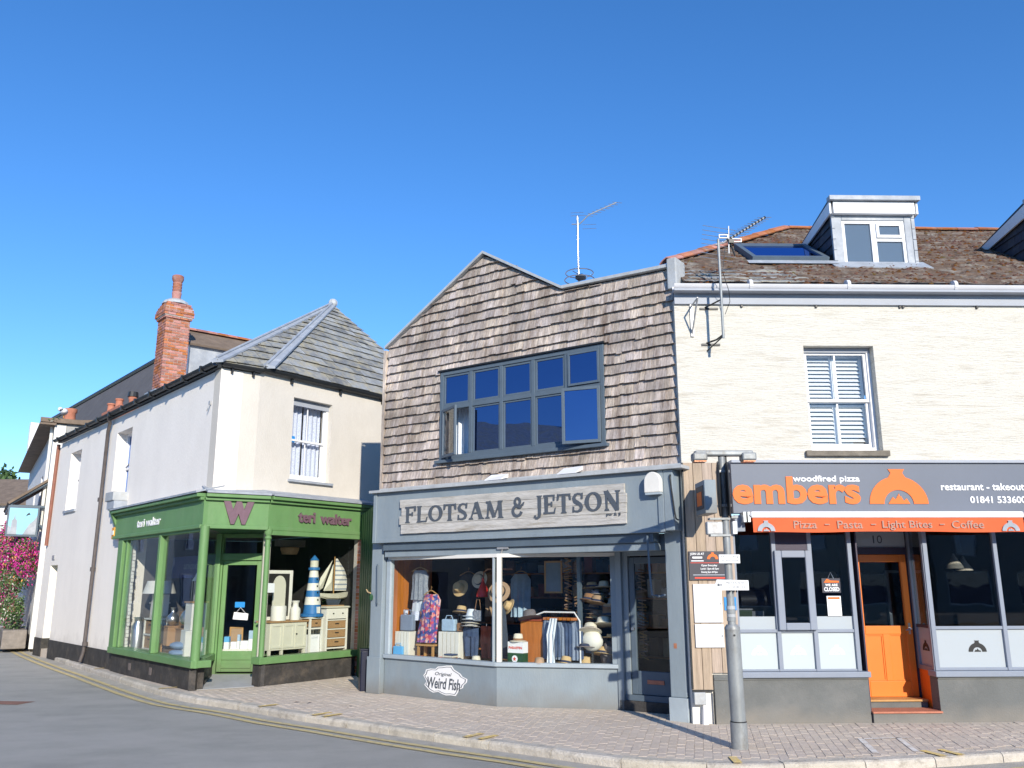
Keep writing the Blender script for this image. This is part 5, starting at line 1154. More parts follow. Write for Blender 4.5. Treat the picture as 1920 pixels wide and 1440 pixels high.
dd = MB(EF); x0_, x1_ = 2.38, 3.19; frame_bars(dd, x0_, x1_, .265, 2.295, .60, .65, .10, .11, .22); dd.box(x0_+.10,x1_-.10,.60,.65,1.14,1.26); dd.box((x0_+x1_)/2-.05,(x0_+x1_)/2+.05,.60,.65,.485,1.14); dr_ = dd.build('door', 'orange_paint', eb, bevel=.006)
for a, b in ((x0_+.10,(x0_+x1_)/2-.05),((x0_+x1_)/2+.05,x1_-.10)):
    MB(EF).box(a,b,.625,.64,.485,1.14).build('panel', 'orange_paint', dr_); frame_bars(MB(EF), a+.0, b-.0, .487, 1.138, .612, .625, .018).build('panel_bead', 'orange_paint', dr_)
MB(EF).box(x0_+.10,x1_-.10,.625,.632,1.26,2.185).build('pane', 'glass_dark', dr_); 
q = MB(EF); q.cyl((3.14,.60,1.22),(3.14,.54,1.22),.014); q.tube([(3.14,.545,1.22),(3.06,.54,1.20)], .012); q.box(3.125,3.155,.592,.60,1.14,1.30); q.build('handle', 'steel', dr_)
# right return of the doorway (angled glazed side)
a = wp(EF,3.17,.02); b = wp(EF,3.225,.60); rv = a-b; SF = frame(b.x, b.y, math.degrees(math.atan2(rv.x, rv.y))); sl = rv.length
MB(SF).box(0,sl,.0,.08,.0,.66).build('recess_panel', 'orange_paint', eb)
frame_bars(MB(SF), 0, sl, .662, 2.75, -.01, .07, .06).build('side_frame', 'embers_frame', eb); MB(SF).box(.06,sl-.06,.02,.027,.722,1.25).build('frosted_panel', 'glass_frosted_grey', eb); MB(SF).box(.06,sl-.06,.02,.027,1.29,2.70).build('side_light', 'glass_dark', eb); MB(SF).box(.06,sl-.06,0,.06,1.25,1.29).build('transom', 'purple_dark', eb)
oven(SF, sl/2, .93, .24, .019, 'black_print', eb)
MB(EF).box(2.2,3.4,.0,.66,2.70,2.86).build('porch_ceiling', 'purple_dark', eb)
# fascia with lettering
MB(EF).box(.42,9.6,-.12,.05,2.86,3.58).build('fascia', 'embers_grey', eb)
MB(EF).box(.42,9.6,-.16,.04,3.582,3.625).build('fascia_capping', 'fascia_grey', eb, bevel=.006)
text('embers', 'lettering', 'orange_print', eb, EF, .42, 2.28, 2.985, 3.385, -.121, .034, .012)
text('woodfired pizza', 'lettering', 'white_print', eb, EF, 1.31, 2.29, 3.285, 3.40, -.121, .018, .008)
text('restaurant - takeout', 'lettering', 'white_print', eb, EF, 3.47, 4.70, 3.185, 3.29, -.121, .018, .008)
text('01841 533600', 'lettering', 'white_print', eb, EF, 3.88, 4.70, 3.00, 3.10, -.121, .018, .008)
oven(EF, 2.835, 2.99, .86, -.121, 'orange_print', eb, d=.010)
text('food allergies? please ask', 'lettering', 'white_print', eb, EF, 5.2, 6.6, 3.15, 3.28, -.121, .015, .008) if False else None
# awning
aw = thing('awning', 'rolled orange awning with white cassette lettered Pizza, Pasta, Light Bites, Coffee', 'awning', EF, (2.5,-.3,2.56))
q = MB(EF); q.prism([(.60,2.775),(4.50,2.775),(4.50,2.865),(.60,2.865)], -.36, -.125); q.build('cassette', 'white_paint', aw, bevel=.02)
MB(EF).box(.585,4.515,-.355,-.13,2.80,2.83).build('cassette_rib', 'fascia_grey', aw)
va = MB(EF); vs = []; n = 60
for i in range(n+1):
    x = .62+3.86*i/n; zb = 2.575+.004*math.sin(i*.35)+.014*math.exp(-((x-2.6)/.5)**2); vs += [(x,-.345+.004*math.sin(i*.8),2.775),(x,-.350+.007*math.sin(i*.5),zb)]
m_ = len(vs); vs += [(v[0],v[1]+.004,v[2]) for v in vs]
va.add(vs, [(2*i,2*i+1,2*i+3,2*i+2) for i in range(n)]+[(m_+2*i,m_+2*i+2,m_+2*i+3,m_+2*i+1) for i in range(n)]); va.build('valance', 'orange_canvas', aw, smooth=True)
MB(EF).box(.62,4.48,-.335,-.12,2.745,2.774).build('rolled_canvas', 'orange_canvas', aw)
for wd, a, b in (('Pizza',1.19,1.52),('-',1.63,1.70),('Pasta',1.81,2.17),('-',2.29,2.36),('Light Bites',2.45,3.16),('-',3.27,3.34),('Coffee',3.44,3.90)):
    if wd == '-': MB(EF).box(a,b,-.366,-.36,2.675,2.69).build('dash', 'canvas_print', aw)
    else: text(wd, 'lettering', 'canvas_print', aw, EF, a, b, 2.625 if wd != 'Light Bites' else 2.60, 2.735, -.362, .012, .003)
oven(EF, .80, 2.59, .25, -.362, 'lead', aw); oven(EF, 4.28, 2.59, .25, -.362, 'lead', aw)
q = MB(EF)
for x in (.50,.56): q.box(x,x+.035,-.33,-.13,2.72,2.86)
q.build('cassette_bracket', 'steel', aw)
MB(EF).box(.42,.56,-.16,.0,2.60,2.83).build('bracket_plate', 'embers_frame', eb)
# interior
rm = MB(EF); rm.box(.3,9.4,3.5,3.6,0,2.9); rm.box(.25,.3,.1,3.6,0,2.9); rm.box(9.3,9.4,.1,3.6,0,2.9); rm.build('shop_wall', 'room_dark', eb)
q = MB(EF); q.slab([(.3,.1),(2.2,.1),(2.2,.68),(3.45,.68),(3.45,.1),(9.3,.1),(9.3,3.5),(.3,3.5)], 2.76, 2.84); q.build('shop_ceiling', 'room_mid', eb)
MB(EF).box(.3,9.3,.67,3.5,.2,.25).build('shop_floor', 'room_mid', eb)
for x in (4.15,4.55): frame_bars(MB(EF), x, x+.32, .9, 2.1, 3.42, 3.49, .05).build('inner_window', 'bluegrey_light', eb)
for x, z in ((4.41,2.10),(4.72,2.07)):
    pl_ = thing('pendant_lamp', 'pale wicker cone lampshade hanging %s behind the right-hand restaurant window' % ('at the left, lower' if x<4.5 else 'at the right, further in'), 'lamp', EF, (x,1.5+(x>4.5)*.3,z), group='pendant lamps in the restaurant')
    q = MB(EF); y = 1.5+(x>4.5)*.3; q.lathe([(.14,z),(.125,z+.04),(.06,z+.14),(.02,z+.22),(.012,z+.24)], (x,y,0), 14); q.build('lamp_shade', 'cream_straw', pl_, smooth=True)
    MB(EF).cyl((x,y,z+.2),(x,y,2.76),.006,n=6).build('cord', 'black_metal', pl_)
gb = thing('green_box', 'small green box on the ledge inside the left restaurant window', 'box', EF, (.62,.35,1.38))
MB(EF).box(.50,.72,.30,.45,1.40,1.50).build('body', 'green_paint', gb); MB(EF).box(.49,.73,.29,.46,1.502,1.52).build('lid', 'white_paint', gb)
MB(EF).box(.45,2.07,.25,.55,1.36,1.395).build('window_ledge', 'room_mid', eb)
cm = thing('coffee_machine', 'dark drum-shaped machine behind the green box in the restaurant window', 'machine', EF, (.8,.8,1.4))
q = MB(EF); q.cyl((.62,.62,1.62),(1.0,.62,1.62),.17,n=16); q.build('drum', 'black_metal', cm, smooth=True); MB(EF).box(.66,.96,.52,.74,1.396,1.48).build('base', 'steel', cm)
# notices and boards
sgn = thing('info_board', 'dark restaurant board with an orange oven mark on the planks above the white menus', 'sign', EF, (.02,-.05,1.93))
MB(EF).box(-.24,.30,-.048,-.028,1.925,2.325).build('panel', 'poster_dark', sgn)
oven(EF, .10, 2.215, .16, -.049, 'orange_print', sgn, flames=False)
text('JOIN US AT', 'lettering', 'paper', sgn, EF, -.22, -.02, 2.265, 2.305, -.049, .02, .002); text('10 DUKE', 'lettering', 'paper', sgn, EF, -.19, -.04, 2.215, 2.255, -.049, .02, .002) if False else MB(EF).box(-.19,-.05,-.051,-.049,2.225,2.25).build('text_line', 'paper', sgn)
MB(EF).box(-.21,-.03,-.051,-.049,2.185,2.197).build('text_line', 'paper', sgn)
MB(EF).box(-.22,.22,-.051,-.049,2.160,2.168).build('rule', 'red_print', sgn)
for k, (wd, a, b) in enumerate((('Open Everyday',-.07,.16),('Lunch 12pm till 3pm',-.08,.18),('Evening 5pm till 9pm',-.07,.16))): text(wd, 'lettering', 'paper', sgn, EF, a, b, 2.108-k*.046, 2.142-k*.046, -.049, .015, .002)
MB(EF).box(-.19,.26,-.051,-.049,1.992,2.0).build('text_line', 'paper_ink', sgn); text('GLUTEN FREE TAKEAWAY', 'lettering', 'red_print', sgn, EF, -.17, .27, 1.945, 1.975, -.049, .02, .002) if False else MB(EF).box(-.17,.27,-.051,-.049,1.945,1.965).build('text_line', 'red_print', sgn)
def menu(z0, z1, label, n):
    t = thing('menu_frame', label, 'menu', EF, (0,-.05,z0)); frame_bars(MB(EF), -.20, .20, z0, z1, -.055, -.028, .018).build('frame', 'white_paint', t, bevel=.003); MB(EF).box(-.182,.182,-.045,-.03,z0+.018,z1-.018).build('sheet', 'paper', t)
    q = MB(EF)
    for k in range(n): w__ = random.Random(k+n).uniform(.05,.11); z = z1-.06-k*(z1-z0-.1)/n; q.box(-.02-w__,-.02+w__,-.0465,-.045,z-.003,z+.003)
    tag(q.build('print', 'paper_ink', t), kind='stuff'); MB(EF).box(.17,.19,-.065,-.055,(z0+z1)/2-.012,(z0+z1)/2+.012).build('catch', 'steel', t)
menu(1.345, 1.87, 'taller white framed menu on the planks, directly under the dark board', 16); menu(1.01, 1.325, 'shorter white framed menu on the planks, lower of the two', 9)
bn = thing('blue_notice', 'small blue notice on the planks behind the signpost', 'notice', EF, (.32,-.04,1.52)); MB(EF).box(.235,.405,-.04,-.028,1.51,1.69).build('panel', 'blue_print', bn)
cb = thing('closed_sign', 'dark hanging sign reading WE ARE CLOSED inside the restaurant window', 'sign', EF, (1.8,.02,1.74))
MB(EF).box(1.665,1.93,.015,.025,1.745,1.945).build('board', 'poster_dark', cb); text('WE ARE', 'lettering', 'paper', cb, EF, 1.71, 1.89, 1.835, 1.87, .014, .03, .002); text('CLOSED', 'lettering', 'paper', cb, EF, 1.69, 1.91, 1.765, 1.822, .014, .03, .002); MB(EF).prism([(1.69,1.885),(1.91,1.885),(1.91,1.91),(1.79,1.915),(1.74,1.94)], .011, .014).build('flash', 'orange_print', cb)
q = MB(EF); q.tube([(1.76,.02,1.945),(1.80,.02,2.03),(1.84,.02,1.945)], .004, 5); q.build('cord', 'steel', cb)
pp = thing('opening_notice', 'white paper sheet with an orange heading taped below the closed sign', 'notice', EF, (1.82,.02,1.42)); MB(EF).box(1.72,1.92,.02,.026,1.425,1.70).build('sheet', 'paper', pp); MB(EF).box(1.735,1.905,.018,.02,1.655,1.685).build('heading', 'orange_print', pp)
# projecting box sign
bs = thing('projecting_sign', 'dark blue-grey box sign with an orange panel projecting over the pavement beside the lamp post', 'sign', EF, (-.05,-.5,2.8))
MB(EF).box(-.135,.03,-.72,-.18,2.81,3.27).build('case', 'bluegrey_paint', bs, bevel=.012); MB(EF).box(-.142,-.136,-.66,-.24,2.88,3.20).build('face', 'poster_dark', bs); MB(EF).box(-.147,-.143,-.58,-.32,2.93,3.12).build('flash', 'orange_print', bs); MB(EF).box(.031,.036,-.66,-.24,2.87,3.21).build('face', 'paper', bs)
q = MB(EF); q.cyl((-.05,-.18,3.15),(-.05,-.02,3.15),.02); q.cyl((-.05,-.18,2.92),(-.05,-.02,2.92),.02); q.build('bracket', 'bluegrey_light', bs)
# ------------------------------------------------------------------ lamp post with signs
PXp, PYp = 2.64, 10.69
PF = Matrix.Translation((PXp, PYp, 0))
po = thing('signpost', 'old grey metal post with dark disc signs and a twin lamp bar at the kerb', 'signpost', PF)
q = MB(PF); q.cyl((0,0,-.1),(0,0,.30),.098,n=20); q.cyl((0,0,.31),(-.01,0,1.33),.088,n=20); q.lathe([(.088,1.33),(.092,1.36),(.066,1.40)],(-.01,0,0),20); q.build('post_base', 'galvanised', po, smooth=True)
MB(PF).cyl((0,0,.298),(0,0,.312),.094,n=20).build('joint', 'black_metal', po)
q = MB(PF); q.cyl((-.01,0,1.40),(-.02,0,3.42),.047,.044,n=16); q.build('post_shaft', 'galvanised', po, smooth=True)
MB(PF).cyl((-.01,-.086,1.28),(-.01,-.095,1.28),.012).build('bolt', 'black_metal', po)
st_ = MB(PF)
for k in range(4):
    z = 1.44+k*.045; q = MB(PF); q.lathe([(.0535,z),(.0535,z+.04)], (-.012,0,0), 16); q.build('worn_sticker', 'lead_light' if k%2 else 'galvanised', po)
# twin lamp bar
MB(PF).box(-.36,.37,-.06,.06,3.43,3.50).build('lamp_bar', 'galvanised', po, bevel=.02)
q = MB(PF)
for x in (-.30,.31):
    q = MB(PF); q.box(x-.09,x+.09,-.09,.09,3.37,3.47); l = q.build('lamp_head', 'galvanised', po, bevel=.02); MB(PF).box(x-.075,x+.075,-.075,.075,3.355,3.369).build('lamp_glass', 'copper', l)
q = MB(PF); q.cyl((-.05,0,3.2),(-.05,0,3.43),.014); q.cyl((.03,0,3.2),(.03,0,3.43),.014); q.build('lamp_stem', 'black_metal', po)
# two round signs back to back, seen edge on, facing up and down the street
for sx, nm in ((-1,'a'),(1,'b')):
    r_ = Matrix.Translation((-.02+sx*.058, -.02, 3.02)) @ Matrix.Rotation(R(-13.5),4,'Z') @ Matrix.Rotation(R(90),4,'Y')
    q = MB(PF); q.lathe([(.0,-.03),(.22,-.026),(.33,-.012),(.345,.0),(.33,.014),(0,.03)], (0,0,0), 28, m=r_ @ Matrix.Rotation(R(14*0),4,'X')); q.build('round_sign', 'black_metal', po, smooth=True)
for z in (2.80,3.22): MB(PF).box(-.09,.05,-.07,.07,z,z+.03).build('sign_clip', 'grey_metal', po)
q = MB(PF); q.box(-.26,-.06,-.05,.05,2.46,2.62); q.build('loudspeaker_box', 'grey_metal', po, bevel=.015)
for z in (2.44,2.64): 
    q = MB(PF); q.box(-.22,.03,-.06,.06,z,z+.025); q.build('box_bracket', 'galvanised', po)
MB(PF).box(.06,.11,-.05,.05,2.47,2.62).build('junction_box', 'white_paint', po); MB(PF).box(.05,.13,-.05,.06,2.66,2.69).build('box_bracket', 'galvanised', po)
p1 = thing('parking_plate', 'small white plate with two lines of text high on the signpost', 'sign', PF, (0,-.06,2.16))
MB(PF).box(-.14,.12,-.068,-.062,2.115,2.225).build('plate', 'paper', p1); frame_bars(MB(PF), -.14,.12,2.115,2.225,-.070,-.068,.004).build('border', 'grey_print', p1)
text('No loading', 'lettering', 'grey_print', p1, PF, -.11, .10, 2.178, 2.208, -.068, .0, .002); text('at any time', 'lettering', 'grey_print', p1, PF, -.11, .10, 2.132, 2.162, -.068, .0, .002)
p2 = thing('finger_sign', 'white finger sign with a left-pointing arrow, lower of the two plates on the signpost', 'sign', PF, (0,-.06,1.85))
MB(PF).prism([(-.20,1.80),(.20,1.80),(.20,1.915),(-.18,1.925),(-.205,1.86)], -.078, -.068).build('plate', 'paper', p2)
MB(PF).prism([(-.185,1.862),(-.155,1.885),(-.155,1.869),(-.115,1.869),(-.115,1.855),(-.155,1.855),(-.155,1.839)][::-1], -.080, -.078).build('arrow', 'grey_print', p2)
text('METHODIST', 'lettering', 'grey_print', p2, PF, -.075, .18, 1.872, 1.902, -.078, .0, .002); text('CHURCH', 'lettering', 'grey_print', p2, PF, -.04, .15, 1.822, 1.852, -.078, .0, .002)
q = MB(PF)
for x in (-.03,.02,.05): q.cyl((x,-.07,1.775),(x,-.07,1.80),.01,n=8)
q.build('sign_clip', 'black_metal', p2)

# ------------------------------------------------------------------ aerials
ae = thing('tv_aerial', 'long yagi aerial on a bent bracket pole in front of the white gutter', 'aerial', EF, (.34,-.45,5.4))
q = MB(EF); q.cyl((.34,-.42,5.38),(.35,-.42,6.93),.020,n=10); q.build('pole', 'galvanised', ae, smooth=True)
q = MB(EF); q.tube([(.20,-.005,5.42),(.30,-.2,5.42),(.35,-.42,5.44)], .014); q.tube([(.20,-.005,5.30),(.35,-.42,5.42)], .010); q.box(.12,.40,-.02,-.0,5.38,5.41); q.build('wall_bracket', 'black_metal', ae)
q = MB(EF); q.tube([(.20,-.005,5.98),(.35,-.42,5.98)], .012); q.box(.12,.40,-.02,-.0,5.95,5.98); q.build('wall_bracket', 'black_metal', ae)
bA = Vector((.42,-.42,6.87)); bB = Vector((1.12,-.30,7.34))
q = MB(EF); q.tube([(.30,-.42,6.84), bA, bB], .013); q.build('boom', 'grey_metal', ae)
dv = (bB-bA).normalized(); el = Vector((.35,-.9,.0)).normalized()
for k in range(13):
    p = bA.lerp(bB, .10+.9*k/12); q = MB(EF); L_ = .15-.004*k; e2 = Vector((.95,-.25,-.06)).normalized(); q.cyl(p-e2*L_, p+e2*L_, .005, n=5); q.build('director', 'steel', ae); MB(EF).cyl(p-dv*.012,p+dv*.012,.02,n=8).build('boom_clip', 'black_metal', ae)
for k in range(8):
    z = 6.62+k*.072; p = Vector((.34+.03*(k-3.5)*.3, -.40, z)) ; q = MB(EF); q.cyl(p+Vector((-.24,0,.035)), p+Vector((.26,.02,-.035)), .005, n=5); q.build('reflector_rod', 'steel', ae)
q = MB(EF); q.cyl((.50,-.42,6.7),(.52,-.42,7.14),.010); q.build('reflector_spine', 'grey_metal', ae)
for x in (.42,.62): frame_bars(MB(EF), x-.06, x+.08, 6.94-.3*(x-.42), 7.00-.3*(x-.42), -.44, -.42, .012).build('dipole', 'white_paint', ae)
q = MB(EF); q.box(.50,.58,-.46,-.40,6.86,6.92); q.tube([(.52,-.42,6.88),(.56,-.40,6.80),(.60,-.38,6.68)], .012); q.build('balun', 'black_metal', ae)
q = MB(EF); q.tube([(.45,-.42,6.8),(.38,-.45,6.4),(.50,-.3,6.15),(.52,-.25,6.0),(.48,-.1,5.85)], .005, 5); q.build('cable', 'black_metal', ae)
br = thing('wall_bracket', 'bare triangular iron bracket under the gutter at the left end of the cream wall', 'bracket', EF, (-.05,-.05,5.5))
q = MB(EF); q.tube([(-.01,-.42,6.00),(-.01,-.02,6.00)], .013,6); q.tube([(-.02,-.02,5.56),(-.01,-.42,6.0)], .013,6); q.box(-.035,.01,-.03,-.003,5.52,6.05); q.build('arm', 'grey_metal', br)
a2 = thing('tv_aerial', 'pole on the shingled roof carrying a yagi aerial above a round halo aerial', 'aerial', FF, (3.86,1,6.7))
q = MB(FF); q.cyl((3.86,1,6.6),(3.86,1,8.48),.020,n=10); q.build('pole', 'steel', a2, smooth=True)
q = MB(FF); q.tube([(3.74,1,8.36),(3.90,1,8.32),(4.10,1.0,8.45),(4.60,1.15,8.62)], .011); q.build('boom', 'grey_metal', a2)
for k in range(8):
    p = Vector((4.08,1.0,8.44)).lerp(Vector((4.60,1.15,8.62)), k/7); q = MB(FF); q.cyl(p+Vector((-.07,-.02,.02)), p+Vector((.10,.02,-.03)), .005, n=5); q.build('director', 'steel', a2)
for z in (8.18,8.26,8.5,8.56): q = MB(FF); q.cyl((3.72+.25*(z<8.3),1,z+.03),(4.0+.25*(z<8.3),1,z-.03),.004,n=5); q.build('reflector_rod', 'steel', a2)
q = MB(FF); n = 28
for z, r_ in ((7.24,.27),(7.37,.25)): q.tube([(3.88+r_*math.cos(2*PI*k/n), 1+r_*math.sin(2*PI*k/n), z) for k in range(n+1)], .010, 6)
q.build('halo_ring', 'steel', a2); MB(FF).box(3.84,3.98,.92,1.05,7.24,7.32).build('balun', 'black_metal', a2)
q = MB(FF); q.cyl((3.88,.75,7.34),(3.88,1.25,7.34),.007,n=6); q.build('halo_bar', 'steel', a2)

# ------------------------------------------------------------------ houses and flowers up the side street
NF = frame(-14.5, 26.9, 148.3)
nb = thing('roadside_house', 'grey and white house with deep overhanging eaves up the side street', 'building', NF)
q = MB(NF); holes(q, -14, 0, 0, 6.85, 0, .3, [(-4.5,-3.6,4.0,5.6),(-8,-7,4.0,5.6)]); q.build('street_wall', 'far_wall_white', nb)
MB(NF).box(-.28,.0,.31,4.2,0,6.95).build('gable_wall', 'far_wall_grey', nb); MB(NF).box(-.1,.012,-.03,.3,0,6.85).build('quoin', 'offwhite', nb)
q = MB(NF); q.thick([(-14,-.45,6.90),(.12,-.45,6.90),(.12,3,8.3) if False else (.12,1.8,7.15),(-14,1.8,7.15)], .07); q.build('roof', 'far_roof', nb); MB(NF).box(-14,.15,-.46,.0,6.80,6.86).build('eaves_soffit', 'far_roof', nb)
MB(NF).box(.0,.16,-.45,4.2,6.88,7.02).build('verge', 'far_roof', nb)
for a in (-4.5,-8): 
    w_ = frame_bars(MB(NF), a, a+.95, 4.0, 5.6, .1, .16, .07).build('window', 'white_paint', nb); MB(NF).box(a+.07,a+.88,.12,.125,4.07,5.53).build('pane', 'glass_upper', w_)
q = MB(NF); q.tube([(-.35,-.08,6.8),(-.40,-.08,3.5)], .05); q.build('drainpipe', 'offwhite', nb)
mt = MB(NF); leaves(mt, (.05,-.1,6.95), .22, 60, .04, 3, (1,1.4,.5)); tag(mt.build('roof_weeds', 'leaf_green', nb), kind='stuff')
rp2 = thing('red_drainpipe', 'red-brown drainpipe between the corner building and the grey house', 'drainpipe', LF, (-11.9,.1,4))
q = MB(LF); q.tube([(-11.75,-.05,6.0),(-11.85,-.05,3.0)], .05); q.build('pipe', 'red_pipe', rp2)
gl = thing('seagull', 'white seagull perched on the ridge of the grey house', 'bird', NF, (-.2,.4,7.1))
q = MB(NF); q.blob((-.3,.2,7.32), .17, 12, sc=(1.6,.7,.62)); q.blob((-.55,.1,7.44), .075, 10); q.cyl((-.62,.09,7.43),(-.69,.07,7.41),.015,.004,6); q.build('body', 'gull_white', gl, smooth=True)
q = MB(NF); q.blob((-.22,.12,7.36), .12, 10, sc=(1.7,.5,.35)); q.build('wing', 'gull_grey', gl, smooth=True); q = MB(NF); q.cyl((-.3,.2,7.22),(-.3,.2,7.12),.01); q.build('leg', 'amber', gl)
ca = thing('porch_canopy', 'lean-to slate canopy on dark timber brackets over the flower-covered front', 'canopy', NF, (-2,-.5,4.4))
q = MB(NF); q.thick([(-4.2,-1.05,4.35),(-.12,-1.05,4.35),(-.12,-.03,5.12),(-4.2,-.03,5.12)], .07); q.build('roof', 'far_roof', ca)
q = MB(NF); q.prism([(-.2,0)]*0 or [(-4.15,4.22),(-.2,4.22),(-.2,4.34),(-4.15,4.34)], -1.0, -.92); 
for y0, z0, y1, z1 in ((-1.0,4.3,0,5.0),(-.95,4.2,-.02,3.6),(-.95,4.24,0,4.24)): q.tube([(-.22,y0,z0),(-.22,y1,z1)], .05, 6)
q.build('bracket', 'window_bluegrey', ca)
ps_ = thing('pub_sign', 'hanging painted sign with a pale blue sky, towers and a bird under the canopy', 'sign', NF, (-.2,-.6,3.4))
GF = NF @ Matrix.Translation((-.1,0,0)) @ Matrix.Rotation(R(90),4,'Z')     # x runs inwards from the street, facing the shops
MB(GF).box(-1.02,-.16,-.0,.06,3.32,4.24).build('board', 'window_bluegrey', ps_); MB(GF).box(-.97,-.21,-.012,-.001,3.38,4.18).build('painting', 'sign_sky', ps_)
q = MB(GF); q.prism([(-.9,3.38),(-.72,3.38),(-.74,3.8),(-.79,3.85),(-.81,4.03),(-.83,3.85),(-.88,3.8)], -.018, -.012); q.prism([(-.55,3.38),(-.21,3.38),(-.21,3.95),(-.30,3.8),(-.4,3.7),(-.5,3.5)], -.018, -.012); q.prism([(-.97,3.38),(-.9,3.38),(-.9,3.6),(-.97,3.65)], -.018, -.012); q.build('painted_towers', 'lead', ps_)
MB(GF).prism([(-.52,3.93),(-.46,3.97),(-.40,3.99),(-.44,4.05),(-.49,4.0)], -.017, -.012).build('painted_bird', 'black_print', ps_)
baskets = [(-2.6,-.75,3.55,.48,0),(-4.4,-.8,3.3,.5,0),(-.9,-.62,2.95,.46,0),(-2.5,-.8,2.65,.5,0),(-.35,-.3,2.55,.40,0),(-4.2,-.8,2.35,.5,0),(-1.1,-.6,2.05,.42,1),(-3.0,-.75,1.85,.40,0),(-.5,-.55,1.25,.34,1),(-2.2,-.6,1.1,.42,1),(-4.2,-.75,1.2,.45,0),(-6.2,-.8,2.9,.6,0),(-6.5,-.8,1.6,.6,1),(-.25,-.4,3.0,.36,0),(-1.6,-.75,3.35,.48,0),(-3.4,-.85,3.0,.5,0)]
names = ['topmost, left of the painted sign','highest one further up the street','just under the painted sign','in the middle, pink and orange','against the corner of the cream wall','far one at mid height','broad greenish one under the sign','dark pink one above the planter','lowest, by the cream wall','low pale one above the stone planter','low one further up the street','far one at the picture edge','farthest low one at the picture edge','small high one touching the cream wall','large one hanging under the sign','wide one at the height of the sign foot']
for i, (x, y, z, r_, k) in enumerate(baskets):
    b_ = thing('flower_basket', '%s flower basket, %s' % ('pale' if k else 'magenta', names[i]), 'hanging basket', NF, (x,y,z), group='flower baskets up the side street')
    q = MB(NF); q.lathe([(.02,z-.22),(.14,z-.16),(.19,z-.02),(.20,z+.0)], (x,y,0), 12); q.build('basket', 'wicker', b_)
    q = MB(NF); q.tube([(x,y,z+.0),(x,y,z+.38)], .008, 4); q.build('chain', 'black_metal', b_)
    q = MB(NF); leaves(q, (x,y,z), r_*1.15, 1100, .045, 40+i, (1,.85,.9), .35); tag(q.build('flowers', 'leaf_green' if k else 'leaf_flower', b_), kind='stuff')
pt = thing('stone_planter', 'low stone trough planter at the corner below the hanging baskets', 'planter', NF, (-1.4,-.5,0))
MB(NF).box(-2.6,-.2,-.75,-.1,0,.55).build('trough', 'pot_stone', pt, bevel=.03); q = MB(NF); leaves(q, (-1.4,-.45,.68), .6, 700, .035, 77, (1.6,.5,.45)); tag(q.build('plants', 'leaf_green', pt), kind='stuff')
fp = thing('orange_flower_pot', 'small pot with yellow-orange flowers on a dark stand by the roadside', 'flower pot', NF, (-2.9,-.95,.1))
q = MB(NF); q.lathe([(.10,.35),(.16,.6),(.17,.62),(.13,.60)], (-2.9,-.95,0), 12); q.cyl((-2.9,-.95,0),(-2.9,-.95,.35),.03); q.build('pot', 'brown_felt', fp); q = MB(NF); leaves(q, (-2.9,-.95,.70), .14, 80, .035, 5); tag(q.build('flowers', 'amber', fp), kind='stuff')
bb = thing('blue_crate', 'pale blue box of odds and ends on the ground by the black plinth', 'crate', NF, (-.6,-.95,0))
MB(NF).box(-.9,-.35,-1.15,-.85,0,.36).build('crate', 'lightblue_bag', bb, bevel=.02); MB(NF).box(-.65,-.45,-1.17,-1.155,.10,.28).build('label_sheet', 'blue_bag', bb); MB(NF).box(-1.3,-.95,-1.1,-.85,0,.10).build('lid', 'amber', bb)
wh = thing('white_house', 'distant white house with a brown tiled roof at the end of the side street', 'building', Matrix.Translation((-33.5,52,0)))
HF = Matrix.Translation((-33.5,52,0))
holes(MB(HF), -6, 5, 0, 6.7, 0, .3, [(-1,.2,3.6,5.2),(1.8,2.8,3.6,5.2)]).build('wall', 'far_wall_white', wh)
for a, b in ((-1,.2),(1.8,2.8)): w_ = frame_bars(MB(HF), a, b, 3.6, 5.2, .08, .14, .08).build('window', 'white_paint', wh); MB(HF).box(a+.08,b-.08,.1,.11,3.68,5.12).build('pane', 'glass_upper', w_)
q = MB(HF); q.thick([(-6.3,-.35,6.6),(5.3,-.35,6.6),(5.3,4.2,8.6),(-6.3,4.2,8.6)], .12); q.build('roof', 'far_roof', wh); MB(HF).box(-6,5,.31,8,0,6.6).build('body', 'far_wall_white', wh)
def tree(x, y, h, r_, n, seed, label, sz=.22, group=None):
    t = thing('tree', label, 'tree', Matrix.Translation((x,y,0)), group=group); TFm = Matrix.Translation((x,y,0)); rr = random.Random(seed)
    q = MB(TFm); q.tube([(0,0,-.2),(.1,.1,h*.35),(.0,.2,h*.6)], [r_*.09,r_*.06,r_*.03]); 
    for k in range(5): a = rr.random()*6.28; q.tube([(.05,.1,h*(.35+.05*k)),(math.cos(a)*r_*.6,math.sin(a)*r_*.6,h*(.6+.06*k))], [r_*.035,.02], 6)
    q.build('trunk', 'bark', t); q = MB(TFm)
    for k in range(13):
        a = rr.random()*6.28; rad = rr.random()**.5*r_*.7; leaves(q, (math.cos(a)*rad, math.sin(a)*rad, h*rr.uniform(.55,.92)), r_*rr.uniform(.28,.46), n//13, sz, seed*20+k)
    tag(q.build('crown', 'leaf_tree', t), kind='stuff')
tree(-61, 100, 14.6, 5, 3000, 3, 'dark green tree on the skyline behind the distant white house, at the left edge', .4)
tree(-54, 103, 12.2, 4, 2200, 4, 'lower tree beside the skyline tree, just over the brown roof', .4)
g = MB(ID); P = []
for i in range(13):
    for j in range(2): P.append((-140+i*12, 112+j*60, 7.5+4*noise.noise(Vector((i*.5,j,0)))-abs(i-6)*.6+6*j))
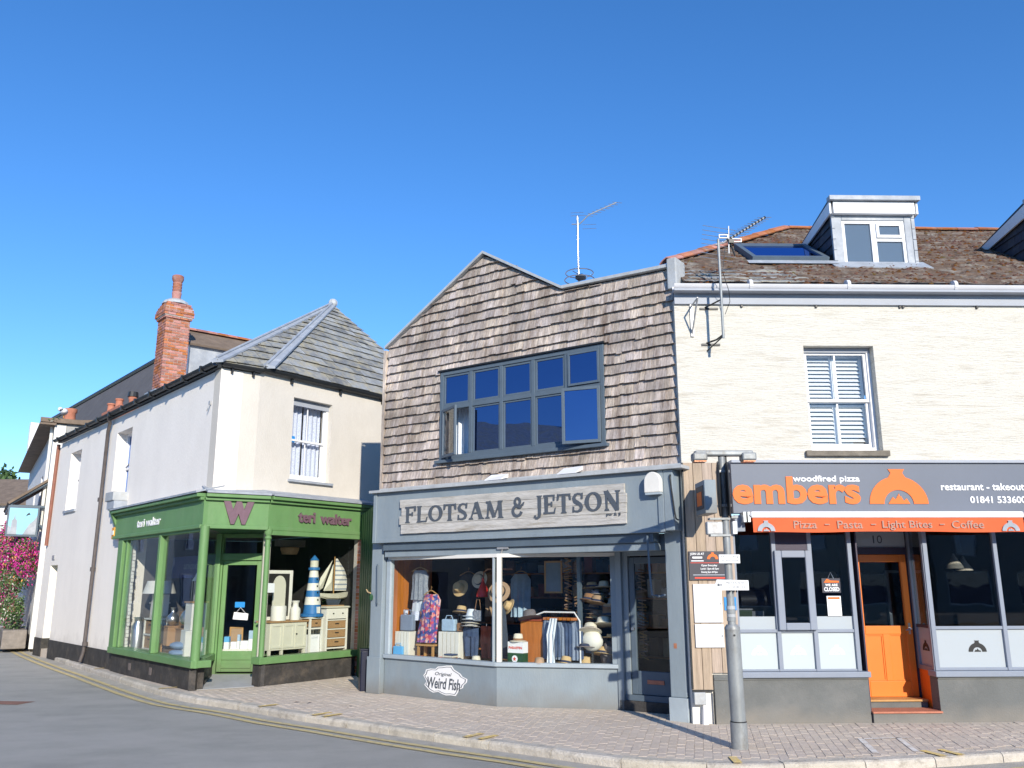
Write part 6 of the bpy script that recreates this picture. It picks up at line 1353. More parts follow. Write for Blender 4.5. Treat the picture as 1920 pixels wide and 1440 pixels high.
g.add(P, [(2*i,2*i+2,2*i+3,2*i+1) for i in range(12)]); g.add([(-140,112,-1),(4,112,-1)]+[P[2*i] for i in range(12,-1,-1)], [tuple(range(15))]); tag(g.build('hill', 'leaf_tree'), 'green hillside beyond the side street', 'hill', kind='structure')

# ------------------------------------------------------------------ the other side of the square (behind the camera, seen in the window glass)
def row_house(fr_, w, h, ridge, dep, wm, rm__, seed, label, shop=False):
    t = thing('opposite_house', label, 'building', fr_); rr = random.Random(seed)
    n = int(w/2.6); hs = []
    for k in range(n):
        cx = w*(k+.5)/n; hs.append((cx-.5,cx+.5,h*.58,h*.58+1.4)); hs.append((cx-(1.0 if shop else .5),cx+(1.0 if shop else .5),.8,2.4))
    holes(MB(fr_), 0, w, 0, h, 0, .3, hs).build('wall', wm, t)
    for (a, b, c, d) in hs:
        w_ = frame_bars(MB(fr_), a, b, c, d, .1, .16, .07).build('window', 'white_paint', t); MB(fr_).box(a+.07,b-.07,.12,.126,c+.07,d-.07).build('pane', 'glass_upper', w_); MB(fr_).box(a,b,.28,.3,c,d).build('blind', 'room_dark', t)
    MB(fr_).box(0,w,.31,dep,0,h).build('body', wm, t)
    q = MB(fr_); q.thick([(-.2,-.35,h-.05),(w+.2,-.35,h-.05),(w+.2,dep/2,ridge),(-.2,dep/2,ridge)], .12); q.thick([(-.2,dep+.35,h-.05),(w+.2,dep+.35,h-.05),(w+.2,dep/2,ridge),(-.2,dep/2,ridge)], .12); q.build('roof', rm__, t)
    q = MB(fr_); q.prism([(0,h),(0,h+.01),(w,h+.01),(w,h)], 0, .3) if False else None
    for x in (0, w-.2): 
        q = MB(fr_ @ Matrix.Translation((x,0,0)) @ Matrix.Rotation(R(90),4,'Z')); q.prism([(0,h),(dep,h),(dep/2,ridge-.1)], -.2, 0); q.build('gable', wm, t)
    MB(fr_).box(w*.02,w*.02+.7,dep/2-.3,dep/2+.3,ridge-.3,ridge+.9).build('chimney', 'brick', t); MB(fr_).box(.0,w,-.15,-.0,h-.16,h-.05).build('gutter', 'black_metal', t)
def hf(x, y, face):  # face = azimuth the front looks towards
    return frame(x, y, face-90)
row_house(hf(-19.5,2.2,90), 8.5, 6.3, 9.0, 7, 'far_wall_white', 'slate_mix', 1, 'white slate-roofed house across the side street')
row_house(hf(-19.2,-6.2,90), 8, 5.6, 8.0, 7, 'stucco_white', 'slate_mix', 2, 'lower white cottage left of the viewer')
row_house(hf(-16.8,-15.6,78), 9, 5.2, 8.2, 7, 'far_wall_grey', 'far_roof', 3, 'grey rendered house behind the viewer to the left')
row_house(hf(.2,-15.6,8), 9.5, 5.6, 8.0, 7, 'far_wall_white', 'slate_dark', 4, 'white shop house behind the viewer', True)
row_house(hf(10.4,-16,0), 9.5, 5.3, 7.8, 7, 'far_wall_grey', 'slate_dark', 5, 'grey terrace house behind the viewer', True)
row_house(hf(20.6,-15.2,-4), 9.5, 5.8, 8.3, 7, 'stucco_cream', 'far_roof', 6, 'cream terrace house behind the viewer to the right', True)
row_house(hf(30.6,-13.8,-8), 9.5, 5.4, 7.9, 7, 'far_wall_grey', 'slate_dark', 7, 'second grey terrace house behind the viewer to the right', True)
row_house(hf(-20.6,12.2,58), 11.5, 5.6, 8.0, 7, 'far_wall_white', 'slate_mix', 11, 'long white house on the far side of the side street')
row_house(hf(-27.6,23.4,60), 11, 6.2, 8.6, 7, 'far_wall_grey', 'far_roof', 12, 'grey house further up on the far side of the side street')
row_house(hf(-8.6,-17.5,28), 8.5, 6.0, 8.4, 7, 'far_wall_white', 'slate_mix', 14, 'white house behind the viewer between the shop house and the grey one')
row_house(hf(-33.8,33.2,58), 14, 6.2, 8.8, 7, 'stucco_white', 'slate_mix', 13, 'white house furthest up the side street on its far side')
tree(-30, 6.5, 10.2, 2.6, 2400, 9, 'bushy tree behind the white cottage left of the viewer', .2)
# ------------------------------------------------------------------ goods in the shingled shop's window
def hat(name, label, fr_, x, y, z, m, r_=.15, h=.11, tilt=(0,0), band=None, cat='hat', group=None, crown_m=None):
    t = thing(name, label, cat, fr_, (x,y,z), group=group); q = MB(fr_)
    mt = Matrix.Rotation(tilt[0],4,'X') @ Matrix.Rotation(tilt[1],4,'Y')
    q.lathe([(r_,.002),(r_*.99,.008),(r_*.62,.016),(r_*.58,.05),(r_*.50,h*.92),(r_*.40,h),(r_*.15,h*.9),(0,h*.88)], (x,y,z), 20, 1, .92, mt); q.lathe([(r_,.0),(r_*.6,.004),(.0,.006)], (x,y,z), 20, 1, .92, mt); q.build('hat_body', m, t, smooth=True)
    if band: q = MB(fr_); q.lathe([(r_*.635,.018),(r_*.60,.05)], (x,y,z), 20, 1, .92, mt); q.build('hat_band', band, t)
    return t
def garment(fr_, outline, y, th, m, parent, nm, seed=0, fold=.025, per=.11):
    """cloth hung flat with folds: outline rows [(z, xl, xr)] from top to bottom"""
    q = MB(fr_); n = 14; vs = []
    for side in (0,1):
        for (z, a, b) in outline:
            for i in range(n+1):
                t = i/n; x = a+(b-a)*t; bulge = math.sin(PI*t)**.6*th/2; f = fold*math.sin(x/per*2*PI+seed)*min(1,(outline[0][0]-z)*3)
                vs.append((x, y+(bulge if side else -bulge)+f, z))
    k = len(outline)*(n+1); fs = []
    for s_ in (0,1):
        for j in range(len(outline)-1):
            for i in range(n):
                a = s_*k+j*(n+1)+i; f = (a, a+1, a+n+2, a+n+1); fs.append(f if not s_ else f[::-1])
    q.add(vs, fs); return q.build(nm, m, parent, smooth=True)
def hanger(fr_, x, y, z, w, parent, m='pine'):
    q = MB(fr_); q.tube([(x-w/2,y,z-.07),(x-w*.1,y,z),(x+w*.1,y,z),(x+w/2,y,z-.07)], .010, 6); q.tube([(x,y,z),(x,y,z+.04),(x+.02,y,z+.06),(x+.0,y,z+.08)], .004, 5); return q.build('hanger', m, parent)
def slatcrate(fr_, x0, x1, y0, y1, z0, z1, label, m='white_furniture', nm='slatted_crate', vert=True):
    t = thing(nm, label, 'crate', fr_, ((x0+x1)/2,(y0+y1)/2,z0)); n = 5; w = (x1-x0)/n
    for k in range(n): MB(fr_).box(x0+k*w+.008,x0+(k+1)*w-.008,y0,y0+.015,z0,z1).build('slat', m, t)
    MB(fr_).box(x0,x1,y0+.016,y1,z1-.02,z1).build('top', m, t); MB(fr_).box(x0,x0+.015,y0+.016,y1,z0,z1-.02).build('side', m, t); MB(fr_).box(x1-.015,x1,y0+.016,y1,z0,z1-.02).build('side', m, t)
    return t
FZ = .60
b1 = thing('sleeveless_top', 'grey speckled sleeveless top on a wooden hanger at the left of the shop window', 'top', FF, (.80,.35,1.6))
hanger(FF, .80, .33, 2.17, .40, b1); garment(FF, [(2.12,.66,.94),(2.02,.62,.99),(1.85,.63,.98),(1.60,.60,1.01)], .33, .10, 'speckle_grey', b1, 'cloth', 1)
b2 = thing('white_trousers', 'pale floral white cropped trousers hanging under the grey top', 'trousers', FF, (.80,.36,1.1))
garment(FF, [(1.62,.60,1.00),(1.40,.58,1.02)], .38, .08, 'pale_cloth', b2, 'waist', 2); garment(FF, [(1.40,.58,.78),(1.24,.60,.77)], .38, .09, 'lace', b2, 'leg', 2); garment(FF, [(1.40,.80,1.02),(1.20,.82,1.02),(1.06,.86,1.02)], .38, .09, 'pale_cloth', b2, 'leg', 3)
b3 = thing('floral_dress', 'red, blue and cream floral dress on a hanger in front of the white trousers', 'dress', FF, (1.13,.22,.88))
hanger(FF, 1.16, .22, 1.76, .32, b3); garment(FF, [(1.70,1.04,1.32),(1.60,.98,1.38),(1.40,.95,1.36),(1.1,.90,1.34),(.88,.87,1.28)], .22, .12, 'floral', b3, 'cloth', 4, .03)
slatcrate(FF, .36, .70, .18, .50, FZ, 1.05, 'white slatted crate at the left of the window, a grey-blue bag standing on it')
t = thing('tote_bag', 'grey-blue square bag standing on the left white crate', 'bag', FF, (.55,.3,1.06)); MB(FF).box(.40,.70,.26,.36,1.06,1.34).build('body', 'greyblue_bag', t, bevel=.02); q = MB(FF); q.tube([(.46,.30,1.33),(.48,.30,1.42),(.62,.30,1.42),(.64,.30,1.33)], .008, 6); q.build('handle', 'greyblue_bag', t)
t = thing('blue_bag', 'small bright blue bag on the window floor in front of the left crate', 'bag', FF, (.49,.13,.61)); MB(FF).box(.38,.61,.11,.16,.612,.80).build('body', 'blue_bag', t, bevel=.015)
q = MB(FF); q.tube([(.43,.13,.79),(.44,.13,.85),(.55,.13,.85),(.56,.13,.79)], .006, 6); q.build('handle', 'blue_bag', t)
t = thing('white_scarf', 'white and lilac printed scarf draped beside the left crate', 'scarf', FF, (.34,.35,.8)); garment(FF, [(1.42,.335,.45),(1.2,.335,.42),(.9,.335,.39),(.66,.335,.40)], .42, .06, 'lace', t, 'cloth', 3)
hat('straw_hat', 'straw hat hanging high in the window behind the floral dress', FF, 1.40, .75, 1.80, 'gold_straw', .17, .13, (R(70),0)) 
t = thing('wooden_stool', 'low wooden stool standing below the floral dress', 'stool', FF, (1.05,.25,.6)); MB(FF).box(.86,1.26,.18,.42,.82,.85).build('seat', 'pine', t)
for x in (.88,1.21): 
    for y in (.20,.38): MB(FF).box(x,x+.035,y,y+.035,FZ,.82).build('leg', 'pine', t)
slatcrate(FF, 1.34, 1.80, .22, .50, FZ, 1.07, 'white slatted crate in the middle of the left window, a pale blue bag on it')
t = thing('pale_blue_bag', 'pale blue handbag standing on the middle white crate', 'bag', FF, (1.52,.3,1.08)); MB(FF).box(1.37,1.66,.26,.36,1.08,1.28).build('body', 'lightblue_bag', t, bevel=.02); q = MB(FF); q.tube([(1.43,.3,1.27),(1.46,.3,1.34),(1.57,.3,1.34),(1.60,.3,1.27)], .008, 6); q.build('handle', 'lightblue_bag', t)
t = thing('tan_bag', 'small tan bag beside the pale blue handbag', 'bag', FF, (1.74,.36,1.08)); MB(FF).box(1.68,1.80,.30,.40,1.08,1.22).build('body', 'brown_felt', t, bevel=.015)
hat('straw_trilby', 'yellow straw trilby on a stand behind the pale blue bag', FF, 1.58, .55, 1.38, 'gold_straw', .16, .12, (R(-12),0), 'denim_dark')
MB(FF).cyl((1.58,.55,FZ),(1.58,.55,1.38),.012).build('stand', 'black_metal', bpy.data.objects['straw_trilby'])
for k in range(4): hat('stacked_hat', ['lowest hat of the stack of pale hats, white and blue striped','second hat from the bottom of the pale stack','third hat from the bottom of the pale stack','white hat on top of the stack in the left window'][k], FF, 1.98, .33, 1.16+k*.055, ['striped_hat','cream_straw','pale_cloth','pale_cloth'][k], .19-.01*k, .13, (R(-8),0), 'denim_dark' if k==1 else None, group='hats stacked on the jeans stand')
t = thing('blue_jeans', 'dark blue jeans hanging below the stack of pale hats', 'trousers', FF, (1.95,.3,.68)); garment(FF, [(1.15,1.80,2.13),(1.0,1.79,2.14)], .34, .10, 'denim', t, 'waist', 1); garment(FF, [(1.0,1.79,1.96),(.68,1.84,1.97)], .34, .11, 'denim', t, 'leg', 2); garment(FF, [(1.0,1.97,2.14),(.68,1.99,2.13)], .34, .11, 'denim', t, 'leg', 3)
t = thing('rust_trousers', 'rust red trousers hanging right of the jeans', 'trousers', FF, (2.3,.32,.66)); garment(FF, [(1.18,2.18,2.46),(.9,2.18,2.44)], .34, .10, 'rust_cloth', t, 'waist', 5); garment(FF, [(.9,2.18,2.31),(.66,2.20,2.33)], .34, .10, 'rust_cloth', t, 'leg', 6); garment(FF, [(.9,2.32,2.44),(.66,2.35,2.47)], .34, .10, 'rust_cloth', t, 'leg', 7)
t = thing('dark_coat', 'long dark slate coat by the window post', 'coat', FF, (2.6,.3,.68)); garment(FF, [(1.55,2.54,2.68),(1.42,2.48,2.76),(1.0,2.46,2.78),(.68,2.47,2.78)], .26, .12, 'slate_cloth', t, 'cloth', 8, .035, .09)
hat('white_hat', 'small white hat on the window floor under the rust trousers', FF, 2.28, .08, .615, 'cream_straw', .13, .10)
t = thing('red_lamp', 'red enamel bell lamp hanging from a copper pipe', 'lamp', FF, (2.1,.6,1.7)); q = MB(FF); q.lathe([(.12,1.66),(.11,1.72),(.07,1.82),(.03,1.90),(.02,1.98)], (2.1,.5,0), 16); q.build('lamp_shade', 'red_enamel', t, smooth=True); q = MB(FF); q.tube([(2.1,.5,1.96),(2.12,.5,2.08),(2.20,.5,2.13),(2.7,.55,2.13)], .015); q.build('pipe', 'copper', t)
hat('wide_hat', 'large grey-brown sun hat tilted towards the street by the window post', FF, 2.50, .42, 1.74, 'tan_felt', .21, .11, (R(66),R(10)), 'black_metal')
hat('natural_hat', 'pale straw hat hanging just below the large tilted hat', FF, 2.70, .45, 1.50, 'gold_straw', .15, .10, (R(60),R(-30)))
for k, (x, m, lb) in enumerate(((.95,'orange_canvas','pair of orange sandals on the floor by the stool'),(1.48,'orange_canvas','orange shoes on the floor before the middle crate'),(1.78,'denim_dark','navy shoes on the floor beside the jeans'))):
    t = thing('shoes', lb, 'shoes', FF, (x,.14,FZ)); 
    for s_ in (0,.10): q = MB(FF); q.blob((x+s_,.12,FZ+.035), .05, 10, sc=(.7,1.5,.6)); q.build('shoe', m, t, smooth=True)
# right-hand window of the same shop
hat('grey_fedora', 'dark grey felt hat resting on the rust-coloured box', FF, 3.20, .32, 1.33, 'grey_felt', .20, .13, (R(-10),R(-12)))
t = thing('rust_box', 'rust-coloured display box just right of the white window post', 'box', FF, (3.25,.35,.62)); MB(FF).box(2.98,3.46,.36,.62,FZ,1.28).build('case', 'orange_wood', t, bevel=.01); MB(FF).box(2.97,3.47,.35,.63,1.282,1.31).build('lid', 'rust_cloth', t)
t = thing('oil_tin', 'white and green oil tin with a red star roundel on the window floor', 'tin', FF, (3.12,.02,.61)); MB(FF).box(2.98,3.28,.0,.14,.612,.80).build('lower_body', 'green_dark', t); MB(FF).box(2.98,3.28,.0,.14,.801,.97).build('upper_body', 'paper', t); q = MB(FF); q.cyl((3.12,-.002,.71),(3.12,-.007,.71),.055,n=18); q.build('roundel', 'paper', t)
q = MB(FF); q.prism([(3.12+(.035 if k%2==0 else .015)*math.sin(k*PI/5), .71+(.035 if k%2==0 else .015)*math.cos(k*PI/5)) for k in range(10)][::-1], -.012, -.008); q.build('star', 'red_print', t); text('PARAFFIN', 'lettering', 'red_print', t, FF, 3.0, 3.26, .86, .90, -.001, .03, .002)
hat('straw_panama', 'pale straw hat sitting on top of the oil tin', FF, 3.13, .08, .975, 'cream_straw', .14, .12, (0,0), 'brown_felt')
t = thing('denim_rail', 'white rail of blue denim clothes on orange hangers', 'clothes rail', FF, (3.8,.4,.62)); q = MB(FF); q.tube([(3.30,.36,1.38),(3.45,.36,1.43),(4.0,.40,1.43),(4.10,.40,1.30),(4.10,.40,FZ)], .014); q.build('rail', 'white_paint', t)
for k in range(8):
    x = 3.48+k*.075; garment(FF, [(1.30-.02*(k%2),x-.03,x+.09),(1.18,x-.05,x+.13),(.70+.02*(k%3),x-.05,x+.13)], .34+.012*k, .05, 'denim' if k%3 else 'greyblue_bag', t, 'jacket', k, .02, .07); MB(FF).box(x-.01,x+.05,.30,.40,1.31,1.35).build('hanger', 'orange_wood', t)
t = thing('white_scarf', 'white gauzy scarf hanging in the middle of the denim rail', 'scarf', FF, (3.7,.2,.64)); garment(FF, [(1.34,3.66,3.80),(1.1,3.60,3.76),(.85,3.62,3.74),(.63,3.60,3.76)], .20, .06, 'pale_cloth', t, 'cloth', 2, .03, .06)
t = thing('mannequin_bust', 'white bust wearing a cream brimmed hat at the right of the denim', 'bust', FF, (4.25,.5,.85)); q = MB(FF); q.blob((4.25,.52,1.0), .19, 14, .05, 1, (1,.65,.85)); q.build('bust', 'white_furniture', t, smooth=True); MB(FF).cyl((4.25,.52,FZ),(4.25,.52,.9),.02).build('stand', 'black_metal', t)
hat('cream_hat', 'cream brimmed hat on the white bust', FF, 4.25, .46, 1.14, 'cream_straw', .19, .13, (R(-25),R(-8)), 'grey_felt')
HS = [(4.10,.75,1.80,'gold_straw',.17,.10,'topmost left hat on the rack, brown straw'),(4.34,.72,1.82,'cream_straw',.15,.10,'topmost middle hat on the rack, pale crown'),(4.62,.78,1.80,'cream_straw',.16,.10,'topmost right hat on the rack, cream'),
      (4.20,.72,1.70,'striped_hat',.19,.07,'striped hat under the top row at the left'),(4.22,.72,1.64,'cream_straw',.19,.06,'cream brim just under the striped hat'),(4.52,.74,1.68,'grey_felt',.17,.08,'grey hat under the top row at the right'),
      (4.10,.78,1.45,'tan_felt',.15,.10,'tan hat in the second row, far left'),(4.16,.76,1.38,'tan_felt',.17,.07,'tan brim below the second row'),(4.14,.76,1.32,'gold_straw',.17,.06,'straw brim lowest at the left of the rack'),
      (4.46,.66,1.36,'brown_felt',.20,.21,'large brown felt hat in the middle of the rack'),(4.66,.8,1.20,'gold_straw',.14,.10,'small straw hat under the large brown one'),
      (4.60,.50,1.05,'gold_straw',.17,.04,'flat straw brim below the rack'),(4.22,.30,.90,'grey_felt',.17,.06,'grey hat on the shelf under the bust')]
for k, (x,y,z,m,r_,h,lb) in enumerate(HS): hat('rack_hat', lb, FF, x-.05, y+.15, z, m, r_, h, (R(-6),R((k*37)%9-4)), 'denim_dark' if k%3==0 else None, group='hats on the rack by the shop door')
t = thing('hat_rack', 'dark metal hat rack behind the hats at the right of the window', 'rack', FF, (4.3,.95,.6)); q = MB(FF)
for x in (4.02,4.62): q.cyl((x,1.0,FZ),(x,1.0,1.9),.012)
q.build('post', 'black_metal', t)
for z in (1.18,1.30,1.62,1.78): MB(FF).box(3.98,4.66,.80,1.02,z-.012,z-.002).build('shelf', 'black_metal', t)
hat('floor_hat', 'tan straw hat pair on the window floor near the denim', FF, 4.10, .56, .61, 'gold_straw', .18, .14, (0,0), 'brown_felt'); hat('green_grey_hat', 'grey-green felt hat leaning at the right corner of the window', FF, 4.44, .74, .86, 'grey_felt', .18, .13, (R(35),R(20)), 'gold_straw')
t = thing('dark_basket', 'dark woven basket at the right corner under the hats', 'basket', FF, (4.45,.7,.6)); q = MB(FF); q.lathe([(.14,FZ),(.20,FZ+.22),(.21,FZ+.24),(.19,FZ+.23)], (4.42,.82,0), 16); q.build('basket', 'grey_felt', t)
for s_, (x, z0, z1, lb) in enumerate(((3.62,1.45,2.28,'hanging string of driftwood chips, left of three'),(3.82,1.40,2.25,'hanging string of golden wood chips, middle of three'),(4.98,.75,2.1,'string of wooden bits hanging by the shop door'))):
    t = thing('driftwood_string', lb, 'hanging decoration', FF, (x,.95,z0)); q = MB(FF); q.cyl((x,.85,z0),(x,.85,2.34),.003,n=5); q.build('string', 'pine', t); rr = random.Random(s_)
    k = z0
    while k < z1: q = MB(FF); w_ = rr.uniform(.05,.09); q.box(x-w_,x+w_,.84,.86,0,.018, Matrix.Translation((0,0,k)) @ Matrix.Translation((x,.85,0)) @ Matrix.Rotation(rr.uniform(-.4,.4),4,'Y') @ Matrix.Translation((-x,-.85,0))); q.build('wood_chip', 'string_wood', t); k += rr.uniform(.035,.055)
t = thing('blue_post', 'slim blue-grey timber post inside the window left of the hat rack', 'post', FF, (4.02,.6,.6)); MB(FF).box(3.97,4.03,.55,.61,FZ,2.36).build('post', 'window_bluegrey', t)
# things seen dimly deeper in the shop
t = thing('back_shelves', 'dim shelves with folded clothes at the back of the shingled shop', 'shelf', FF, (2.5,2.6,0))
for z in (.6,1.1,1.6,2.05):
    MB(FF).box(.5,4.8,2.5,2.95,z,z+.03).build('shelf', 'orange_wood', t)
    rr = random.Random(int(z*10)); q = {}
    for k in range(16):
        x = .6+k*.26; hh = rr.uniform(.12,.32); MB(FF).box(x,x+rr.uniform(.14,.22),2.55,2.85,z+.031,z+.031+hh).build('folded_cloth', rr.choice(['denim','rust_cloth','pale_cloth','tan_felt','lightblue_bag','gold_straw','brown_felt']), t)

# ------------------------------------------------------------------ goods in the green shop: right-hand window
TZ = .475
t = thing('cream_column', 'round cream column inside the glass at the left of the right-hand window', 'column', TF, (.20,.25,0)); q = MB(TF); q.cyl((.24,.30,.12),(.24,.30,2.93),.075,n=16); q.build('shaft', 'cream_furniture', t, smooth=True); MB(TF).box(.16,.40,.195,.20,1.72,1.90).build('price_card', 'paper', t)
t = thing('cream_sideboard', 'cream sideboard with panelled doors under the mirror', 'sideboard', TF, (.95,.5,TZ)); MB(TF).box(.48,1.40,.36,.75,.60,1.13).build('carcass', 'cream_furniture', t, bevel=.008); MB(TF).box(.45,1.43,.33,.78,1.132,1.165).build('top', 'wicker', t)
for a, b in ((.50,.78),(.81,1.08),(1.11,1.38)): frame_bars(MB(TF), a, b, .64, 1.10, .345, .36, .04).build('door', 'cream_furniture', t)
MB(TF).cyl((1.12,.34,.90),(1.12,.32,.90),.014).build('knob', 'black_metal', t)
for x in (.48,.78,1.34): MB(TF).box(x,x+.05,.37,.42,TZ,.60).build('leg', 'cream_furniture', t)
t = thing('white_mirror', 'white framed mirror leaning on the sideboard', 'mirror', TF, (.8,.7,1.17)); frame_bars(MB(TF), .46, 1.22, 1.17, 2.16, .66, .70, .07).build('frame', 'white_furniture', t, bevel=.006); MB(TF).box(.53,1.15,.68,.69,1.24,2.09).build('glass', 'room_dark', t)
t = thing('round_top_plaque', 'pale round-topped board standing on the sideboard in front of the mirror', 'board', TF, (.75,.5,1.17)); MB(TF).prism([(.62,1.30),(.92,1.30),(.92,1.85)]+[(.77+.15*math.cos(R(a)),1.85+.20*math.sin(R(a))) for a in range(15,180,15)]+[(.62,1.85)], .50, .53).build('board', 'cream_furniture', t)
t = thing('white_drum', 'white round tub at the left of the sideboard', 'tub', TF, (.7,.45,1.17)); q = MB(TF); q.lathe([(.15,1.167),(.155,1.40),(.15,1.45),(.12,1.46),(.12,1.3)], (.74,.46,0), 20); q.build('body', 'white_furniture', t, smooth=True)
t = thing('milk_churn', 'small white milk churn at the right of the sideboard', 'churn', TF, (1.15,.45,1.17)); q = MB(TF); q.lathe([(.10,1.167),(.105,1.36),(.10,1.39),(.06,1.44),(.06,1.50),(.085,1.54),(.07,1.55)], (1.16,.46,0), 18); q.build('body', 'white_furniture', t, smooth=True)
t = thing('model_lighthouse', 'tall blue and white striped model lighthouse on the small white table', 'lighthouse', TF, (1.62,.45,1.22))
def lr(z): return .20-.115*(z-1.22)/.95
q = MB(TF); q.lathe([(.24,1.222),(.24,1.27),(.21,1.28)], (1.62,.48,0), 20); q.build('base', 'lighthouse_blue', t)
zb = [1.28,1.46,1.62,1.75,1.90,2.02,2.17]
for k in range(6): q = MB(TF); q.lathe([(lr(zb[k]),zb[k]),(lr(zb[k+1]),zb[k+1]-.001)], (1.62,.48,0), 20); q.build('band', 'lighthouse_blue' if k in (0,2,4) else 'white_furniture', t, smooth=True)
q = MB(TF); q.lathe([(.12,2.17),(.12,2.22),(.085,2.225),(.085,2.37)], (1.62,.48,0), 18); q.build('gallery', 'lighthouse_blue', t); q = MB(TF); q.lathe([(.086,2.228),(.086,2.365)], (1.62,.48,0), 18); q.build('lantern', 'cream_furniture', t); q = MB(TF); q.lathe([(.10,2.37),(.05,2.43),(.012,2.47),(0,2.48)], (1.62,.48,0), 18); q.build('roof', 'lighthouse_blue', t)
for z in (1.54,1.69,1.82,1.96): MB(TF).box(1.605,1.635,.48-lr(z)-.006,.48-lr(z)+.02,z,z+.035).build('window', 'black_metal', t)
MB(TF).box(1.585,1.655,.27,.32,1.29,1.42).build('door', 'white_furniture', t)
t = thing('bedside_table', 'narrow white bedside table with one wicker drawer under the lighthouse', 'table', TF, (1.62,.45,TZ))
for x in (1.44,1.76): 
    for y in (.32,.60): MB(TF).box(x,x+.04,y,y+.04,TZ,1.18).build('leg', 'white_furniture', t)
MB(TF).box(1.43,1.81,.31,.65,1.182,1.215).build('top', 'white_furniture', t); MB(TF).box(1.49,1.75,.33,.6,1.02,1.16).build('drawer', 'wicker', t); MB(TF).box(1.485,1.755,.32,.62,.97,1.0).build('rail', 'white_furniture', t); MB(TF).box(1.59,1.65,.322,.33,1.08,1.10).build('handle', 'black_metal', t)
t = thing('white_lettered_sign', 'white box lettered with grey script standing inside the bedside table', 'box', TF, (1.62,.42,TZ)); MB(TF).box(1.49,1.75,.36,.50,TZ,.86).build('box', 'paper', t); text('LOVE', 'lettering', 'paper_ink', t, TF, 1.54, 1.70, .78, .82, .358, .01, .002)
t = thing('wicker_chest', 'tall white chest with three wicker basket drawers at the right of the window', 'chest', TF, (2.2,.5,TZ)); q = MB(TF); q.box(1.90,1.94,.34,.72,TZ,1.38); q.box(2.46,2.50,.34,.72,TZ,1.38); q.box(1.94,2.46,.68,.72,.55,1.38); q.box(1.94,2.46,.34,.68,.55,.58); q.box(1.94,2.46,.34,.68,1.16,1.38); q.build('carcass', 'white_furniture', t, bevel=.005); MB(TF).box(1.86,2.54,.31,.75,1.385,1.42).build('top', 'cream_furniture', t)
for z in (.60,.785,.97): MB(TF).box(1.96,2.44,.345,.66,z,z+.15).build('drawer', 'wicker', t); MB(TF).box(2.15,2.25,.335,.345,z+.08,z+.10).build('handle', 'black_metal', t); MB(TF).box(1.94,2.46,.34,.36,z+.155,z+.175).build('rail', 'white_furniture', t)
for x in (2.08,2.34): MB(TF).cyl((x,.34,1.27),(x,.32,1.27),.014).build('knob', 'black_metal', t)
t = thing('model_yacht', 'large model yacht with striped sails standing on the basket drawers', 'model boat', TF, (2.2,.5,1.43)); q = MB(TF)
hull = []; 
for s_, wd, zb_, zt in ((1.72,.005,1.66,1.70),(1.85,.05,1.60,1.69),(2.05,.09,1.56,1.68),(2.3,.10,1.55,1.68),(2.5,.08,1.57,1.70),(2.66,.04,1.62,1.73)): hull.append([(s_,.5-wd,zt),(s_,.5-wd*.6,zb_+.03),(s_,.5,zb_),(s_,.5+wd*.6,zb_+.03),(s_,.5+wd,zt)])
vs = [v for r2 in hull for v in r2]; q.add(vs, [(i*5+j, (i+1)*5+j, (i+1)*5+j+1, i*5+j+1) for i in range(5) for j in range(4)]+[(i*5+4,(i+1)*5+4,(i+1)*5,i*5) for i in range(5)]+[(0,1,2,3,4),(29,28,27,26,25)]); q.build('hull', 'cream_furniture', t)
MB(TF).prism([(2.05,1.44),(2.35,1.44),(2.42,1.555),(2.0,1.565)], .485, .515).build('keel', 'slate_cloth', t); MB(TF).box(1.95,2.45,.42,.58,1.42,1.44).build('stand', 'wicker', t)
MB(TF).cyl((2.20,.5,1.68),(2.20,.5,2.46),.010,n=8).build('mast', 'pine', t)
def sail(pts, m, nm='sail', b=.05):
    q = MB(TF); n = len(pts); c = (sum(p[0] for p in pts)/n, sum(p[1] for p in pts)/n); vs = [(x,.5,z) for x,z in pts]+[(c[0],.5-b,c[1])]+[(x,.506,z) for x,z in pts]+[(c[0],.506-b,c[1])]
    q.add(vs, [(i,(i+1)%n,n) for i in range(n)]+[(n+1+(i+1)%n,n+1+i,2*n+1) for i in range(n)]+[(i,n+1+i,n+1+(i+1)%n,(i+1)%n) for i in range(n)]); q.build(nm, m, t)
sail([(2.23,1.74),(2.64,1.74),(2.60,1.98),(2.48,2.2),(2.28,2.42),(2.23,2.42)], 'sail_stripe', 'mainsail'); sail([(1.92,1.74),(2.17,1.74),(2.17,2.30)], 'cream_furniture', 'staysail'); sail([(1.74,1.72),(1.90,1.80),(2.14,2.38),(2.0,2.22),(1.82,2.0)], 'cream_furniture', 'jib')
t = thing('spotlight_cluster', 'dim ceiling light fitting inside the right-hand window', 'lamp', TF, (1.2,.9,2.6)); q = MB(TF); q.box(1.0,1.7,.9,1.05,2.66,2.80); q.build('fitting', 'room_ceiling', t); q = MB(TF); q.lathe([(.16,2.5),(.2,2.6),(.2,2.64)], (1.35,.98,0), 14); q.build('lamp_shade', 'wicker', t)
t = thing('garland', 'dark leafy garland hanging at the right of the window', 'garland', TF, (2.5,.9,.5)); q = MB(TF); leaves(q, (2.40,.95,1.1), .22, 260, .035, 9, (.5,.5,3.0)); tag(q.build('leaves', 'leaf_tree', t), kind='stuff')

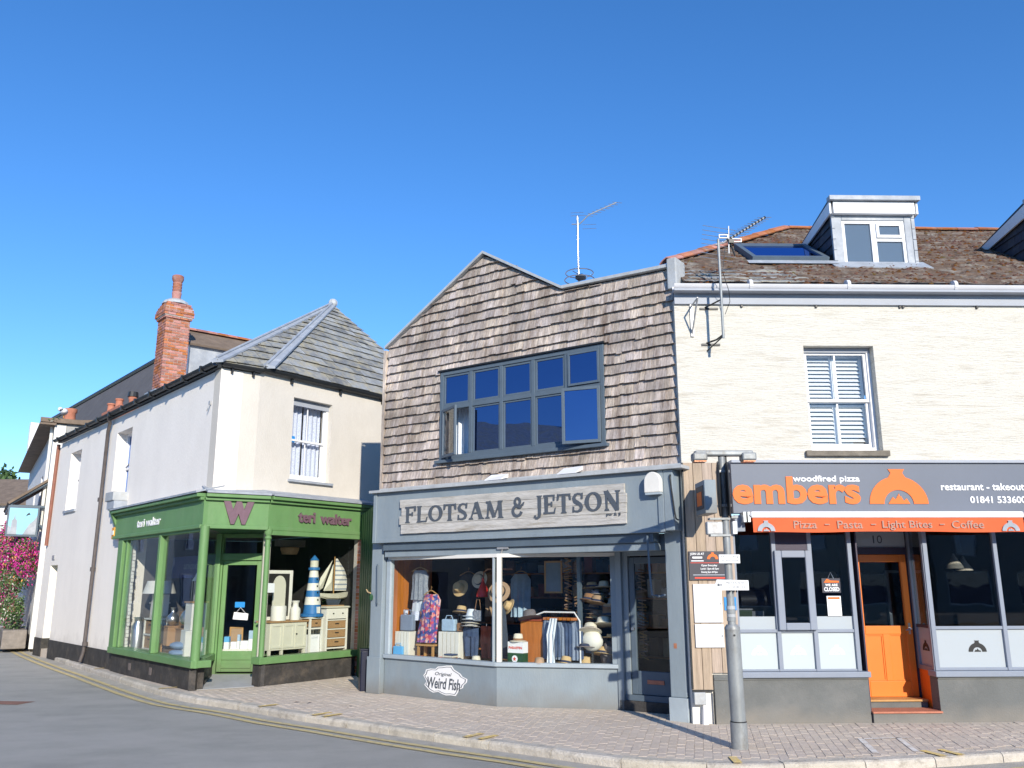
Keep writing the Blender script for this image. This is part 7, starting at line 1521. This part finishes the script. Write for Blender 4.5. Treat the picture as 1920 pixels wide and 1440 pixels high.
# ------------------------------------------------------------------ goods in the green shop: side window
t = thing('reflected_sign_panel', 'added dark blue panel with pale curly lettering, imitating a sign reflected in the side window', 'banner', LF, (-2.6,1.0,1.9)); MB(LF).box(-4.05,-.95,.95,.97,2.02,2.50).build('cloth', 'reflected_sign_blue', t); text('unique gifts', 'lettering', 'reflection_and_print', t, LF, -3.3, -1.9, 2.16, 2.38, .948, .0, .003, .3)  # added panel and lettering imitate a blue sign's reflection in the glass
t = thing('table_lamp', 'big white lamp with a tapering shade at the left of the side window', 'lamp', LF, (-3.6,.6,1.2)); q = MB(LF); q.lathe([(.36,1.68),(.27,1.96)], (-3.75,.6,0), 22); q.build('lamp_shade', 'offwhite', t, smooth=True); MB(LF).box(-3.92,-3.58,.5,.78,1.18,1.66).build('lamp_base', 'offwhite', t, bevel=.01)
t = thing('steel_churn', 'tall galvanised churn on the floor at the left of the side window', 'churn', LF, (-3.95,.25,TZ)); q = MB(LF); q.lathe([(.13,TZ),(.135,.98),(.09,1.06),(.09,1.14),(.12,1.17)], (-3.92,.26,0), 18); q.build('body', 'steel', t, smooth=True)
t = thing('white_box', 'tall white cupboard behind the churn', 'cupboard', LF, (-4.0,.75,TZ)); MB(LF).box(-4.25,-3.95,.6,.9,TZ,1.45).build('carcass', 'white_furniture', t); MB(LF).box(-4.28,-3.92,.57,.93,1.452,1.48).build('top', 'white_furniture', t)
t = thing('basket_shelf', 'white shelf unit with two wicker drawers left of the mullion', 'shelf', LF, (-3.2,.4,TZ))
for x in (-3.62,-2.98): MB(LF).box(x,x+.04,.28,.62,TZ,1.16).build('side', 'white_furniture', t)
for z in (.50,.80,1.13): MB(LF).box(-3.60,-2.98,.27,.63,z,z+.03).build('shelf', 'white_furniture', t)
for z in (.54,.84): MB(LF).box(-3.55,-3.0,.30,.6,z,z+.25).build('drawer', 'wicker', t); MB(LF).box(-3.35,-3.22,.29,.30,z+.17,z+.19).build('handle', 'black_metal', t)
for k, (x, y, z, sc_, lb) in enumerate(((-2.62,.55,1.02,.9,'silver vase on the left brown box'),(-1.55,.5,1.02,1.25,'large round silver vase with a slim neck'),(-1.95,.8,1.05,.8,'silver planter behind the two vases'))):
    t = thing('silver_vase', lb, 'vase', LF, (x,y,z), group='silver vases in the side window'); q = MB(LF); q.lathe([(.05*sc_,z),(.13*sc_,z+.08*sc_),(.15*sc_,z+.15*sc_),(.11*sc_,z+.24*sc_),(.045*sc_,z+.30*sc_),(.04*sc_,z+.38*sc_),(.065*sc_,z+.42*sc_)], (x,y,0), 20); q.build('body', 'steel', t, smooth=True)
for k, (a, b, y0, y1, z0, z1, m, lb) in enumerate(((-2.85,-2.30,.35,.75,.62,1.0,'cardboard','brown box under the left silver vase'),(-1.85,-1.25,.35,.75,.55,.98,'cardboard','wide brown box under the round silver vase'),(-2.25,-1.80,.55,.95,TZ,1.30,'wicker','wicker hamper behind the brown boxes'))):
    t = thing('storage_box', lb, 'box', LF, ((a+b)/2,y0,z0), group='boxes in the side window'); MB(LF).box(a,b,y0,y1,z0,z1).build('body', m, t, bevel=.01); MB(LF).box(a-.01,b+.01,y0-.01,y1+.01,z1+.001,z1+.02).build('lid', m, t)
MB(LF).box(-2.9,-1.22,.4,.8,TZ,.545).build('display_plinth', 'floor_boards', tb)
for k in range(2): t = thing('blue_cushion', 'pale blue cushion, %s of the pair by the corner post' % ('lower','upper')[k], 'cushion', LF, (-1.2,.22,TZ+k*.14)); q = MB(LF); q.blob((-1.25,.24,TZ+.075+k*.14), .075, 14, .05, k, (4.6,2.2,1)); q.build('cushion', 'cushion_blue', t, smooth=True)
t = thing('wooden_house', 'small wooden house ornament with a white base beside the mullion', 'ornament', LF, (-2.2,.15,TZ)); MB(LF).prism([(-2.30,TZ),(-2.12,TZ),(-2.12,.62),(-2.21,.70),(-2.30,.62)], .12, .2).build('house', 'pine', t); q = MB(LF); q.lathe([(.06,TZ),(.03,.56),(.02,.66)], (-2.45,.12,0), 12); q.build('bell', 'white_furniture', t)
t = thing('display_board', 'narrow white panel standing by the corner post', 'panel', LF, (-.62,.2,TZ)); MB(LF).box(-.62,-.55,.08,.32,TZ,1.0).build('panel', 'white_furniture', t)
t = thing('white_cabinet', 'stack of two white cabinets carrying lanterns behind the corner post', 'cabinet', LF, (-.9,.4,TZ)); MB(LF).box(-1.18,-.74,.22,.58,TZ,1.0).build('lower_cabinet', 'white_furniture', t, bevel=.008); MB(LF).box(-1.15,-.79,.26,.56,1.0,1.52).build('upper_cabinet', 'white_furniture', t, bevel=.008); MB(LF).box(-1.18,-.76,.24,.58,1.522,1.55).build('top', 'wicker', t)
for k, x in enumerate((-1.06,-.88)):
    t = thing('lantern', 'metal and glass lantern, %s of the two on the white cabinets' % ('left','right')[k], 'lantern', LF, (x,.41,1.55)); q = MB(LF); 
    for dx in (-.06,.06):
        for dy in (-.06,.06): q.cyl((x+dx,.41+dy,1.56),(x+dx,.41+dy,1.95),.006,n=5)
    q.build('frame', 'steel', t); q = MB(LF); q.lathe([(.095,1.95),(.03,2.05),(.02,2.10)], (x,.41,0), 4+8); q.build('roof', 'steel', t); MB(LF).cyl((x,.41,1.555),(x,.41,1.68),.03,n=10).build('candle', 'cream_straw', t)
# door display
for k, (x, w_, h_, m, lb) in enumerate(((.04,.10,.24,'blue_bag','small blue and white carton, leftmost behind the door glass'),(.18,.12,.14,'paper','low white carton beside the blue one'),(.31,.05,.28,'lightblue_bag','slim pale blue bottle box behind the door glass'),(.38,.15,.16,'paper','white carton right of the slim box'),(.54,.15,.36,'lightblue_bag','tallest pale carton at the right behind the door glass'))):
    t = thing('gift_carton', lb, 'box', DF, (x,.3,.58), group='cartons behind the shop door'); MB(DF).box(x,x+w_,.16,.26,.60,.60+h_*.55).build('lower', 'paper', t); MB(DF).box(x,x+w_,.16,.26,.602+h_*.55,.60+h_).build('upper', m, t)
t = thing('door_shelf', 'low shelf inside the green door', 'shelf', DF, (.3,.3,.5)); MB(DF).box(.0,.76,.12,.6,.56,.598).build('shelf', 'white_furniture', t)
t = thing('picture_frames', 'brown framed pictures leaning behind the door glass', 'picture', DF, (.3,.5,.6)); frame_bars(MB(DF), .06, .34, .60, 1.02, .40, .43, .03).build('frame', 'pine', t); MB(DF).box(.09,.31,.41,.42,.63,.99).build('picture', 'tan_felt', t)
# blue bin in the passage
t = thing('blue_bin', 'dark blue bin tucked between the green boarding and the grey pier', 'bin', FF, (-.15,.35,0)); MB(FS).box(2.56,2.84,-.20,-.03,0,.70).build('body', 'bin_blue', t, bevel=.02); MB(FS).box(2.55,2.85,-.21,-.02,.702,.73).build('lid', 'bin_blue', t, bevel=.01)
t = thing('gate_hook', 'pale rope hook on the left edge of the blue-grey pier', 'hook', FF, (-.1,-.05,1.9)); q = MB(FF); q.tube([(-.16,-.05,1.78),(-.08,-.10,1.74),(.02,-.13,1.72)], .012, 6); q.build('hook', 'gold_straw', t); q = MB(FF); q.lathe([(.03,1.60),(.035,1.66),(.02,1.70)], (.04,-.13,0), 10); q.build('knob', 'green_dark', t)
t = thing('amber_beacon', 'amber warning light box on the cream side wall under the green fascia', 'light', LF, (-5.0,-.1,3.0)); MB(LF).box(-5.15,-4.95,-.16,-.02,2.92,3.20).build('box', 'amber', t, bevel=.02); MB(LF).box(-5.13,-4.97,-.175,-.16,3.02,3.12).build('lens', 'offwhite', t)
# more stock, filling the shingled shop's window
hat('straw_boater', 'flat straw boater high on a peg between the lamp and the floral dress', FF, 1.72, .9, 1.95, 'cream_straw', .17, .08, (R(75),0), 'denim_dark')
hat('dark_trilby', 'dark trilby on a stand at the back between the crates', FF, 1.22, .8, 1.18, 'grey_felt', .16, .12)
for k, (x, m, lb) in enumerate(((1.15,'slate_cloth','dark jacket hanging at the back, left of three'),(1.75,'tan_felt','tan jacket hanging at the back, middle of three'),(2.35,'lightblue_bag','pale blue shirt hanging at the back, right of three'))):
    t = thing('hanging_jacket', lb, 'jacket', FF, (x,1.3,1.2), group='jackets at the back of the shop window'); hanger(FF, x, 1.3, 2.1, .40, t); garment(FF, [(2.05,x-.14,x+.14),(1.95,x-.22,x+.22),(1.4,x-.20,x+.20),(1.3,x-.21,x+.21)], 1.3, .14, m, t, 'cloth', k)
for k, (x, y, z, m, r_, lb) in enumerate(((4.40,.62,1.24,'cream_straw',.19,'broad cream hat between the bust and the brown hat'),(4.34,.70,.78,'gold_straw',.20,'wide straw brim low at the right, under the bust'),(4.56,.86,.95,'cream_straw',.15,'pale hat behind the basket'),(3.86,.34,.64,'gold_straw',.15,'straw hat on the floor in front of the denim'),(3.52,.10,.62,'tan_felt',.14,'tan cap on the floor beside the oil tin'),(4.30,.62,1.57,'tan_felt',.18,'tan brimmed hat at the centre of the rack'),(4.55,.70,1.53,'striped_hat',.17,'striped hat at the right end of the rack'),(4.12,.66,1.60,'brown_felt',.17,'brown hat at the left end of the rack'))):
    hat('rack_hat', lb, FF, x, y, z, m, r_, .12, (R(-14),R((k*53)%15-7)), 'denim_dark' if k%2 else None, group='hats on the rack by the shop door')
for k in range(5):
    x = 2.06+k*.13; t = thing('price_card', 'small white price card on the window floor, number %s from the jeans' % ('one','two','three','four','five')[k], 'price card', FF, (x,.03,.61), group='price cards along the window floor') if False else None
t = thing('folded_jumpers', 'pile of folded jumpers on the window floor between the middle crate and the jeans', 'clothes pile', FF, (1.9,.1,.6))
for k, m in enumerate(('lightblue_bag','rust_cloth','cream_straw','denim')): MB(FF).box(1.60,1.80,.06,.20,.602+k*.03,.630+k*.03).build('jumper', m, t, bevel=.008)
t = thing('plaid_bag', 'dark patterned shoulder bag hanging beside the jeans', 'bag', FF, (2.16,.22,1.3)); MB(FF).box(2.08,2.24,.24,.30,1.26,1.44).build('body', 'speckle_grey', t, bevel=.015); q = MB(FF); q.tube([(2.10,.27,1.43),(2.14,.27,1.62),(2.20,.27,1.62),(2.23,.27,1.43)], .006, 6); q.build('strap', 'brown_felt', t)
t = thing('framed_print', 'pale framed print at the top left corner of the right-hand window', 'picture', FF, (3.3,.9,2.0)); frame_bars(MB(FF), 3.08, 3.44, 1.72, 2.26, .95, .97, .03).build('frame', 'pine', t); MB(FF).box(3.11,3.41,.96,.965,1.75,2.23).build('print', 'reflection_and_print', t)
